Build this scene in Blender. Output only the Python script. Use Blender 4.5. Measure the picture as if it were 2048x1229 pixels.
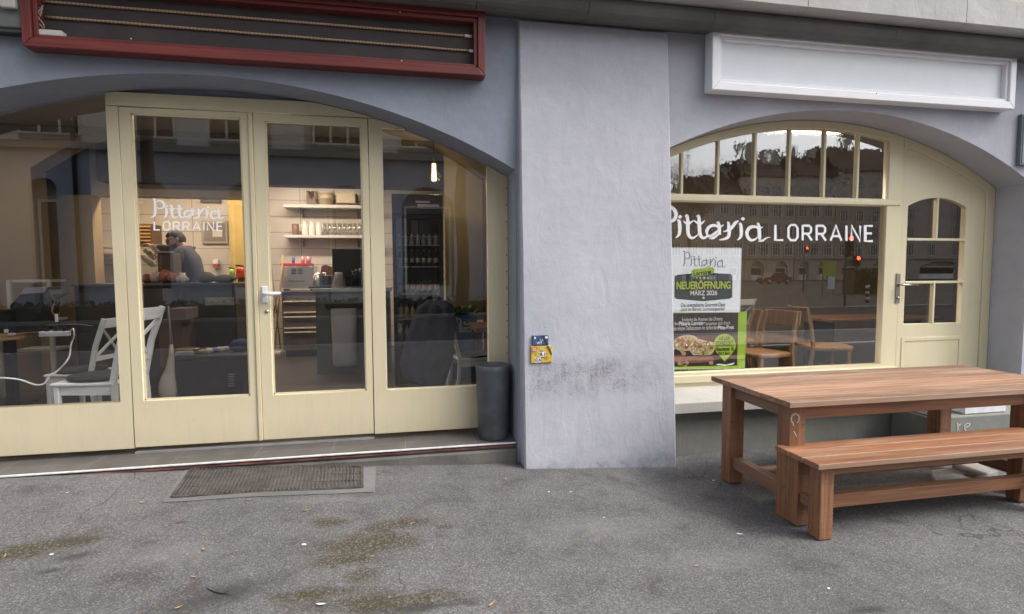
import bpy, bmesh, math, random
from math import sin, cos, pi, sqrt, radians
from mathutils import Vector, Matrix, Euler
random.seed(7)
scene = bpy.context.scene
for o in list(bpy.data.objects):
    bpy.data.objects.remove(o)
col = scene.collection

# ------------------------------------------------------------------ camera
EYE = 1.65
FPX = 1100.0
YAW, PITCH, ROLL = radians(11.24), radians(3.69), radians(-0.267)
cyw, syw, cp, sp, cr, sr = cos(YAW), sin(YAW), cos(PITCH), sin(PITCH), cos(ROLL), sin(ROLL)
FW = Vector((syw*cp, cyw*cp, -sp))
rt0 = Vector((cyw, -syw, 0)); up0 = rt0.cross(FW)
RT = cr*rt0 + sr*up0
UP = -sr*rt0 + cr*up0
cam_data = bpy.data.cameras.new('camera')
cam = bpy.data.objects.new('camera', cam_data); col.objects.link(cam)
M = Matrix.Identity(4)
for i in range(3):
    M[i][0] = RT[i]; M[i][1] = UP[i]; M[i][2] = -FW[i]
M[2][3] = EYE
cam.matrix_world = M
cam_data.sensor_width = 36; cam_data.lens = 36*FPX/2048
cam_data.clip_start = 0.05; cam_data.clip_end = 600
scene.camera = cam
scene.render.resolution_x = 1024; scene.render.resolution_y = 614

# ------------------------------------------------------------------ sky, sun, exposure
SUN_EL, SUN_AZ = radians(50), radians(118)      # azimuth clockwise from +Y
world = bpy.data.worlds.new('World'); scene.world = world; world.use_nodes = True
nt = world.node_tree; nt.nodes.clear()
sky = nt.nodes.new('ShaderNodeTexSky'); sky.sky_type = 'NISHITA'; sky.sun_disc = False
sky.sun_elevation = SUN_EL; sky.sun_rotation = SUN_AZ; sky.air_density = 1.0; sky.dust_density = 4.0; sky.ozone_density = 1.0
hs = nt.nodes.new('ShaderNodeHueSaturation'); hs.inputs['Saturation'].default_value = 0.30; hs.inputs['Value'].default_value = 1.0
bg = nt.nodes.new('ShaderNodeBackground'); bg.inputs['Strength'].default_value = 0.15
wo = nt.nodes.new('ShaderNodeOutputWorld')
nt.links.new(sky.outputs[0], hs.inputs['Color']); nt.links.new(hs.outputs[0], bg.inputs[0]); nt.links.new(bg.outputs[0], wo.inputs[0])
sl = bpy.data.lights.new('sun', 'SUN'); sl.energy = 0.8; sl.angle = radians(14); sl.color = (1, 0.96, 0.90)
so = bpy.data.objects.new('sun', sl); col.objects.link(so)
sd = Vector((sin(SUN_AZ)*cos(SUN_EL), cos(SUN_AZ)*cos(SUN_EL), sin(SUN_EL)))
so.rotation_euler = sd.to_track_quat('Z', 'Y').to_euler(); so.location = (0, -5, 20)
scene.view_settings.view_transform = 'Standard'; scene.view_settings.look = 'None'
scene.view_settings.exposure = 1.18; scene.view_settings.gamma = 1

# ------------------------------------------------------------------ pixel -> world helpers
def ray(px, py):
    return FW*FPX + RT*(px-1024) + UP*(614.5-py)
def P(px, py, Y):
    d = ray(px, py); p = d*(Y/d.y); return Vector((p.x, p.y, p.z+EYE))
def Zp(px, py, z):
    d = ray(px, py); p = d*((z-EYE)/d.z); return Vector((p.x, p.y, z))
def lerp_tab(t, x):
    if x <= t[0][0]: return t[0][1]
    for (a, b), (c, d) in zip(t, t[1:]):
        if x <= c: return b+(d-b)*(x-a)/(c-a)
    return t[-1][1]
GA = [(-4, .165), (-2.9, .155), (-.9, .10), (.3, .03), (.95, -.005), (2.35, -.092), (3, -.075), (8, -.07)]
GB = [(-4, .07), (1, 0), (2.5, -.055), (4, -.07), (8, -.07)]
def gz(x, y):
    t = min(1, max(0, (y-2)/2.5)); t = t*t*(3-2*t)
    z = lerp_tab(GA, x)*t + lerp_tab(GB, x)*(1-t)
    if y < 0: z = z*max(0, 1+y/3.0)+0.0
    return z
def G(px, py):
    z = 0
    for i in range(12):
        p = Zp(px, py, z); z = gz(p.x, p.y)
    return Vector((p.x, p.y, z))

# ------------------------------------------------------------------ objects
WM = {}
def tag(o, label=None, cat=None, group=None, kind=None):
    if label: o['label'] = label
    if cat: o['category'] = cat
    if group: o['group'] = group
    if kind: o['kind'] = kind
    return o
def thing(name, label, cat, loc=(0, 0, 0), rz=0, group=None, sc=1.0):
    o = bpy.data.objects.new(name, None); col.objects.link(o); o.empty_display_size = .1
    o.location = loc; o.rotation_euler = (0, 0, rz); o.scale = (sc, sc, sc)
    WM[o] = Matrix.Translation(loc) @ Matrix.Rotation(rz, 4, 'Z') @ Matrix.Scale(sc, 4)
    return tag(o, label, cat, group)
def copy_tree(o, parent=None, kids=None):
    c = o.copy(); col.objects.link(c)
    if parent is not None: c.parent = parent
    for ch in [k for k in WM if k.parent == o]:
        d = copy_tree(ch, c)
    WM[c] = Matrix.Identity(4)
    return c
def place(o, loc, rz, sc=None, label=None):
    o.location = loc; o.rotation_euler = (0, 0, rz)
    if sc: o.scale = (sc, sc, sc)
    if label: o['label'] = label
    return o
def link_mesh(name, me, mat, parent=None, world=True, loc=None):
    if world and parent is not None:
        me.transform(WM[parent].inverted())
    me.name = name
    o = bpy.data.objects.new(name, me); col.objects.link(o)
    if mat is not None and not me.materials: me.materials.append(mat)
    if parent is not None:
        o.parent = parent; WM[o] = WM[parent].copy()
    else:
        WM[o] = Matrix.Identity(4)
    return o

class MB:
    def __init__(s): s.v = []; s.f = []; s.sm = []
    def add(s, vs, fs, smooth=False, T=None):
        n = len(s.v)
        for p in vs:
            p = Vector(p)
            s.v.append(T @ p if T is not None else p)
        for f in fs: s.f.append([i+n for i in f]); s.sm.append(smooth)
        return s
    def box(s, x0, x1, y0, y1, z0, z1, T=None):
        x0, x1 = sorted((x0, x1)); y0, y1 = sorted((y0, y1)); z0, z1 = sorted((z0, z1))
        vs = [(x, y, z) for z in (z0, z1) for y in (y0, y1) for x in (x0, x1)]
        return s.add(vs, [(0, 2, 3, 1), (4, 5, 7, 6), (0, 1, 5, 4), (2, 6, 7, 3), (0, 4, 6, 2), (1, 3, 7, 5)], False, T)
    def bar(s, a, b, w, h=None, upv=(0, 0, 1)):
        a, b = Vector(a), Vector(b); h = h or w
        d = (b-a).normalized(); u = Vector(upv)
        if abs(d.dot(u)) > .98: u = Vector((0, 1, 0))
        r = d.cross(u).normalized(); u = r.cross(d)
        vs = [p + r*i*w/2 + u*j*h/2 for p in (a, b) for i, j in ((-1, -1), (1, -1), (1, 1), (-1, 1))]
        return s.add(vs, [(0, 1, 2, 3), (7, 6, 5, 4), (0, 4, 5, 1), (1, 5, 6, 2), (2, 6, 7, 3), (3, 7, 4, 0)])
    def tube(s, pts, r, n=10, smooth=True, caps=True):
        pts = [Vector(p) for p in pts]; rs = r if isinstance(r, (list, tuple)) else [r]*len(pts)
        vs = []; fs = []
        pr = None
        for i, p in enumerate(pts):
            d = (pts[min(i+1, len(pts)-1)] - pts[max(i-1, 0)]).normalized()
            if pr is None:
                u = Vector((0, 0, 1)) if abs(d.z) < .9 else Vector((1, 0, 0))
                pr = d.cross(u).normalized()
            pr = (pr - d*pr.dot(d)).normalized(); q = d.cross(pr)
            for k in range(n):
                a = 2*pi*k/n; vs.append(p + (pr*cos(a)+q*sin(a))*rs[i])
        for i in range(len(pts)-1):
            for k in range(n):
                k2 = (k+1) % n; fs.append((i*n+k, i*n+k2, (i+1)*n+k2, (i+1)*n+k))
        s.add(vs, fs, smooth)
        if caps:
            m = len(s.v)-len(vs)
            s.f.append([m+k for k in range(n)][::-1]); s.sm.append(False)
            s.f.append([m+(len(pts)-1)*n+k for k in range(n)]); s.sm.append(False)
        return s
    def lathe(s, prof, c=(0, 0, 0), n=24, smooth=True, T=None):
        vs = []; fs = []
        for r, z in prof:
            for k in range(n):
                a = 2*pi*k/n; vs.append((c[0]+r*cos(a), c[1]+r*sin(a), c[2]+z))
        for i in range(len(prof)-1):
            for k in range(n):
                k2 = (k+1) % n; fs.append((i*n+k, i*n+k2, (i+1)*n+k2, (i+1)*n+k))
        s.add(vs, fs, smooth, T)
        m = len(s.v)-len(vs)
        if prof[0][0] > 1e-5: s.f.append([m+k for k in range(n)][::-1]); s.sm.append(False)
        if prof[-1][0] > 1e-5: s.f.append([m+(len(prof)-1)*n+k for k in range(n)]); s.sm.append(False)
        return s
    def blob(s, c, r, n=10, jit=0, sc=(1, 1, 1)):
        prof = [(sin(pi*i/n), -cos(pi*i/n)) for i in range(n+1)]
        vs = []; fs = []; m = 2*n
        for a_, z in prof:
            for k in range(m):
                t = 2*pi*k/m; j = 1+random.uniform(-jit, jit)
                vs.append((c[0]+r*sc[0]*a_*cos(t)*j, c[1]+r*sc[1]*a_*sin(t)*j, c[2]+r*sc[2]*z*j))
        for i in range(n):
            for k in range(m):
                k2 = (k+1) % m; fs.append((i*m+k, i*m+k2, (i+1)*m+k2, (i+1)*m+k))
        return s.add(vs, fs, True)
    def prism(s, poly, y0, y1, axis='Y', T=None):
        n = len(poly)
        def mk(p, d):
            return {'Y': (p[0], d, p[1]), 'Z': (p[0], p[1], d), 'X': (d, p[0], p[1])}[axis]
        vs = [mk(p, y0) for p in poly] + [mk(p, y1) for p in poly]
        fs = [tuple(range(n)), tuple(range(2*n-1, n-1, -1))]
        fs += [((i+1) % n, i, i+n, (i+1) % n+n) for i in range(n)]
        return s.add(vs, fs, False, T)
    def build(s, name, mat, parent=None, bevel=0, world=True, seg=2):
        me = bpy.data.meshes.new(name)
        me.from_pydata([tuple(v) for v in s.v], [], s.f); me.update()
        for p, sm in zip(me.polygons, s.sm): p.use_smooth = sm
        bm = bmesh.new(); bm.from_mesh(me); bmesh.ops.remove_doubles(bm, verts=bm.verts, dist=1e-6)
        bmesh.ops.recalc_face_normals(bm, faces=bm.faces); bm.to_mesh(me); bm.free()
        o = link_mesh(name, me, mat, parent, world)
        if bevel:
            m = o.modifiers.new('bevel', 'BEVEL'); m.width = bevel; m.segments = seg; m.limit_method = 'ANGLE'; m.angle_limit = radians(40)
            m.harden_normals = False
        return o

def plate_mesh(outers, holes, y, t, bev=0.003):
    """solid plate in the XZ plane; front at y, thickness t; loops of (x, z)"""
    cu = bpy.data.curves.new('plate', 'CURVE'); cu.dimensions = '2D'; cu.fill_mode = 'BOTH'
    cu.extrude = max(t/2-bev, 0.0001); cu.bevel_depth = bev; cu.bevel_resolution = 1; cu.offset = -bev
    for lp in list(outers)+list(holes):
        s = cu.splines.new('POLY'); s.points.add(len(lp)-1); s.use_cyclic_u = True
        for q, (a, b) in zip(s.points, lp): q.co = (a, b, 0, 1)
    o = bpy.data.objects.new('tmp', cu); col.objects.link(o)
    dg = bpy.context.evaluated_depsgraph_get(); dg.update()
    me = bpy.data.meshes.new_from_object(o.evaluated_get(dg))
    me.transform(Matrix.Translation((0, y+t/2, 0)) @ Matrix.Rotation(pi/2, 4, 'X'))
    bpy.data.objects.remove(o); bpy.data.curves.remove(cu)
    me.materials.clear()
    return me
def plate(name, mat, parent, outers, holes, y, t, bev=0.003):
    return link_mesh(name, plate_mesh(outers, holes, y, t, bev), mat, parent)
def text_mesh(txt, width, height, depth=0.001, bold=0.0, align='LEFT'):
    cu = bpy.data.curves.new('txt', 'FONT'); cu.body = txt; cu.extrude = depth; cu.offset = bold
    o = bpy.data.objects.new('tmp', cu); col.objects.link(o)
    dg = bpy.context.evaluated_depsgraph_get(); dg.update()
    me = bpy.data.meshes.new_from_object(o.evaluated_get(dg))
    bpy.data.objects.remove(o); bpy.data.curves.remove(cu)
    xs = [v.co.x for v in me.vertices]; ys = [v.co.y for v in me.vertices]
    x0, x1, y0, y1 = min(xs), max(xs), min(ys), max(ys)
    me.materials.clear()
    for v in me.vertices:
        v.co.x = (v.co.x-x0)/(x1-x0)*width; v.co.y = (v.co.y-y0)/(y1-y0)*height
    return me
def text_at(name, mat, parent, txt, x0, x1, z0, z1, y, bold=0.0):
    """text filling the rectangle x0..x1, z0..z1 on a plane facing -Y at y"""
    me = text_mesh(txt, x1-x0, z1-z0, bold=bold)
    me.transform(Matrix.Translation((x0, y, z0)) @ Matrix.Rotation(pi/2, 4, 'X'))
    return link_mesh(name, me, mat, parent)
def strokes_mb(strokes, mapper, y, t=0.0012, wscale=1.0, mono=None):
    """variable-width pen strokes given as (x, y, width) in drawing units; mapper -> (x, z) on the pane"""
    mb = MB()
    for k, st in enumerate(strokes):
        pts = [(a[0], a[1]) for a in st]; ws = [(a[2] if len(a) > 2 else mono)*wscale for a in st]
        # resample with a smooth spline
        if len(pts) > 2 and mono is None:
            P2 = []; W2 = []
            for i in range(len(pts)-1):
                p0 = pts[max(i-1, 0)]; p1 = pts[i]; p2 = pts[i+1]; p3 = pts[min(i+2, len(pts)-1)]
                for u in (0, .25, .5, .75):
                    P2.append(tuple(.5*((2*p1[c])+(-p0[c]+p2[c])*u+(2*p0[c]-5*p1[c]+4*p2[c]-p3[c])*u*u+(-p0[c]+3*p1[c]-3*p2[c]+p3[c])*u**3) for c in (0, 1)))
                    W2.append(ws[i]+(ws[i+1]-ws[i])*u)
            P2.append(pts[-1]); W2.append(ws[-1]); pts, ws = P2, W2
        L = []; R_ = []
        for i, p in enumerate(pts):
            a = pts[max(i-1, 0)]; b = pts[min(i+1, len(pts)-1)]
            dx, dy = b[0]-a[0], b[1]-a[1]; n = math.hypot(dx, dy) or 1
            nx, ny = -dy/n, dx/n
            s_ = 1.0
            if mono is not None and 0 < i < len(pts)-1:
                d1 = (p[0]-a[0], p[1]-a[1]); d2 = (b[0]-p[0], b[1]-p[1])
                c = (d1[0]*d2[0]+d1[1]*d2[1])/((math.hypot(*d1)*math.hypot(*d2)) or 1)
                s_ = 1/max(.66, sqrt(max(0, (1+c)/2)))
            L.append((p[0]+nx*ws[i]/2*s_, p[1]+ny*ws[i]/2*s_)); R_.append((p[0]-nx*ws[i]/2*s_, p[1]-ny*ws[i]/2*s_))
        yy = y - k*0.00008
        for i in range(len(pts)-1):
            q = [mapper(*L[i]), mapper(*L[i+1]), mapper(*R_[i+1]), mapper(*R_[i])]
            vs = [(a, yy, b) for a, b in q]+[(a, yy+t, b) for a, b in q]
            mb.add(vs, [(0, 1, 2, 3), (7, 6, 5, 4), (0, 4, 5, 1), (1, 5, 6, 2), (2, 6, 7, 3), (3, 7, 4, 0)])
    return mb

# ------------------------------------------------------------------ materials
MATS = {}
def new_mat(name):
    m = bpy.data.materials.new(name); m.use_nodes = True
    MATS[name] = m
    return m, m.node_tree, m.node_tree.nodes['Principled BSDF']
def N(nt, t, **kw):
    n = nt.nodes.new(t)
    for k, v in kw.items():
        if k in n.inputs: n.inputs[k].default_value = v
        else: setattr(n, k, v)
    return n
def ramp(nt, src, stops, interp='LINEAR'):
    r = nt.nodes.new('ShaderNodeValToRGB'); r.color_ramp.interpolation = interp
    el = r.color_ramp.elements
    while len(el) < len(stops): el.new(.5)
    for e, (p, c) in zip(el, stops):
        e.position = p; e.color = (*c, 1) if len(c) == 3 else c
    nt.links.new(src, r.inputs[0]); return r
def mixc(nt, fac, a, b, mode='MIX'):
    m = nt.nodes.new('ShaderNodeMix'); m.data_type = 'RGBA'; m.blend_type = mode
    def s(sock, v):
        if hasattr(v, 'links') or hasattr(v, 'is_output'): nt.links.new(v, sock)
        elif isinstance(v, (tuple, list)): sock.default_value = (*v, 1) if len(v) == 3 else v
        else: sock.default_value = v
    s(m.inputs[0], fac); s(m.inputs[6], a); s(m.inputs[7], b)
    return m.outputs[2]
def mth(nt, op, a, b=None, c=None, clamp=False):
    m = nt.nodes.new('ShaderNodeMath'); m.operation = op; m.use_clamp = clamp
    for i, v in enumerate((a, b, c)):
        if v is None: continue
        if hasattr(v, 'is_output'): nt.links.new(v, m.inputs[i])
        else: m.inputs[i].default_value = v
    return m.outputs[0]
def coords(nt, scale=(1, 1, 1), kind='Object', loc=(0, 0, 0)):
    tc = nt.nodes.new('ShaderNodeTexCoord'); mp = nt.nodes.new('ShaderNodeMapping')
    mp.inputs['Scale'].default_value = scale; mp.inputs['Location'].default_value = loc
    nt.links.new(tc.outputs[kind], mp.inputs[0]); return mp.outputs[0]
def noise(nt, vec, scale, detail=4, rough=.55, dist=0):
    n = nt.nodes.new('ShaderNodeTexNoise'); n.inputs['Scale'].default_value = scale
    n.inputs['Detail'].default_value = detail; n.inputs['Roughness'].default_value = rough; n.inputs['Distortion'].default_value = dist
    nt.links.new(vec, n.inputs['Vector']); return n.outputs[0]
def bump(nt, b, h, strength=.3, dist=.01):
    n = nt.nodes.new('ShaderNodeBump'); n.inputs['Strength'].default_value = strength; n.inputs['Distance'].default_value = dist
    nt.links.new(h, n.inputs['Height']); nt.links.new(n.outputs[0], b.inputs['Normal'])
def simple(name, c, rough=.6, metal=0, var=.12, nscale=6, bmp=.05, bscale=60, spec=.5, coat=0):
    m, nt, b = new_mat(name)
    v = coords(nt); n = noise(nt, v, nscale, 5)
    lo = tuple(x*(1-var) for x in c); hi = tuple(min(1, x*(1+var)) for x in c)
    r = ramp(nt, n, [(.3, lo), (.7, hi)]); nt.links.new(r.outputs[0], b.inputs['Base Color'])
    b.inputs['Roughness'].default_value = rough; b.inputs['Metallic'].default_value = metal
    b.inputs['Specular IOR Level'].default_value = spec; b.inputs['Coat Weight'].default_value = coat
    if bmp: bump(nt, b, noise(nt, v, bscale, 3), bmp, .01)
    return m
def paint(name, c, rough):
    m = simple(name, c, rough=rough, var=.03, nscale=2, bmp=.05, bscale=90); nt = m.node_tree; b = nt.nodes['Principled BSDF']
    cc = b.inputs['Base Color'].links[0].from_socket; v = coords(nt)
    # hand grime, drips and little chips, strongest on the low rails
    g1 = ramp(nt, noise(nt, coords(nt, (9, 9, 1.1)), 1.4, 7, .72), [(.5, (0, 0, 0)), (.75, (1, 1, 1))]).outputs[0]
    low = boxmask(nt, [(2, -1, .30, .16)])
    cc = mixc(nt, mth(nt, 'ADD', mth(nt, 'MULTIPLY', g1, .14), mth(nt, 'MULTIPLY', mth(nt, 'MULTIPLY', low, noise(nt, v, 14, 6, .7)), .42), clamp=True), cc, tuple(x*.48 for x in c))
    chip = ramp(nt, noise(nt, v, 46, 3, .6), [(.735, (0, 0, 0)), (.745, (1, 1, 1))]).outputs[0]
    cc = mixc(nt, mth(nt, 'MULTIPLY', chip, .7), cc, tuple(x*.35 for x in c))
    nt.links.new(cc, b.inputs['Base Color']); return m
def emit(name, c, s):
    m, nt, b = new_mat(name)
    b.inputs['Base Color'].default_value = (*c, 1); b.inputs['Emission Color'].default_value = (*c, 1); b.inputs['Emission Strength'].default_value = s
    return m
def plaster(name, c, dirt=None, var=.10, bs=.35):
    m, nt, b = new_mat(name); v = coords(nt)
    n1 = noise(nt, v, 1.1, 6, .6); n2 = noise(nt, coords(nt, (3, 3, 4.2)), 3.2, 6, .7); n3 = noise(nt, v, 90, 3)
    lo = tuple(x*(1-var) for x in c); hi = tuple(x*(1+var) for x in c)
    base = ramp(nt, n1, [(.3, lo), (.7, hi)]).outputs[0]
    fine = ramp(nt, n2, [(.35, (.96, .96, .96)), (.65, (1.03, 1.03, 1.03))]).outputs[0]
    cc = mixc(nt, 1.0, base, fine, 'MULTIPLY')
    vt = nt.nodes.new('ShaderNodeTexVoronoi'); vt.inputs['Scale'].default_value = 3.2; nt.links.new(v, vt.inputs['Vector'])
    pit = mth(nt, 'LESS_THAN', vt.outputs['Distance'], .022)
    cc = mixc(nt, mth(nt, 'MULTIPLY', pit, .5), cc, tuple(x*.35 for x in c))
    if dirt: cc = dirt(nt, cc)
    nt.links.new(cc, b.inputs['Base Color']); b.inputs['Roughness'].default_value = .85
    tr_ = noise(nt, coords(nt, (2.2, 2.2, 1.0)), 2.6, 3, .5, 1.6)
    hsum = mth(nt, 'ADD', mth(nt, 'ADD', mth(nt, 'MULTIPLY', n2, .8), mth(nt, 'MULTIPLY', n3, .25)), mth(nt, 'MULTIPLY', tr_, 1.3))
    bump(nt, b, hsum, bs, .012)
    return m
def boxmask(nt, axes):
    """soft mask from world position; axes: list of (axis, lo, hi, soft)"""
    g = nt.nodes.new('ShaderNodeNewGeometry'); sx = nt.nodes.new('ShaderNodeSeparateXYZ'); nt.links.new(g.outputs['Position'], sx.inputs[0])
    out = None
    for ax, lo, hi, sf in axes:
        a = nt.nodes.new('ShaderNodeMapRange'); a.interpolation_type = 'SMOOTHSTEP'; nt.links.new(sx.outputs[ax], a.inputs[0]); a.inputs[1].default_value = lo-sf; a.inputs[2].default_value = lo+sf
        b_ = nt.nodes.new('ShaderNodeMapRange'); b_.interpolation_type = 'SMOOTHSTEP'; nt.links.new(sx.outputs[ax], b_.inputs[0]); b_.inputs[1].default_value = hi+sf; b_.inputs[2].default_value = hi-sf
        q = mth(nt, 'MULTIPLY', a.outputs[0], b_.outputs[0]); out = q if out is None else mth(nt, 'MULTIPLY', out, q)
    return out
def pier_dirt(nt, cc):
    k = boxmask(nt, [(0, 1.05, 1.85, .12), (2, .60, .88, .10)]); k2 = boxmask(nt, [(0, 1.75, 2.25, .15), (2, .62, .86, .10)])
    v = coords(nt); n = ramp(nt, noise(nt, v, 60, 6, .8), [(.44, (0, 0, 0)), (.56, (1, 1, 1))]).outputs[0]
    nb = ramp(nt, noise(nt, v, 5, 7, .75), [(.38, (.08, .08, .08)), (.58, (1, 1, 1))]).outputs[0]
    stq = ramp(nt, noise(nt, coords(nt, (26, 26, 1.3)), 1, 5, .7), [(.35, (.35, .35, .35)), (.6, (1, 1, 1))]).outputs[0]
    nb = mth(nt, 'MULTIPLY', nb, stq)
    f = mth(nt, 'MULTIPLY', mth(nt, 'MULTIPLY', mth(nt, 'ADD', k, mth(nt, 'MULTIPLY', k2, .7), clamp=True), mth(nt, 'ADD', mth(nt, 'MULTIPLY', n, .6), .25)), nb)
    cc = mixc(nt, mth(nt, 'ADD', mth(nt, 'MULTIPLY', f, 1.15), mth(nt, 'MULTIPLY', mth(nt, 'MAXIMUM', k, k2), .13), clamp=True), cc, (.175, .16, .165))
    ks = boxmask(nt, [(2, .05, .62, .25)]); cc = mixc(nt, mth(nt, 'MULTIPLY', mth(nt, 'MULTIPLY', ks, ramp(nt, noise(nt, coords(nt, (9, 9, .7)), 1.5, 6, .7), [(.5, (0, 0, 0)), (.72, (1, 1, 1))]).outputs[0]), .28), cc, (.22, .21, .21))
    kb = boxmask(nt, [(2, -.3, .02, .05)])
    f2 = mth(nt, 'MULTIPLY', kb, ramp(nt, noise(nt, v, 7, 6, .7), [(.45, (0, 0, 0)), (.62, (1, 1, 1))]).outputs[0])
    return mixc(nt, mth(nt, 'MULTIPLY', f2, .5), cc, (.12, .12, .12))
def wood(name, c1, c2, axis=0, scale=1, rough=.6, island=.0, wear=0, stripe=None):
    m, nt, b = new_mat(name)
    sc = [30*scale]*3; sc[axis] = 1.3*scale
    v = coords(nt, tuple(sc)); sc2 = [110*scale]*3; sc2[axis] = 2.5*scale; v2 = coords(nt, tuple(sc2))
    g = nt.nodes.new('ShaderNodeNewGeometry')
    # shift every plank's grain
    off = nt.nodes.new('ShaderNodeVectorMath'); off.operation = 'ADD'
    cmb = nt.nodes.new('ShaderNodeCombineXYZ'); r_ = mth(nt, 'MULTIPLY', g.outputs['Random Per Island'], 37.0)
    for i in range(3): nt.links.new(r_, cmb.inputs[i])
    nt.links.new(v, off.inputs[0]); nt.links.new(cmb.outputs[0], off.inputs[1])
    n1 = noise(nt, off.outputs[0], 1.0, 5, .6, .6); n2 = noise(nt, v2, 1.0, 4, .6)
    mid = tuple((a+b_)/2 for a, b_ in zip(c1, c2))
    base = ramp(nt, n1, [(.28, c1), (.5, mid), (.72, c2)]).outputs[0]
    fine = ramp(nt, n2, [(.35, (.72, .72, .72)), (.6, (1.06, 1.06, 1.06))]).outputs[0]
    cc = mixc(nt, .8, base, fine, 'MULTIPLY')
    if island:
        isl = ramp(nt, g.outputs['Random Per Island'], [(0, (1-island,)*3), (1, (1+island, 1+island*.9, 1+island*.8))]).outputs[0]
        cc = mixc(nt, 1, cc, isl, 'MULTIPLY')
    if wear:
        w = ramp(nt, noise(nt, coords(nt, (.6, 3.2, 3.2)), 2.6, 7, .68), [(.48, (0, 0, 0)), (.7, (1, 1, 1))]).outputs[0]
        cc = mixc(nt, mth(nt, 'MULTIPLY', w, wear), cc, (.36, .29, .235))
        w2 = ramp(nt, noise(nt, coords(nt, (1, 4, 4), loc=(3, 5, 1)), 4, 7, .75), [(.55, (0, 0, 0)), (.7, (1, 1, 1))]).outputs[0]
        cc = mixc(nt, mth(nt, 'MULTIPLY', w2, .62), cc, (.085, .05, .038))
        # fine pale scratches
        s_ = ramp(nt, noise(nt, coords(nt, (3, 40, 40), loc=(1, 2, 3)), 3, 3, .6), [(.66, (0, 0, 0)), (.7, (1, 1, 1))]).outputs[0]
        cc = mixc(nt, mth(nt, 'MULTIPLY', s_, .35), cc, (.5, .42, .35))
    if stripe:
        # bleached arrises along both sides of every plank
        sx_ = nt.nodes.new('ShaderNodeSeparateXYZ'); tc_ = nt.nodes.new('ShaderNodeTexCoord'); nt.links.new(tc_.outputs['Object'], sx_.inputs[0])
        fr_ = mth(nt, 'FRACT', mth(nt, 'DIVIDE', mth(nt, 'SUBTRACT', sx_.outputs[1], stripe[0]), stripe[1]))
        e_ = mth(nt, 'ABSOLUTE', mth(nt, 'SUBTRACT', fr_, .5)); e_ = mth(nt, 'ADD', e_, mth(nt, 'MULTIPLY', mth(nt, 'SUBTRACT', noise(nt, coords(nt, (1.5, 6, 6)), 3, 4), .5), .10))
        e_ = ramp(nt, e_, [(.452, (0, 0, 0)), (.485, (1, 1, 1))]).outputs[0]
        cc = mixc(nt, mth(nt, 'MULTIPLY', e_, .42), cc, (.42, .30, .215))
    nt.links.new(cc, b.inputs['Base Color']); b.inputs['Roughness'].default_value = rough
    bump(nt, b, n2, .22, .004)
    return m
def glass(name, f0=.07, tint=(1, 1, 1), wavy=0.0, wscale=3.0, rough=0.0):
    m = bpy.data.materials.new(name); m.use_nodes = True; nt = m.node_tree; nt.nodes.clear(); MATS[name] = m
    out = nt.nodes.new('ShaderNodeOutputMaterial'); mx = nt.nodes.new('ShaderNodeMixShader')
    tr = nt.nodes.new('ShaderNodeBsdfTransparent'); tr.inputs[0].default_value = (*tint, 1)
    gl = nt.nodes.new('ShaderNodeBsdfGlossy'); gl.inputs['Roughness'].default_value = rough; gl.inputs[0].default_value = (1, 1, 1, 1)
    lw = nt.nodes.new('ShaderNodeLayerWeight'); lw.inputs[0].default_value = .5
    p5 = mth(nt, 'POWER', lw.outputs['Facing'], 5.0)
    fac = mth(nt, 'ADD', mth(nt, 'MULTIPLY', p5, 1-f0), f0)
    nt.links.new(fac, mx.inputs[0]); nt.links.new(tr.outputs[0], mx.inputs[1]); nt.links.new(gl.outputs[0], mx.inputs[2]); nt.links.new(mx.outputs[0], out.inputs[0])
    if wavy:
        bp = nt.nodes.new('ShaderNodeBump'); bp.inputs['Strength'].default_value = 1; bp.inputs['Distance'].default_value = wavy
        n = noise(nt, coords(nt, (1, 1, .6)), wscale, 3, .5, .4); nt.links.new(n, bp.inputs['Height']); nt.links.new(bp.outputs[0], gl.inputs['Normal'])
    return m
# ================================================================== materials used by the setting
PAINT_L = plaster('plaster_blue_grey', (.240, .264, .318))
PAINT_R = plaster('plaster_lavender', (.425, .43, .482), dirt=pier_dirt)
PAINT_RR = plaster('plaster_lavender_right', (.395, .40, .452))
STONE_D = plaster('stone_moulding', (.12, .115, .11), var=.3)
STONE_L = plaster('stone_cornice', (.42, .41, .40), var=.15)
CEMENT = plaster('cement_base', (.185, .19, .17), var=.22)
CREAM = paint('cream_paint', (.66, .58, .395), .38)
CREAM2 = paint('cream_paint_old', (.67, .60, .405), .45)
GLASS = glass('pane_glass', .064)
GLASS_OLD = glass('old_pane_glass', .15, wavy=.0006, wscale=8)
GLASS_BIG = glass('large_pane_glass', .105, wavy=.0002, wscale=2.2)
METAL = simple('brushed_metal', (.45, .44, .43), rough=.32, metal=1, var=.1)
DARKMETAL = simple('dark_metal', (.08, .08, .085), rough=.5, metal=.6, var=.2)
ALU = simple('aluminium_edge', (.75, .76, .78), rough=.4, metal=.3, var=.15, nscale=20)
WHITEVINYL = simple('white_vinyl', (.86, .87, .90), rough=.5, var=.02, bmp=0)
BLACKPL = simple('black_plastic', (.018, .018, .020), rough=.45, var=.2)

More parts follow.
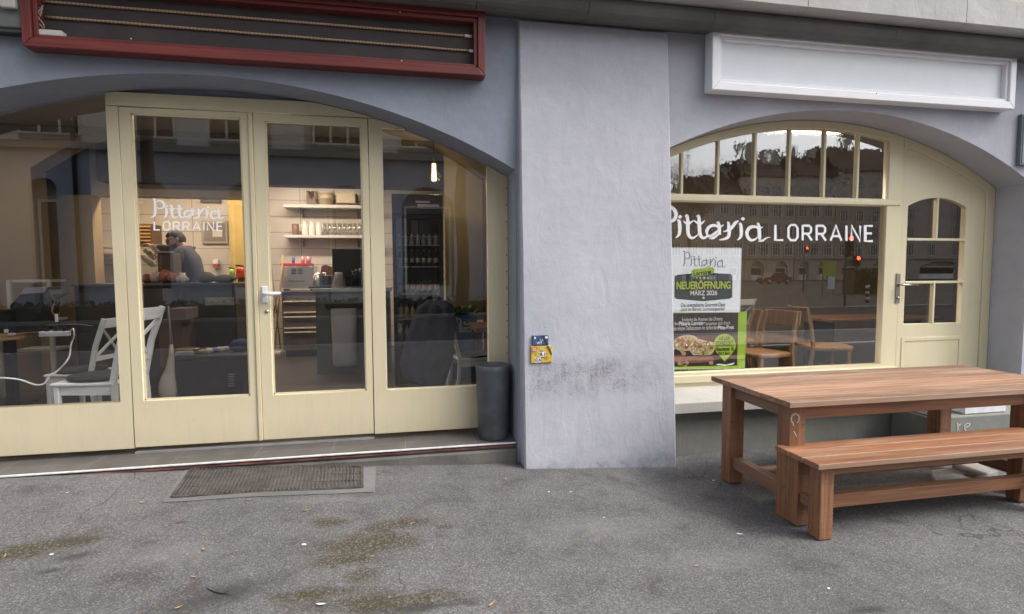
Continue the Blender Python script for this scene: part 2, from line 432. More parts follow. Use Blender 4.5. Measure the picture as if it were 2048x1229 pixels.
def asphalt():
    m, nt, b = new_mat('asphalt'); v = coords(nt)
    n1 = noise(nt, v, .55, 6, .6); n2 = noise(nt, v, 260, 2, .6); n3 = noise(nt, v, 3.2, 7, .72, .3)
    base = ramp(nt, n1, [(.3, (.108, .107, .110)), (.7, (.160, .157, .161))]).outputs[0]
    mott = ramp(nt, n3, [(.3, (.66, .63, .61)), (.47, (.97, .96, .95)), (.72, (1.16, 1.15, 1.15))]).outputs[0]
    cc = mixc(nt, 1, base, mott, 'MULTIPLY')
    # rough aggregate: light and dark stones a few millimetres across
    vo = nt.nodes.new('ShaderNodeTexVoronoi'); vo.inputs['Scale'].default_value = 165; nt.links.new(v, vo.inputs['Vector'])
    st = nt.nodes.new('ShaderNodeSeparateColor'); nt.links.new(vo.outputs['Color'], st.inputs[0])
    stone = ramp(nt, st.outputs[0], [(0, (.52, .52, .52)), (.4, (.88, .88, .89)), (.8, (1.10, 1.09, 1.07)), (.96, (1.75, 1.7, 1.65))]).outputs[0]
    cc = mixc(nt, .85, cc, stone, 'MULTIPLY')
    vo2 = nt.nodes.new('ShaderNodeTexVoronoi'); vo2.inputs['Scale'].default_value = 48; nt.links.new(v, vo2.inputs['Vector'])
    s2 = nt.nodes.new('ShaderNodeSeparateColor'); nt.links.new(vo2.outputs['Color'], s2.inputs[0])
    big = mth(nt, 'MULTIPLY', mth(nt, 'GREATER_THAN', s2.outputs[1], .93), mth(nt, 'LESS_THAN', vo2.outputs['Distance'], .26))
    cc = mixc(nt, mth(nt, 'MULTIPLY', big, .55), cc, (.30, .285, .26))
    # moss and damp stains, each with an outline of its own
    g = nt.nodes.new('ShaderNodeNewGeometry')
    edge = noise(nt, v, 4.5, 7, .75, .4)
    def patch(px, py, rx, ry, rot=0.0):
        c = G(px, py)
        mp = nt.nodes.new('ShaderNodeMapping'); mp.vector_type = 'TEXTURE'
        mp.inputs['Location'].default_value = (c.x, c.y, c.z); mp.inputs['Rotation'].default_value = (0, 0, rot); mp.inputs['Scale'].default_value = (rx, ry, 1)
        nt.links.new(g.outputs['Position'], mp.inputs[0])
        ln = nt.nodes.new('ShaderNodeVectorMath'); ln.operation = 'LENGTH'; nt.links.new(mp.outputs[0], ln.inputs[0])
        d = mth(nt, 'ADD', ln.outputs['Value'], mth(nt, 'MULTIPLY', mth(nt, 'SUBTRACT', edge, .5), 2.6))
        return mth(nt, 'SUBTRACT', 1.25, d, clamp=True)
    def union(ps):
        out = None
        for p in ps:
            k = patch(*p); out = k if out is None else mth(nt, 'MAXIMUM', out, k)
        return out
    moss = union([(735, 1085, .34, .14, .1), (800, 1050, .26, .09, .2), (690, 1120, .22, .09, 0), (660, 1045, .14, .06, 0), (720, 1150, .12, .08, 0), (890, 1055, .06, .03, 0),
                  (80, 1095, .34, .085, .25), (20, 1110, .24, .07, 0), (760, 1205, .42, .09, -.1), (640, 1190, .20, .07, 0)])
    mf = mth(nt, 'MULTIPLY', moss, ramp(nt, noise(nt, v, 70, 4, .7), [(.42, (.05, .05, .05)), (.56, (1, 1, 1))]).outputs[0])
    cc = mixc(nt, mth(nt, 'MULTIPLY', mf, 1.5, clamp=True), cc, (.060, .054, .027))
    damp = union([(155, 1112, .11, .045, .3), (100, 1142, .07, .03, .3), (870, 1212, .28, .04, 0), (135, 1080, .07, .03, 0), (470, 1185, .28, .10, .5), (25, 1140, .02, .01, 0), (1730, 1222, .14, .03, 0), (360, 1045, .05, .02, 0)])
    cc = mixc(nt, mth(nt, 'MULTIPLY', damp, .75, clamp=True), cc, (.045, .043, .042))
    pale = union([(640, 1000, .5, .06, 0), (330, 1110, .4, .14, 0), (1180, 1060, .5, .18, 0), (1420, 1120, .4, .14, 0)])
    cc = mixc(nt, mth(nt, 'MULTIPLY', pale, .22, clamp=True), cc, (.27, .262, .26))
    # cracks
    ck = nt.nodes.new('ShaderNodeTexVoronoi'); ck.feature = 'DISTANCE_TO_EDGE'; ck.inputs['Scale'].default_value = .8
    vv = nt.nodes.new('ShaderNodeVectorMath'); vv.operation = 'ADD'; nt.links.new(v, vv.inputs[0])
    nn = nt.nodes.new('ShaderNodeTexNoise'); nn.inputs['Scale'].default_value = 3; nt.links.new(v, nn.inputs['Vector'])
    sc_ = nt.nodes.new('ShaderNodeVectorMath'); sc_.operation = 'SCALE'; sc_.inputs['Scale'].default_value = .5; nt.links.new(nn.outputs['Color'], sc_.inputs[0]); nt.links.new(sc_.outputs[0], vv.inputs[1]); nt.links.new(vv.outputs[0], ck.inputs['Vector'])
    line = mth(nt, 'MULTIPLY', mth(nt, 'LESS_THAN', ck.outputs['Distance'], .0035), ramp(nt, n1, [(.5, (0, 0, 0)), (.56, (1, 1, 1))]).outputs[0])
    cc = mixc(nt, mth(nt, 'MULTIPLY', line, .6), cc, (.04, .04, .04))
    nt.links.new(cc, b.inputs['Base Color']); b.inputs['Roughness'].default_value = .88; b.inputs['Specular IOR Level'].default_value = .2
    h = mth(nt, 'ADD', mth(nt, 'MULTIPLY', st.outputs[0], .7), n2)
    bump(nt, b, h, .5, .006)
    return m
ASPHALT = asphalt()

# ================================================================== pavement: one sheet, following its slopes
def grid_sheet(name, xs, ys, zf, mat, skip=None):
    vs = [(x, y, zf(x, y)) for y in ys for x in xs]; n = len(xs)
    fs = [(j*n+i, j*n+i+1, (j+1)*n+i+1, (j+1)*n+i) for j in range(len(ys)-1) for i in range(n-1)]
    me = bpy.data.meshes.new(name); me.from_pydata(vs, [], fs); me.update()
    for p in me.polygons: p.use_smooth = True
    return tag(link_mesh(name, me, mat), kind='structure')
def rng(a, b, s):
    n = int(round((b-a)/s)); return [a+(b-a)*i/n for i in range(n+1)]
from mathutils import noise as mn
def pave_z(x, y):
    return gz(x, y) + .006*mn.noise(Vector((x*1.4, y*1.4, 0))) + .003*mn.noise(Vector((x*5, y*5, 1)))
KERB = -3.0
grid_sheet('pavement', [-60, -30, -15, -9]+rng(-6, 8, .1)+[10, 15, 30, 60, 90], [KERB]+rng(-2.5, -.5, .5)+rng(0, 4.95, .1), pave_z, ASPHALT)
ROADM = simple('road_asphalt', (.035, .034, .034), rough=.95, var=.2, nscale=2, bmp=.3, bscale=150, spec=.1)
grid_sheet('road', [-80, -20, 20, 120], [-11.7, KERB], lambda x, y: -.12, ROADM)
grid_sheet('ground', [-250, -80, 120, 300], [-200, -60, -11.7], lambda x, y: -.06, simple('far_pavement', (.055, .05, .044), var=.3, nscale=1, rough=.95, spec=.1))
KERBM = simple('granite_kerb', (.27, .27, .27), rough=.8, var=.2, nscale=12)
k = MB(); k.box(-60, 90, KERB-.14, KERB, -.3, .012); tag(k.build('kerb', KERBM, bevel=.01), kind='structure')
k = MB(); k.box(-60, 90, -11.7, -11.55, -.3, .0); tag(k.build('far_kerb', KERBM, bevel=.01), kind='structure')
YEL = simple('road_marking_yellow', (.55, .42, .08), rough=.7, var=.2)
k = MB(); k.box(-14, 5, -3.42, -3.30, -.119, -.113); tag(k.build('road_marking', YEL), kind='structure')

# ================================================================== the shop building
XL0, XL1, ZSP, ZAP = -3.87, .95, 2.505, 3.133
def arc_fn(xa, xb, zs, za):
    hw = (xb-xa)/2; r = za-zs; R = (hw*hw+r*r)/(2*r); xc = (xa+xb)/2; zc = za-R
    return lambda x, d=0: zc+sqrt(max(0, (R-d)**2-(x-xc)**2)), xc, zc, R
arcL, XCL, ZCL, RL = arc_fn(XL0, XL1, ZSP, ZAP)
XR0, XR1, ZSPR, ZAPR = 1.97, 6.405, 2.535, 3.160
arcR, XCR, ZCR, RR = arc_fn(XR0, XR1, ZSPR, ZAPR)
def arc_pts(f, a, b, n=64, d=0): return [(a+(b-a)*i/n, f(a+(b-a)*i/n, d)) for i in range(n+1)]
ZTOP = 3.80
bld = thing('shop_building', 'blue grey rendered old building with two shallow arched shopfronts and a grey pier', 'building', (0, 5, 0))
def wallpart(name, poly, y0, y1, mat, bev=0):
    mb = MB(); mb.prism(poly, y0, y1); o = mb.build(name, mat, bld); return o
wallpart('wall', [(-9, -.4), (XL0, -.4)]+arc_pts(arcL, XL0, XL1)+[(XL1, -.4), (.962, -.4), (.962, ZTOP), (-9, ZTOP)], 4.6, 5.05, PAINT_L)
wallpart('wall', [(.962, -.4), (XR0, -.4)]+arc_pts(arcR, XR0, XR1)+[(XR1, -.4), (12, -.4), (12, ZTOP), (.962, ZTOP)], 4.602, 5.05, PAINT_RR)
# the pier: slightly battered, with worn corners
def PY(z): return 4.42+.145*max(0, z)/3.75      # the pier face leans back to the wall towards its top
def make_pier():
    mb = MB(); nz = 60; random.seed(3)
    zs = [-.4+(ZTOP+.4-.09)*i/nz for i in range(nz+1)]
    L = lambda z: .984-.012*(z+.1)/3.8+.0035*mn.noise(Vector((z*3, 0, 2)))+.002*mn.noise(Vector((z*14, 5, 2)))
    Rr = lambda z: 2.366-.062*(z+.1)/3.8+.003*mn.noise(Vector((z*4, 9, 2)))
    vs = []
    for z in zs:
        c = .012
        yf = PY(z)
        vs += [(L(z), 4.6, z), (L(z), yf+c, z), (L(z)+c, yf, z), (Rr(z)-c, yf, z), (Rr(z), yf+c, z), (Rr(z), 4.6, z)]
    fs = [(i*6+k, i*6+k+1, i*6+k+7, i*6+k+6) for i in range(nz) for k in range(5)]
    mb.add(vs, fs)
    return mb.build('pier', PAINT_R, bld)
make_pier()
# moulding under the cornice and the cornice slab, in stones
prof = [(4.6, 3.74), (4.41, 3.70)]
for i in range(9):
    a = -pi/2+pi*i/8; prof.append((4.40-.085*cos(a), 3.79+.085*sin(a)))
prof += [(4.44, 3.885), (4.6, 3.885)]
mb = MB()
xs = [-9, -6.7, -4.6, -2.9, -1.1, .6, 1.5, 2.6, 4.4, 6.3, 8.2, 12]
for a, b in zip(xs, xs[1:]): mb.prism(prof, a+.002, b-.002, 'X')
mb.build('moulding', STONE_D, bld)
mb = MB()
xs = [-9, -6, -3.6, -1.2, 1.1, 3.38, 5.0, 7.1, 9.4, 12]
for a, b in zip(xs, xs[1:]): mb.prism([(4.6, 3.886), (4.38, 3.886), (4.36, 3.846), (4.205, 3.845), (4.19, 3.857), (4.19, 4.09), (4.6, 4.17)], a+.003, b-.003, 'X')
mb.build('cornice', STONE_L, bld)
mb = MB(); mb.box(-6.5, 1.4, 3.85, 4.559, 4.62, 4.80); mb.build('added_shade_slab', STONE_L, bld, bevel=.01)  # slab added above the view to shade the left wall and pier top
UPPER = plaster('upper_wall', (.44, .41, .35))
mb = MB(); mb.box(-9, 12, 4.56, 5.05, 4.15, 13)
mb.build('upper_wall', UPPER, bld)
mb = MB(); mb.prism([(3.9, 13), (13.5, 13), (13.5, 13.2), (8.6, 15.6), (3.9, 13.2)], -9.5, 12.5, 'X'); mb.build('roof', simple('roof_tile', (.16, .08, .06), var=.3), bld)
# window openings upstairs are out of view; interior shell
TILE = None
def tiles():
    m, nt, b = new_mat('wall_tiles'); v = coords(nt)
    sx = nt.nodes.new('ShaderNodeSeparateXYZ'); nt.links.new(v, sx.inputs[0]); cb = nt.nodes.new('ShaderNodeCombineXYZ')
    nt.links.new(sx.outputs[0], cb.inputs[0]); nt.links.new(sx.outputs[2], cb.inputs[1])
    br = nt.nodes.new('ShaderNodeTexBrick'); nt.links.new(cb.outputs[0], br.inputs['Vector'])
    br.offset = 0; br.inputs['Scale'].default_value = 1; br.inputs['Brick Width'].default_value = .62; br.inputs['Row Height'].default_value = .30; br.inputs['Mortar Size'].default_value = .005
    br.inputs['Color1'].default_value = (.62, .58, .53, 1); br.inputs['Color2'].default_value = (.58, .545, .50, 1); br.inputs['Mortar'].default_value = (.22, .20, .18, 1)
    nt.links.new(br.outputs[0], b.inputs['Base Color']); b.inputs['Roughness'].default_value = .25
    return m
TILE = tiles()
WARMWALL = simple('warm_wall', (.50, .43, .30), var=.05, rough=.8)
DARKWALL = simple('dark_wall', (.34, .275, .195), var=.1, rough=.85)
mb = MB(); mb.box(-9, 1.9, 11.0, 11.2, .2, 3.6); mb.build('back_wall', TILE, bld)
mb = MB(); mb.box(1.8, 1.98, 5.05, 11.0, .2, 3.6); mb.build('partition_wall', DARKWALL, bld)
for a in (-9.2, 11.9):
    mb = MB(); mb.box(a, a+.2, 5.051, 11.2, -.4, 3.49); mb.build('side_wall', DARKWALL, bld)
mb = MB(); mb.box(1.98, 12, 9.5, 9.7, .2, 3.6); mb.build('back_wall', DARKWALL, bld)
mb = MB(); mb.box(-9.2, 12.1, 5.05, 11.2, 3.5, 4.14); mb.build('ceiling', simple('ceiling_paint', (.30, .27, .22), var=.05), bld)
# boarded panel and lintel seen beyond the drinks fridge / over the kitchen
mb = MB(); a = P(250, 368, 8.9); b_ = P(490, 397, 8.9); mb.box(a.x-2.5, b_.x+.15, 8.9, 9.15, b_.z, a.z+.9); mb.build('kitchen_lintel', simple('lintel_paint', (.55, .47, .38), var=.05), bld)
inf0, _, _, _ = arc_fn(-4.53, 1.265, 2.97, 3.93); inf = lambda x, d=0: min(3.489, inf0(x, d))
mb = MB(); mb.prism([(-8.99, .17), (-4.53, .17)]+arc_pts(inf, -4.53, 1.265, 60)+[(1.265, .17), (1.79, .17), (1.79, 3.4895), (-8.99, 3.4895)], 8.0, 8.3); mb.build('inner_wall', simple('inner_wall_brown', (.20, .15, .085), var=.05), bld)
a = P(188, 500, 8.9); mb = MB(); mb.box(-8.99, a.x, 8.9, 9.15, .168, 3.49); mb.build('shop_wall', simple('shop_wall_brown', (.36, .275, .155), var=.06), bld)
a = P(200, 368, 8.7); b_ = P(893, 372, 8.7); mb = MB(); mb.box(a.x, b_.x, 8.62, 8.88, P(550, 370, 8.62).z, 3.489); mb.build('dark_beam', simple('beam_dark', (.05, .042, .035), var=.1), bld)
a = P(888, 330, 8.4); b_ = P(975, 640, 8.4)
mb = MB(); mb.box(a.x, 1.79, 8.4, 8.5, b_.z, 3.5); mb.build('panel_wall', simple('panel_cream', (.52, .44, .28), var=.04), bld)
a = P(456, 396, 10.4); b_ = P(490, 560, 10.4)
mb = MB(); mb.box(a.x, b_.x+.10, 10.4, 10.5, .2, a.z); mb.build('yellow_panel', simple('yellow_paint', (.44, .33, .11), var=.05), bld)

def floor_tiles():
    m, nt, b = new_mat('floor_tiles'); v = coords(nt)
    br = nt.nodes.new('ShaderNodeTexBrick'); nt.links.new(v, br.inputs['Vector']); br.offset = 0
    br.inputs['Scale'].default_value = 1; br.inputs['Brick Width'].default_value = .6; br.inputs['Row Height'].default_value = .3; br.inputs['Mortar Size'].default_value = .004
    br.inputs['Color1'].default_value = (.105, .098, .094, 1); br.inputs['Color2'].default_value = (.088, .083, .08, 1); br.inputs['Mortar'].default_value = (.16, .15, .14, 1)
    n = ramp(nt, noise(nt, v, 5, 6, .7), [(.3, (.75, .75, .75)), (.7, (1.3, 1.28, 1.25))]).outputs[0]
    nt.links.new(mixc(nt, 1, br.outputs[0], n, 'MULTIPLY'), b.inputs['Base Color']); b.inputs['Roughness'].default_value = .55
    bump(nt, b, noise(nt, v, 40, 5), .1, .004)
    return m
FT = floor_tiles()
mb = MB(); mb.box(XL0, XL1, 4.615, 5.05, -.1, .168); tag(mb.build('entrance_step', FT), kind='structure')
mb = MB(); mb.box(-9, 12, 5.051, 11.1, -.1, .166); tag(mb.build('floor', simple('dark_floor', (.06, .05, .045), rough=.4, var=.25, nscale=3)), kind='structure')
# white nosing on the step edge, the red brick course and cement below it
mb = MB(); mb.box(XL0, -2.13, 4.588, 4.614, .162, .172); mb.box(-2.126, -1.93, 4.588, 4.614, .162, .172); mb.box(-1.926, XL1-.01, 4.588, 4.614, .162, .172)
mb.build('step_nosing', ALU, bld, bevel=.002)
mb = MB(); mb.box(XL0, XL1-.01, 4.594, 4.613, .136, .150); mb.build('brick_course', simple('brick_red', (.15, .062, .045), var=.6, nscale=9, bmp=.5, bscale=30), bld)
mb = MB()
nx = 60
vs = []
for i in range(nx+1):
    x = XL0+(XL1-.01-XL0)*i/nx; y = 4.585+.012*mn.noise(Vector((x*3, 0, 0)))-.02
    vs += [(x, 4.612, -.2), (x, y, -.2), (x, y+.006, .105+.012*mn.noise(Vector((x*4, 7, 0)))), (x, 4.612, .118)]
mb.add(vs, [(i*4+k, i*4+k+1, i*4+k+5, i*4+k+4) for i in range(nx) for k in range(3)]); mb.build('step_riser', plaster('riser_cement', (.105, .10, .092), var=.35, bs=.8), bld)

# ---- left shopfront -------------------------------------------------
YF = 4.95
def px(x, y, Y=YF): return P(x, y, Y).x
def pz(x, y, Y=YF): return P(x, y, Y).z
B0, B1, B2, B3, B4 = px(270, 895), px(518, 880), px(527, 878), px(748, 866), XL1-.002
ZB, ZG, ZH = .215, .608, 3.075     # panel bottom, glass bottom, head top
HEAD_B = pz(500, 226)+.004         # underside of the head
Rin = .004
def cap(pts, a, b): return pts
# head: flat topped beam cut off by the arch
xa = [x for x in [XL0+i*.02 for i in range(300)] if arcL(x, Rin) > ZH]
hx0, hx1 = min(xa), max(xa)
hl = [x for x in [XL0+i*.005 for i in range(1200)] if x < XCL and arcL(x, Rin) > HEAD_B][0]
hr = 2*XCL-hl
PX0 = px(215, 230)                 # left face of the post
head = [(B0, HEAD_B), (B3, HEAD_B), (B3+.62, HEAD_B-.03)]
head = [(PX0, HEAD_B)]+[(x, arcL(x, Rin)) for x in [PX0+(hx0-PX0)*i/8 for i in range(9)] if x < hx0]+[(hx0, ZH), (hx1, ZH)]+[(x, arcL(x, Rin)) for x in [hx1+(hr-hx1)*i/10 for i in range(1, 11)]]
plate('head_beam', CREAM, bld, [head], [], YF-.012, .10)
mb = MB(); mb.prism([(hx0, ZH+.004)]+arc_pts(arcL, hx0+.001, hx1-.001, 24, .001)+[(hx1, ZH+.004)], YF+.03, YF+.06); mb.build('tympanum', PAINT_L, bld)

def lower_left():
    x0 = XL0+.003; xr = B0-.004
    out = [(x0, ZB), (xr, ZB), (xr, HEAD_B-.003), (PX0, HEAD_B-.003)]+[(x, arcL(x, Rin)) for x in [PX0+(x0-PX0)*i/30 for i in range(31)]]
    gx1 = px(225, 500)
    hole = [(x0, ZG-.005), (gx1, ZG-.005), (gx1, arcL(gx1, .003))]+[(x, arcL(x, .003)) for x in [gx1+(x0-gx1)*i/40 for i in range(1, 41)]]
    out = [(x0, ZB), (xr, ZB), (xr, HEAD_B-.003), (PX0, HEAD_B-.003)]+[(x, arcL(x, Rin)) for x in [PX0+(gx1-PX0)*i/5 for i in range(6)]]+[(gx1, ZG-.005), (x0, ZG-.005)]
    f = plate('fixed_window', CREAM, bld, [out], [], YF, .07)
    mb = MB(); mb.prism(hole[::1], YF+.035, YF+.041); mb.build('pane', GLASS, f)
    return f
lower_left()
def leaf(name, x0, x1, g0, g1, zt, gt, gb=ZG, zb=ZB+.006):
    f = plate(name, CREAM, bld, [[(x0, zb), (x1, zb), (x1, zt), (x0, zt)]], [[(g0, gb), (g1, gb), (g1, gt), (g0, gt)]], YF, .07, .004)
    mb = MB()
    for a, b, c, d in ((g0, g1, gb, gb+.012), (g0, g1, gt-.012, gt), (g0, g0+.012, gb, gt), (g1-.012, g1, gb, gt)): mb.box(a, b, YF+.012, YF+.03, c, d)
    mb.build('glazing_bead', CREAM, f)
    mb = MB(); mb.box(g0-.01, g1+.01, YF+.0315, YF+.0375, gb-.01, gt+.01); mb.build('pane', GLASS, f)
    return f
zt = HEAD_B-.004
l1 = leaf('folding_door', B0, B1, px(273, 500), px(490, 500), zt, pz(370, 231))
l2 = leaf('folding_door', B2, B3, px(537, 500), px(727, 500), zt, pz(620, 246))
mb = MB(); mb.box(B1+.002, B2-.002, YF-.014, YF+.05, ZB+.006, zt); mb.build('astragal', CREAM, bld, bevel=.004)
# right fixed window, cut by the arch
x0, x1 = B3+.006, B4
gx0, gx1 = px(769, 500), px(976, 600)
gt = HEAD_B-.075
xg = [x for x in [gx0+i*.005 for i in range(400)] if arcL(x, .004) < gt][0]
out = [(x0, ZB), (x1, ZB)]+[(x, arcL(x, Rin)) for x in [x1+(gx1-x1)*i/6 for i in range(7)]]+[(gx1, ZG), (gx0, ZG), (gx0, gt), (xg, gt)]+[(x, arcL(x, Rin)) for x in [xg+(hr+.01-xg)*i/8 for i in range(1, 9)]]+[(hr-.01, HEAD_B-.003), (x0, HEAD_B-.003)]
xs_ = [gx1+(gx0-gx1)*i/40 for i in range(41)]
f = plate('fixed_window', CREAM, bld, [out], [], YF, .07)
mb = MB(); mb.prism([(gx0, ZG), (gx1, ZG)]+[(x, min(gt+.002, arcL(x, .003))) for x in xs_[::2]], YF+.033, YF+.039); mb.build('pane', GLASS, f)
for i in range(13):
    mb = MB(); mb.lathe([(0, 0), (.006, .001), (.006, .003), (0, .004)], (0, 0, 0), 8, T=Matrix.Translation((B4-.012, YF-.001, .75+i*.15)) @ Matrix.Rotation(pi/2, 4, 'X')); mb.build('frame_screw', DARKMETAL, f)
# aluminium drip rail below the doors
mb = MB(); mb.box(B0, B3, YF-.006, YF+.05, .170, .186); mb.build('door_track', simple('track_grey', (.30, .30, .30), rough=.5, metal=.3), bld)
# lever handle on the second leaf
hx, hz = px(530, 588), pz(530, 588)
mb = MB(); mb.box(hx-.022, hx+.022, YF-.016, YF-.001, hz-.075, hz+.065)
h = mb.build('handle', simple('handle_white', (.72, .74, .80), rough=.35, var=.03), l2, bevel=.006)
mb = MB(); mb.tube([(hx, YF-.015, hz), (hx, YF-.05, hz), (hx+.03, YF-.056, hz+.002), (hx+.13, YF-.054, hz+.004)], [.014, .014, .017, .013], 10); mb.lathe([(0, 0), (.018, 0), (.018, .012), (0, .012)], (hx+.12, YF-.05, hz), 10)
mb.build('lever', MATS['handle_white'], h)
mb = MB(); mb.lathe([(0, 0), (.016, 0), (.016, .006), (0, .006)], n=12, T=Matrix.Translation((hx+.01, YF-.0005, hz-.15)) @ Matrix.Rotation(pi/2, 4, 'X')); mb.build('keyhole', METAL, l2)

# ---- pen strokes of the shop lettering ------------------------------
PIT = [
 [(165, 240, 12), (195, 215, 45), (225, 215, 45), (250, 235, 25)],
 [(212, 215, 40), (225, 300, 66), (232, 400, 70), (235, 490, 74), (222, 560, 66), (185, 612, 40), (125, 632, 8)],
 [(240, 285, 18), (285, 255, 34), (345, 245, 44), (405, 280, 62), (432, 335, 70), (418, 390, 62), (365, 425, 44), (300, 420, 30), (248, 380, 14)],
 [(465, 372, 2), (495, 370, 62), (527, 368, 2)],
 [(448, 410, 14), (480, 425, 60), (490, 500, 70), (485, 570, 62), (462, 610, 38), (425, 634, 8)],
 [(565, 365, 14), (600, 360, 58), (610, 430, 68), (612, 520, 70), (622, 590, 62), (665, 632, 42), (720, 620, 26), (768, 580, 8)],
 [(540, 418, 8), (585, 448, 34), (640, 445, 38), (700, 412, 10)],
 [(738, 365, 14), (772, 362, 58), (782, 440, 68), (785, 520, 70), (797, 590, 62), (842, 632, 42), (895, 615, 28), (935, 588, 8)],
 [(700, 412, 10), (748, 440, 34), (810, 450, 38), (868, 412, 8)],
 [(1152, 462, 6), (1085, 492, 34), (1005, 472, 44), (935, 492, 52), (895, 545, 62), (900, 590, 30), (880, 612, 8)],
 [(1040, 445, 12), (1068, 440, 46), (1082, 500, 68), (1085, 590, 62)],
 [(880, 622, 8), (960, 602, 34), (1030, 565, 44), (1062, 535, 10)],
 [(925, 635, 8), (990, 630, 42), (1045, 600, 36), (1085, 570, 10)],
 [(1195, 440, 10), (1218, 440, 42), (1228, 500, 66), (1232, 560, 66), (1215, 618, 52), (1150, 645, 34), (1078, 655, 8)],
 [(1375, 412, 8), (1325, 440, 54), (1270, 498, 54), (1218, 530, 38), (1138, 556, 6)],
 [(1405, 392, 2), (1436, 390, 62), (1470, 388, 2)],
 [(1372, 455, 12), (1402, 460, 56), (1413, 540, 66), (1408, 600, 56), (1385, 635, 34), (1350, 656, 8)],
 [(1738, 488, 6), (1680, 502, 34), (1600, 485, 44), (1532, 505, 56), (1498, 560, 64), (1512, 620, 58), (1562, 655, 42), (1625, 642, 28), (1665, 608, 10)],
 [(1645, 455, 12), (1668, 452, 44), (1680, 520, 68), (1686, 590, 66), (1690, 650, 46)],
 [(1662, 668, 8), (1735, 658, 34), (1790, 628, 20), (1855, 616, 4)],
]
# capitals on a 0..1 square: width per letter, monoline
LET = {
 'L': (.62, [[(0, 0), (0, 1), (.62, 1)]]),
 'O': (.72, [[(.18, 0), (.54, 0), (.72, .2), (.72, .8), (.54, 1), (.18, 1), (0, .8), (0, .2), (.18, 0)]]),
 'R': (.70, [[(0, 1), (0, 0)], [(0, .03), (.50, .03), (.66, .16), (.66, .42), (.50, .56), (.02, .56)], [(.36, .56), (.72, 1)]]),
 'A': (.84, [[(0, 1), (.42, 0), (.84, 1)], [(.15, .70), (.69, .70)]]),
 'I': (.0, [[(0, 0), (0, 1)]]),
 'N': (.68, [[(0, 1), (0, 0), (.68, 1), (.68, 0)]]),
 'E': (.60, [[(.60, 0), (0, 0), (0, 1), (.60, 1)], [(0, .49), (.52, .49)]]),
}
def caps_mb(word, x0, x1, yt, yb, mapper, y, wd, gap=.42):
    tot = sum(LET[c][0] for c in word)+gap*(len(word)-1); h = yb-yt; s = (x1-x0)/tot
    mb = MB(); cx = x0
    for c in word:
        w, st = LET[c]
        for k_, pl in enumerate(st):
            m2 = strokes_mb([[(cx+a*s, yt+b*h) for a, b in pl]], mapper, y-k_*.00025, mono=wd)
            mb.add(m2.v, m2.f)
        cx += (w+gap)*s
    return mb
def map1(gx_, gy): p = P(290+gx_/11.378, 380+gy/11.378, YF+.030); return (p.x, p.z)
YV = YF+.0295
strokes_mb(PIT, map1, YV, wscale=.88).build('script_lettering', WHITEVINYL, l1)
def map1b(gx_, gy): return map1(gx_, gy+(gx_-220)*.011)
caps_mb('LORRAINE', 212, 1760, 722, 912, map1b, YV, 33).build('capital_lettering', WHITEVINYL, l1)

# ---- right shopfront -------------------------------------------------
YR = 4.95
DX0 = px(1786, 500)            # right edge of the window part
DPOST = px(1800, 500)
ring = .085
xL = XR0+.004; xR = XR1-.004
ZS = .645                      # glass bottom
# outer frame: arch ring with jamb on the right, bottom rail, transom, post
def arcband(a, b, d0, d1, n=60):
    return [(x, arcR(x, d0)) for x in [a+(b-a)*i/n for i in range(n+1)]], [(x, arcR(x, d1)) for x in [a+(b-a)*i/n for i in range(n+1)]]
ZT0, ZT1 = pz(1560, 408), pz(1560, 393)
TL = px(1783, 500)
PR = DPOST
win_out = [(xL, ZS-.16), (PR, ZS-.16), (PR, arcR(PR, .003))]+[(x, arcR(x, .003)) for x in [PR+(xL-PR)*i/50 for i in range(1, 51)]]
big = [(xL+.07, ZS), (px(1768, 560), ZS), (px(1768, 560), ZT0), (xL+.07, ZT0)]
tl_x1 = px(1779, 340)
top = [(xL+.07, ZT1), (tl_x1, ZT1)]+[(x, arcR(x, ring)) for x in [tl_x1+(xL+.07-tl_x1)*i/40 for i in range(41)] if arcR(x, ring) > ZT1+.01]
w = plate('arched_window', CREAM2, bld, [win_out], [big, top], YR, .08, .005)
mb = MB(); mb.box(big[0][0]-.01, big[1][0]+.01, YR+.035, YR+.041, ZS-.01, ZT0+.01); mb.build('large_pane', GLASS_BIG, w)
mus = [px(p_, 360) for p_ in (1365, 1437.5, 1511, 1580, 1650, 1717)]
for m_ in mus:
    mb = MB(); mb.box(m_-.013, m_+.013, YR+.008, YR+.06, ZT1-.002, arcR(m_, ring)+.01); mb.build('glazing_bar', CREAM2, w, bevel=.004)
edges = [xL+.07]+mus+[tl_x1]
for i, (a, b) in enumerate(zip(edges, edges[1:])):
    zr = lambda x: arcR(x, ring)+.01
    q = [(a, ZT1-.005), (b, ZT1-.005), (b, zr(b)), ((a+b)/2, zr((a+b)/2)), (a, zr(a))]
    tilt = .004*((i*7) % 3-1)
    mb = MB(); mb.prism(q, YR+.030, YR+.034); mb.build('small_pane', GLASS_OLD, w)
mb = MB(); mb.box(xL, PR, YR-.022, YR-.001, ZS-.105, ZS-.03); mb.build('weather_bar', CREAM2, w, bevel=.006)
mb = MB(); mb.box(xL, PR-.02, YR-.012, YR-.001, ZT0+.008, ZT1-.02); mb.build('transom_moulding', CREAM2, w, bevel=.006)
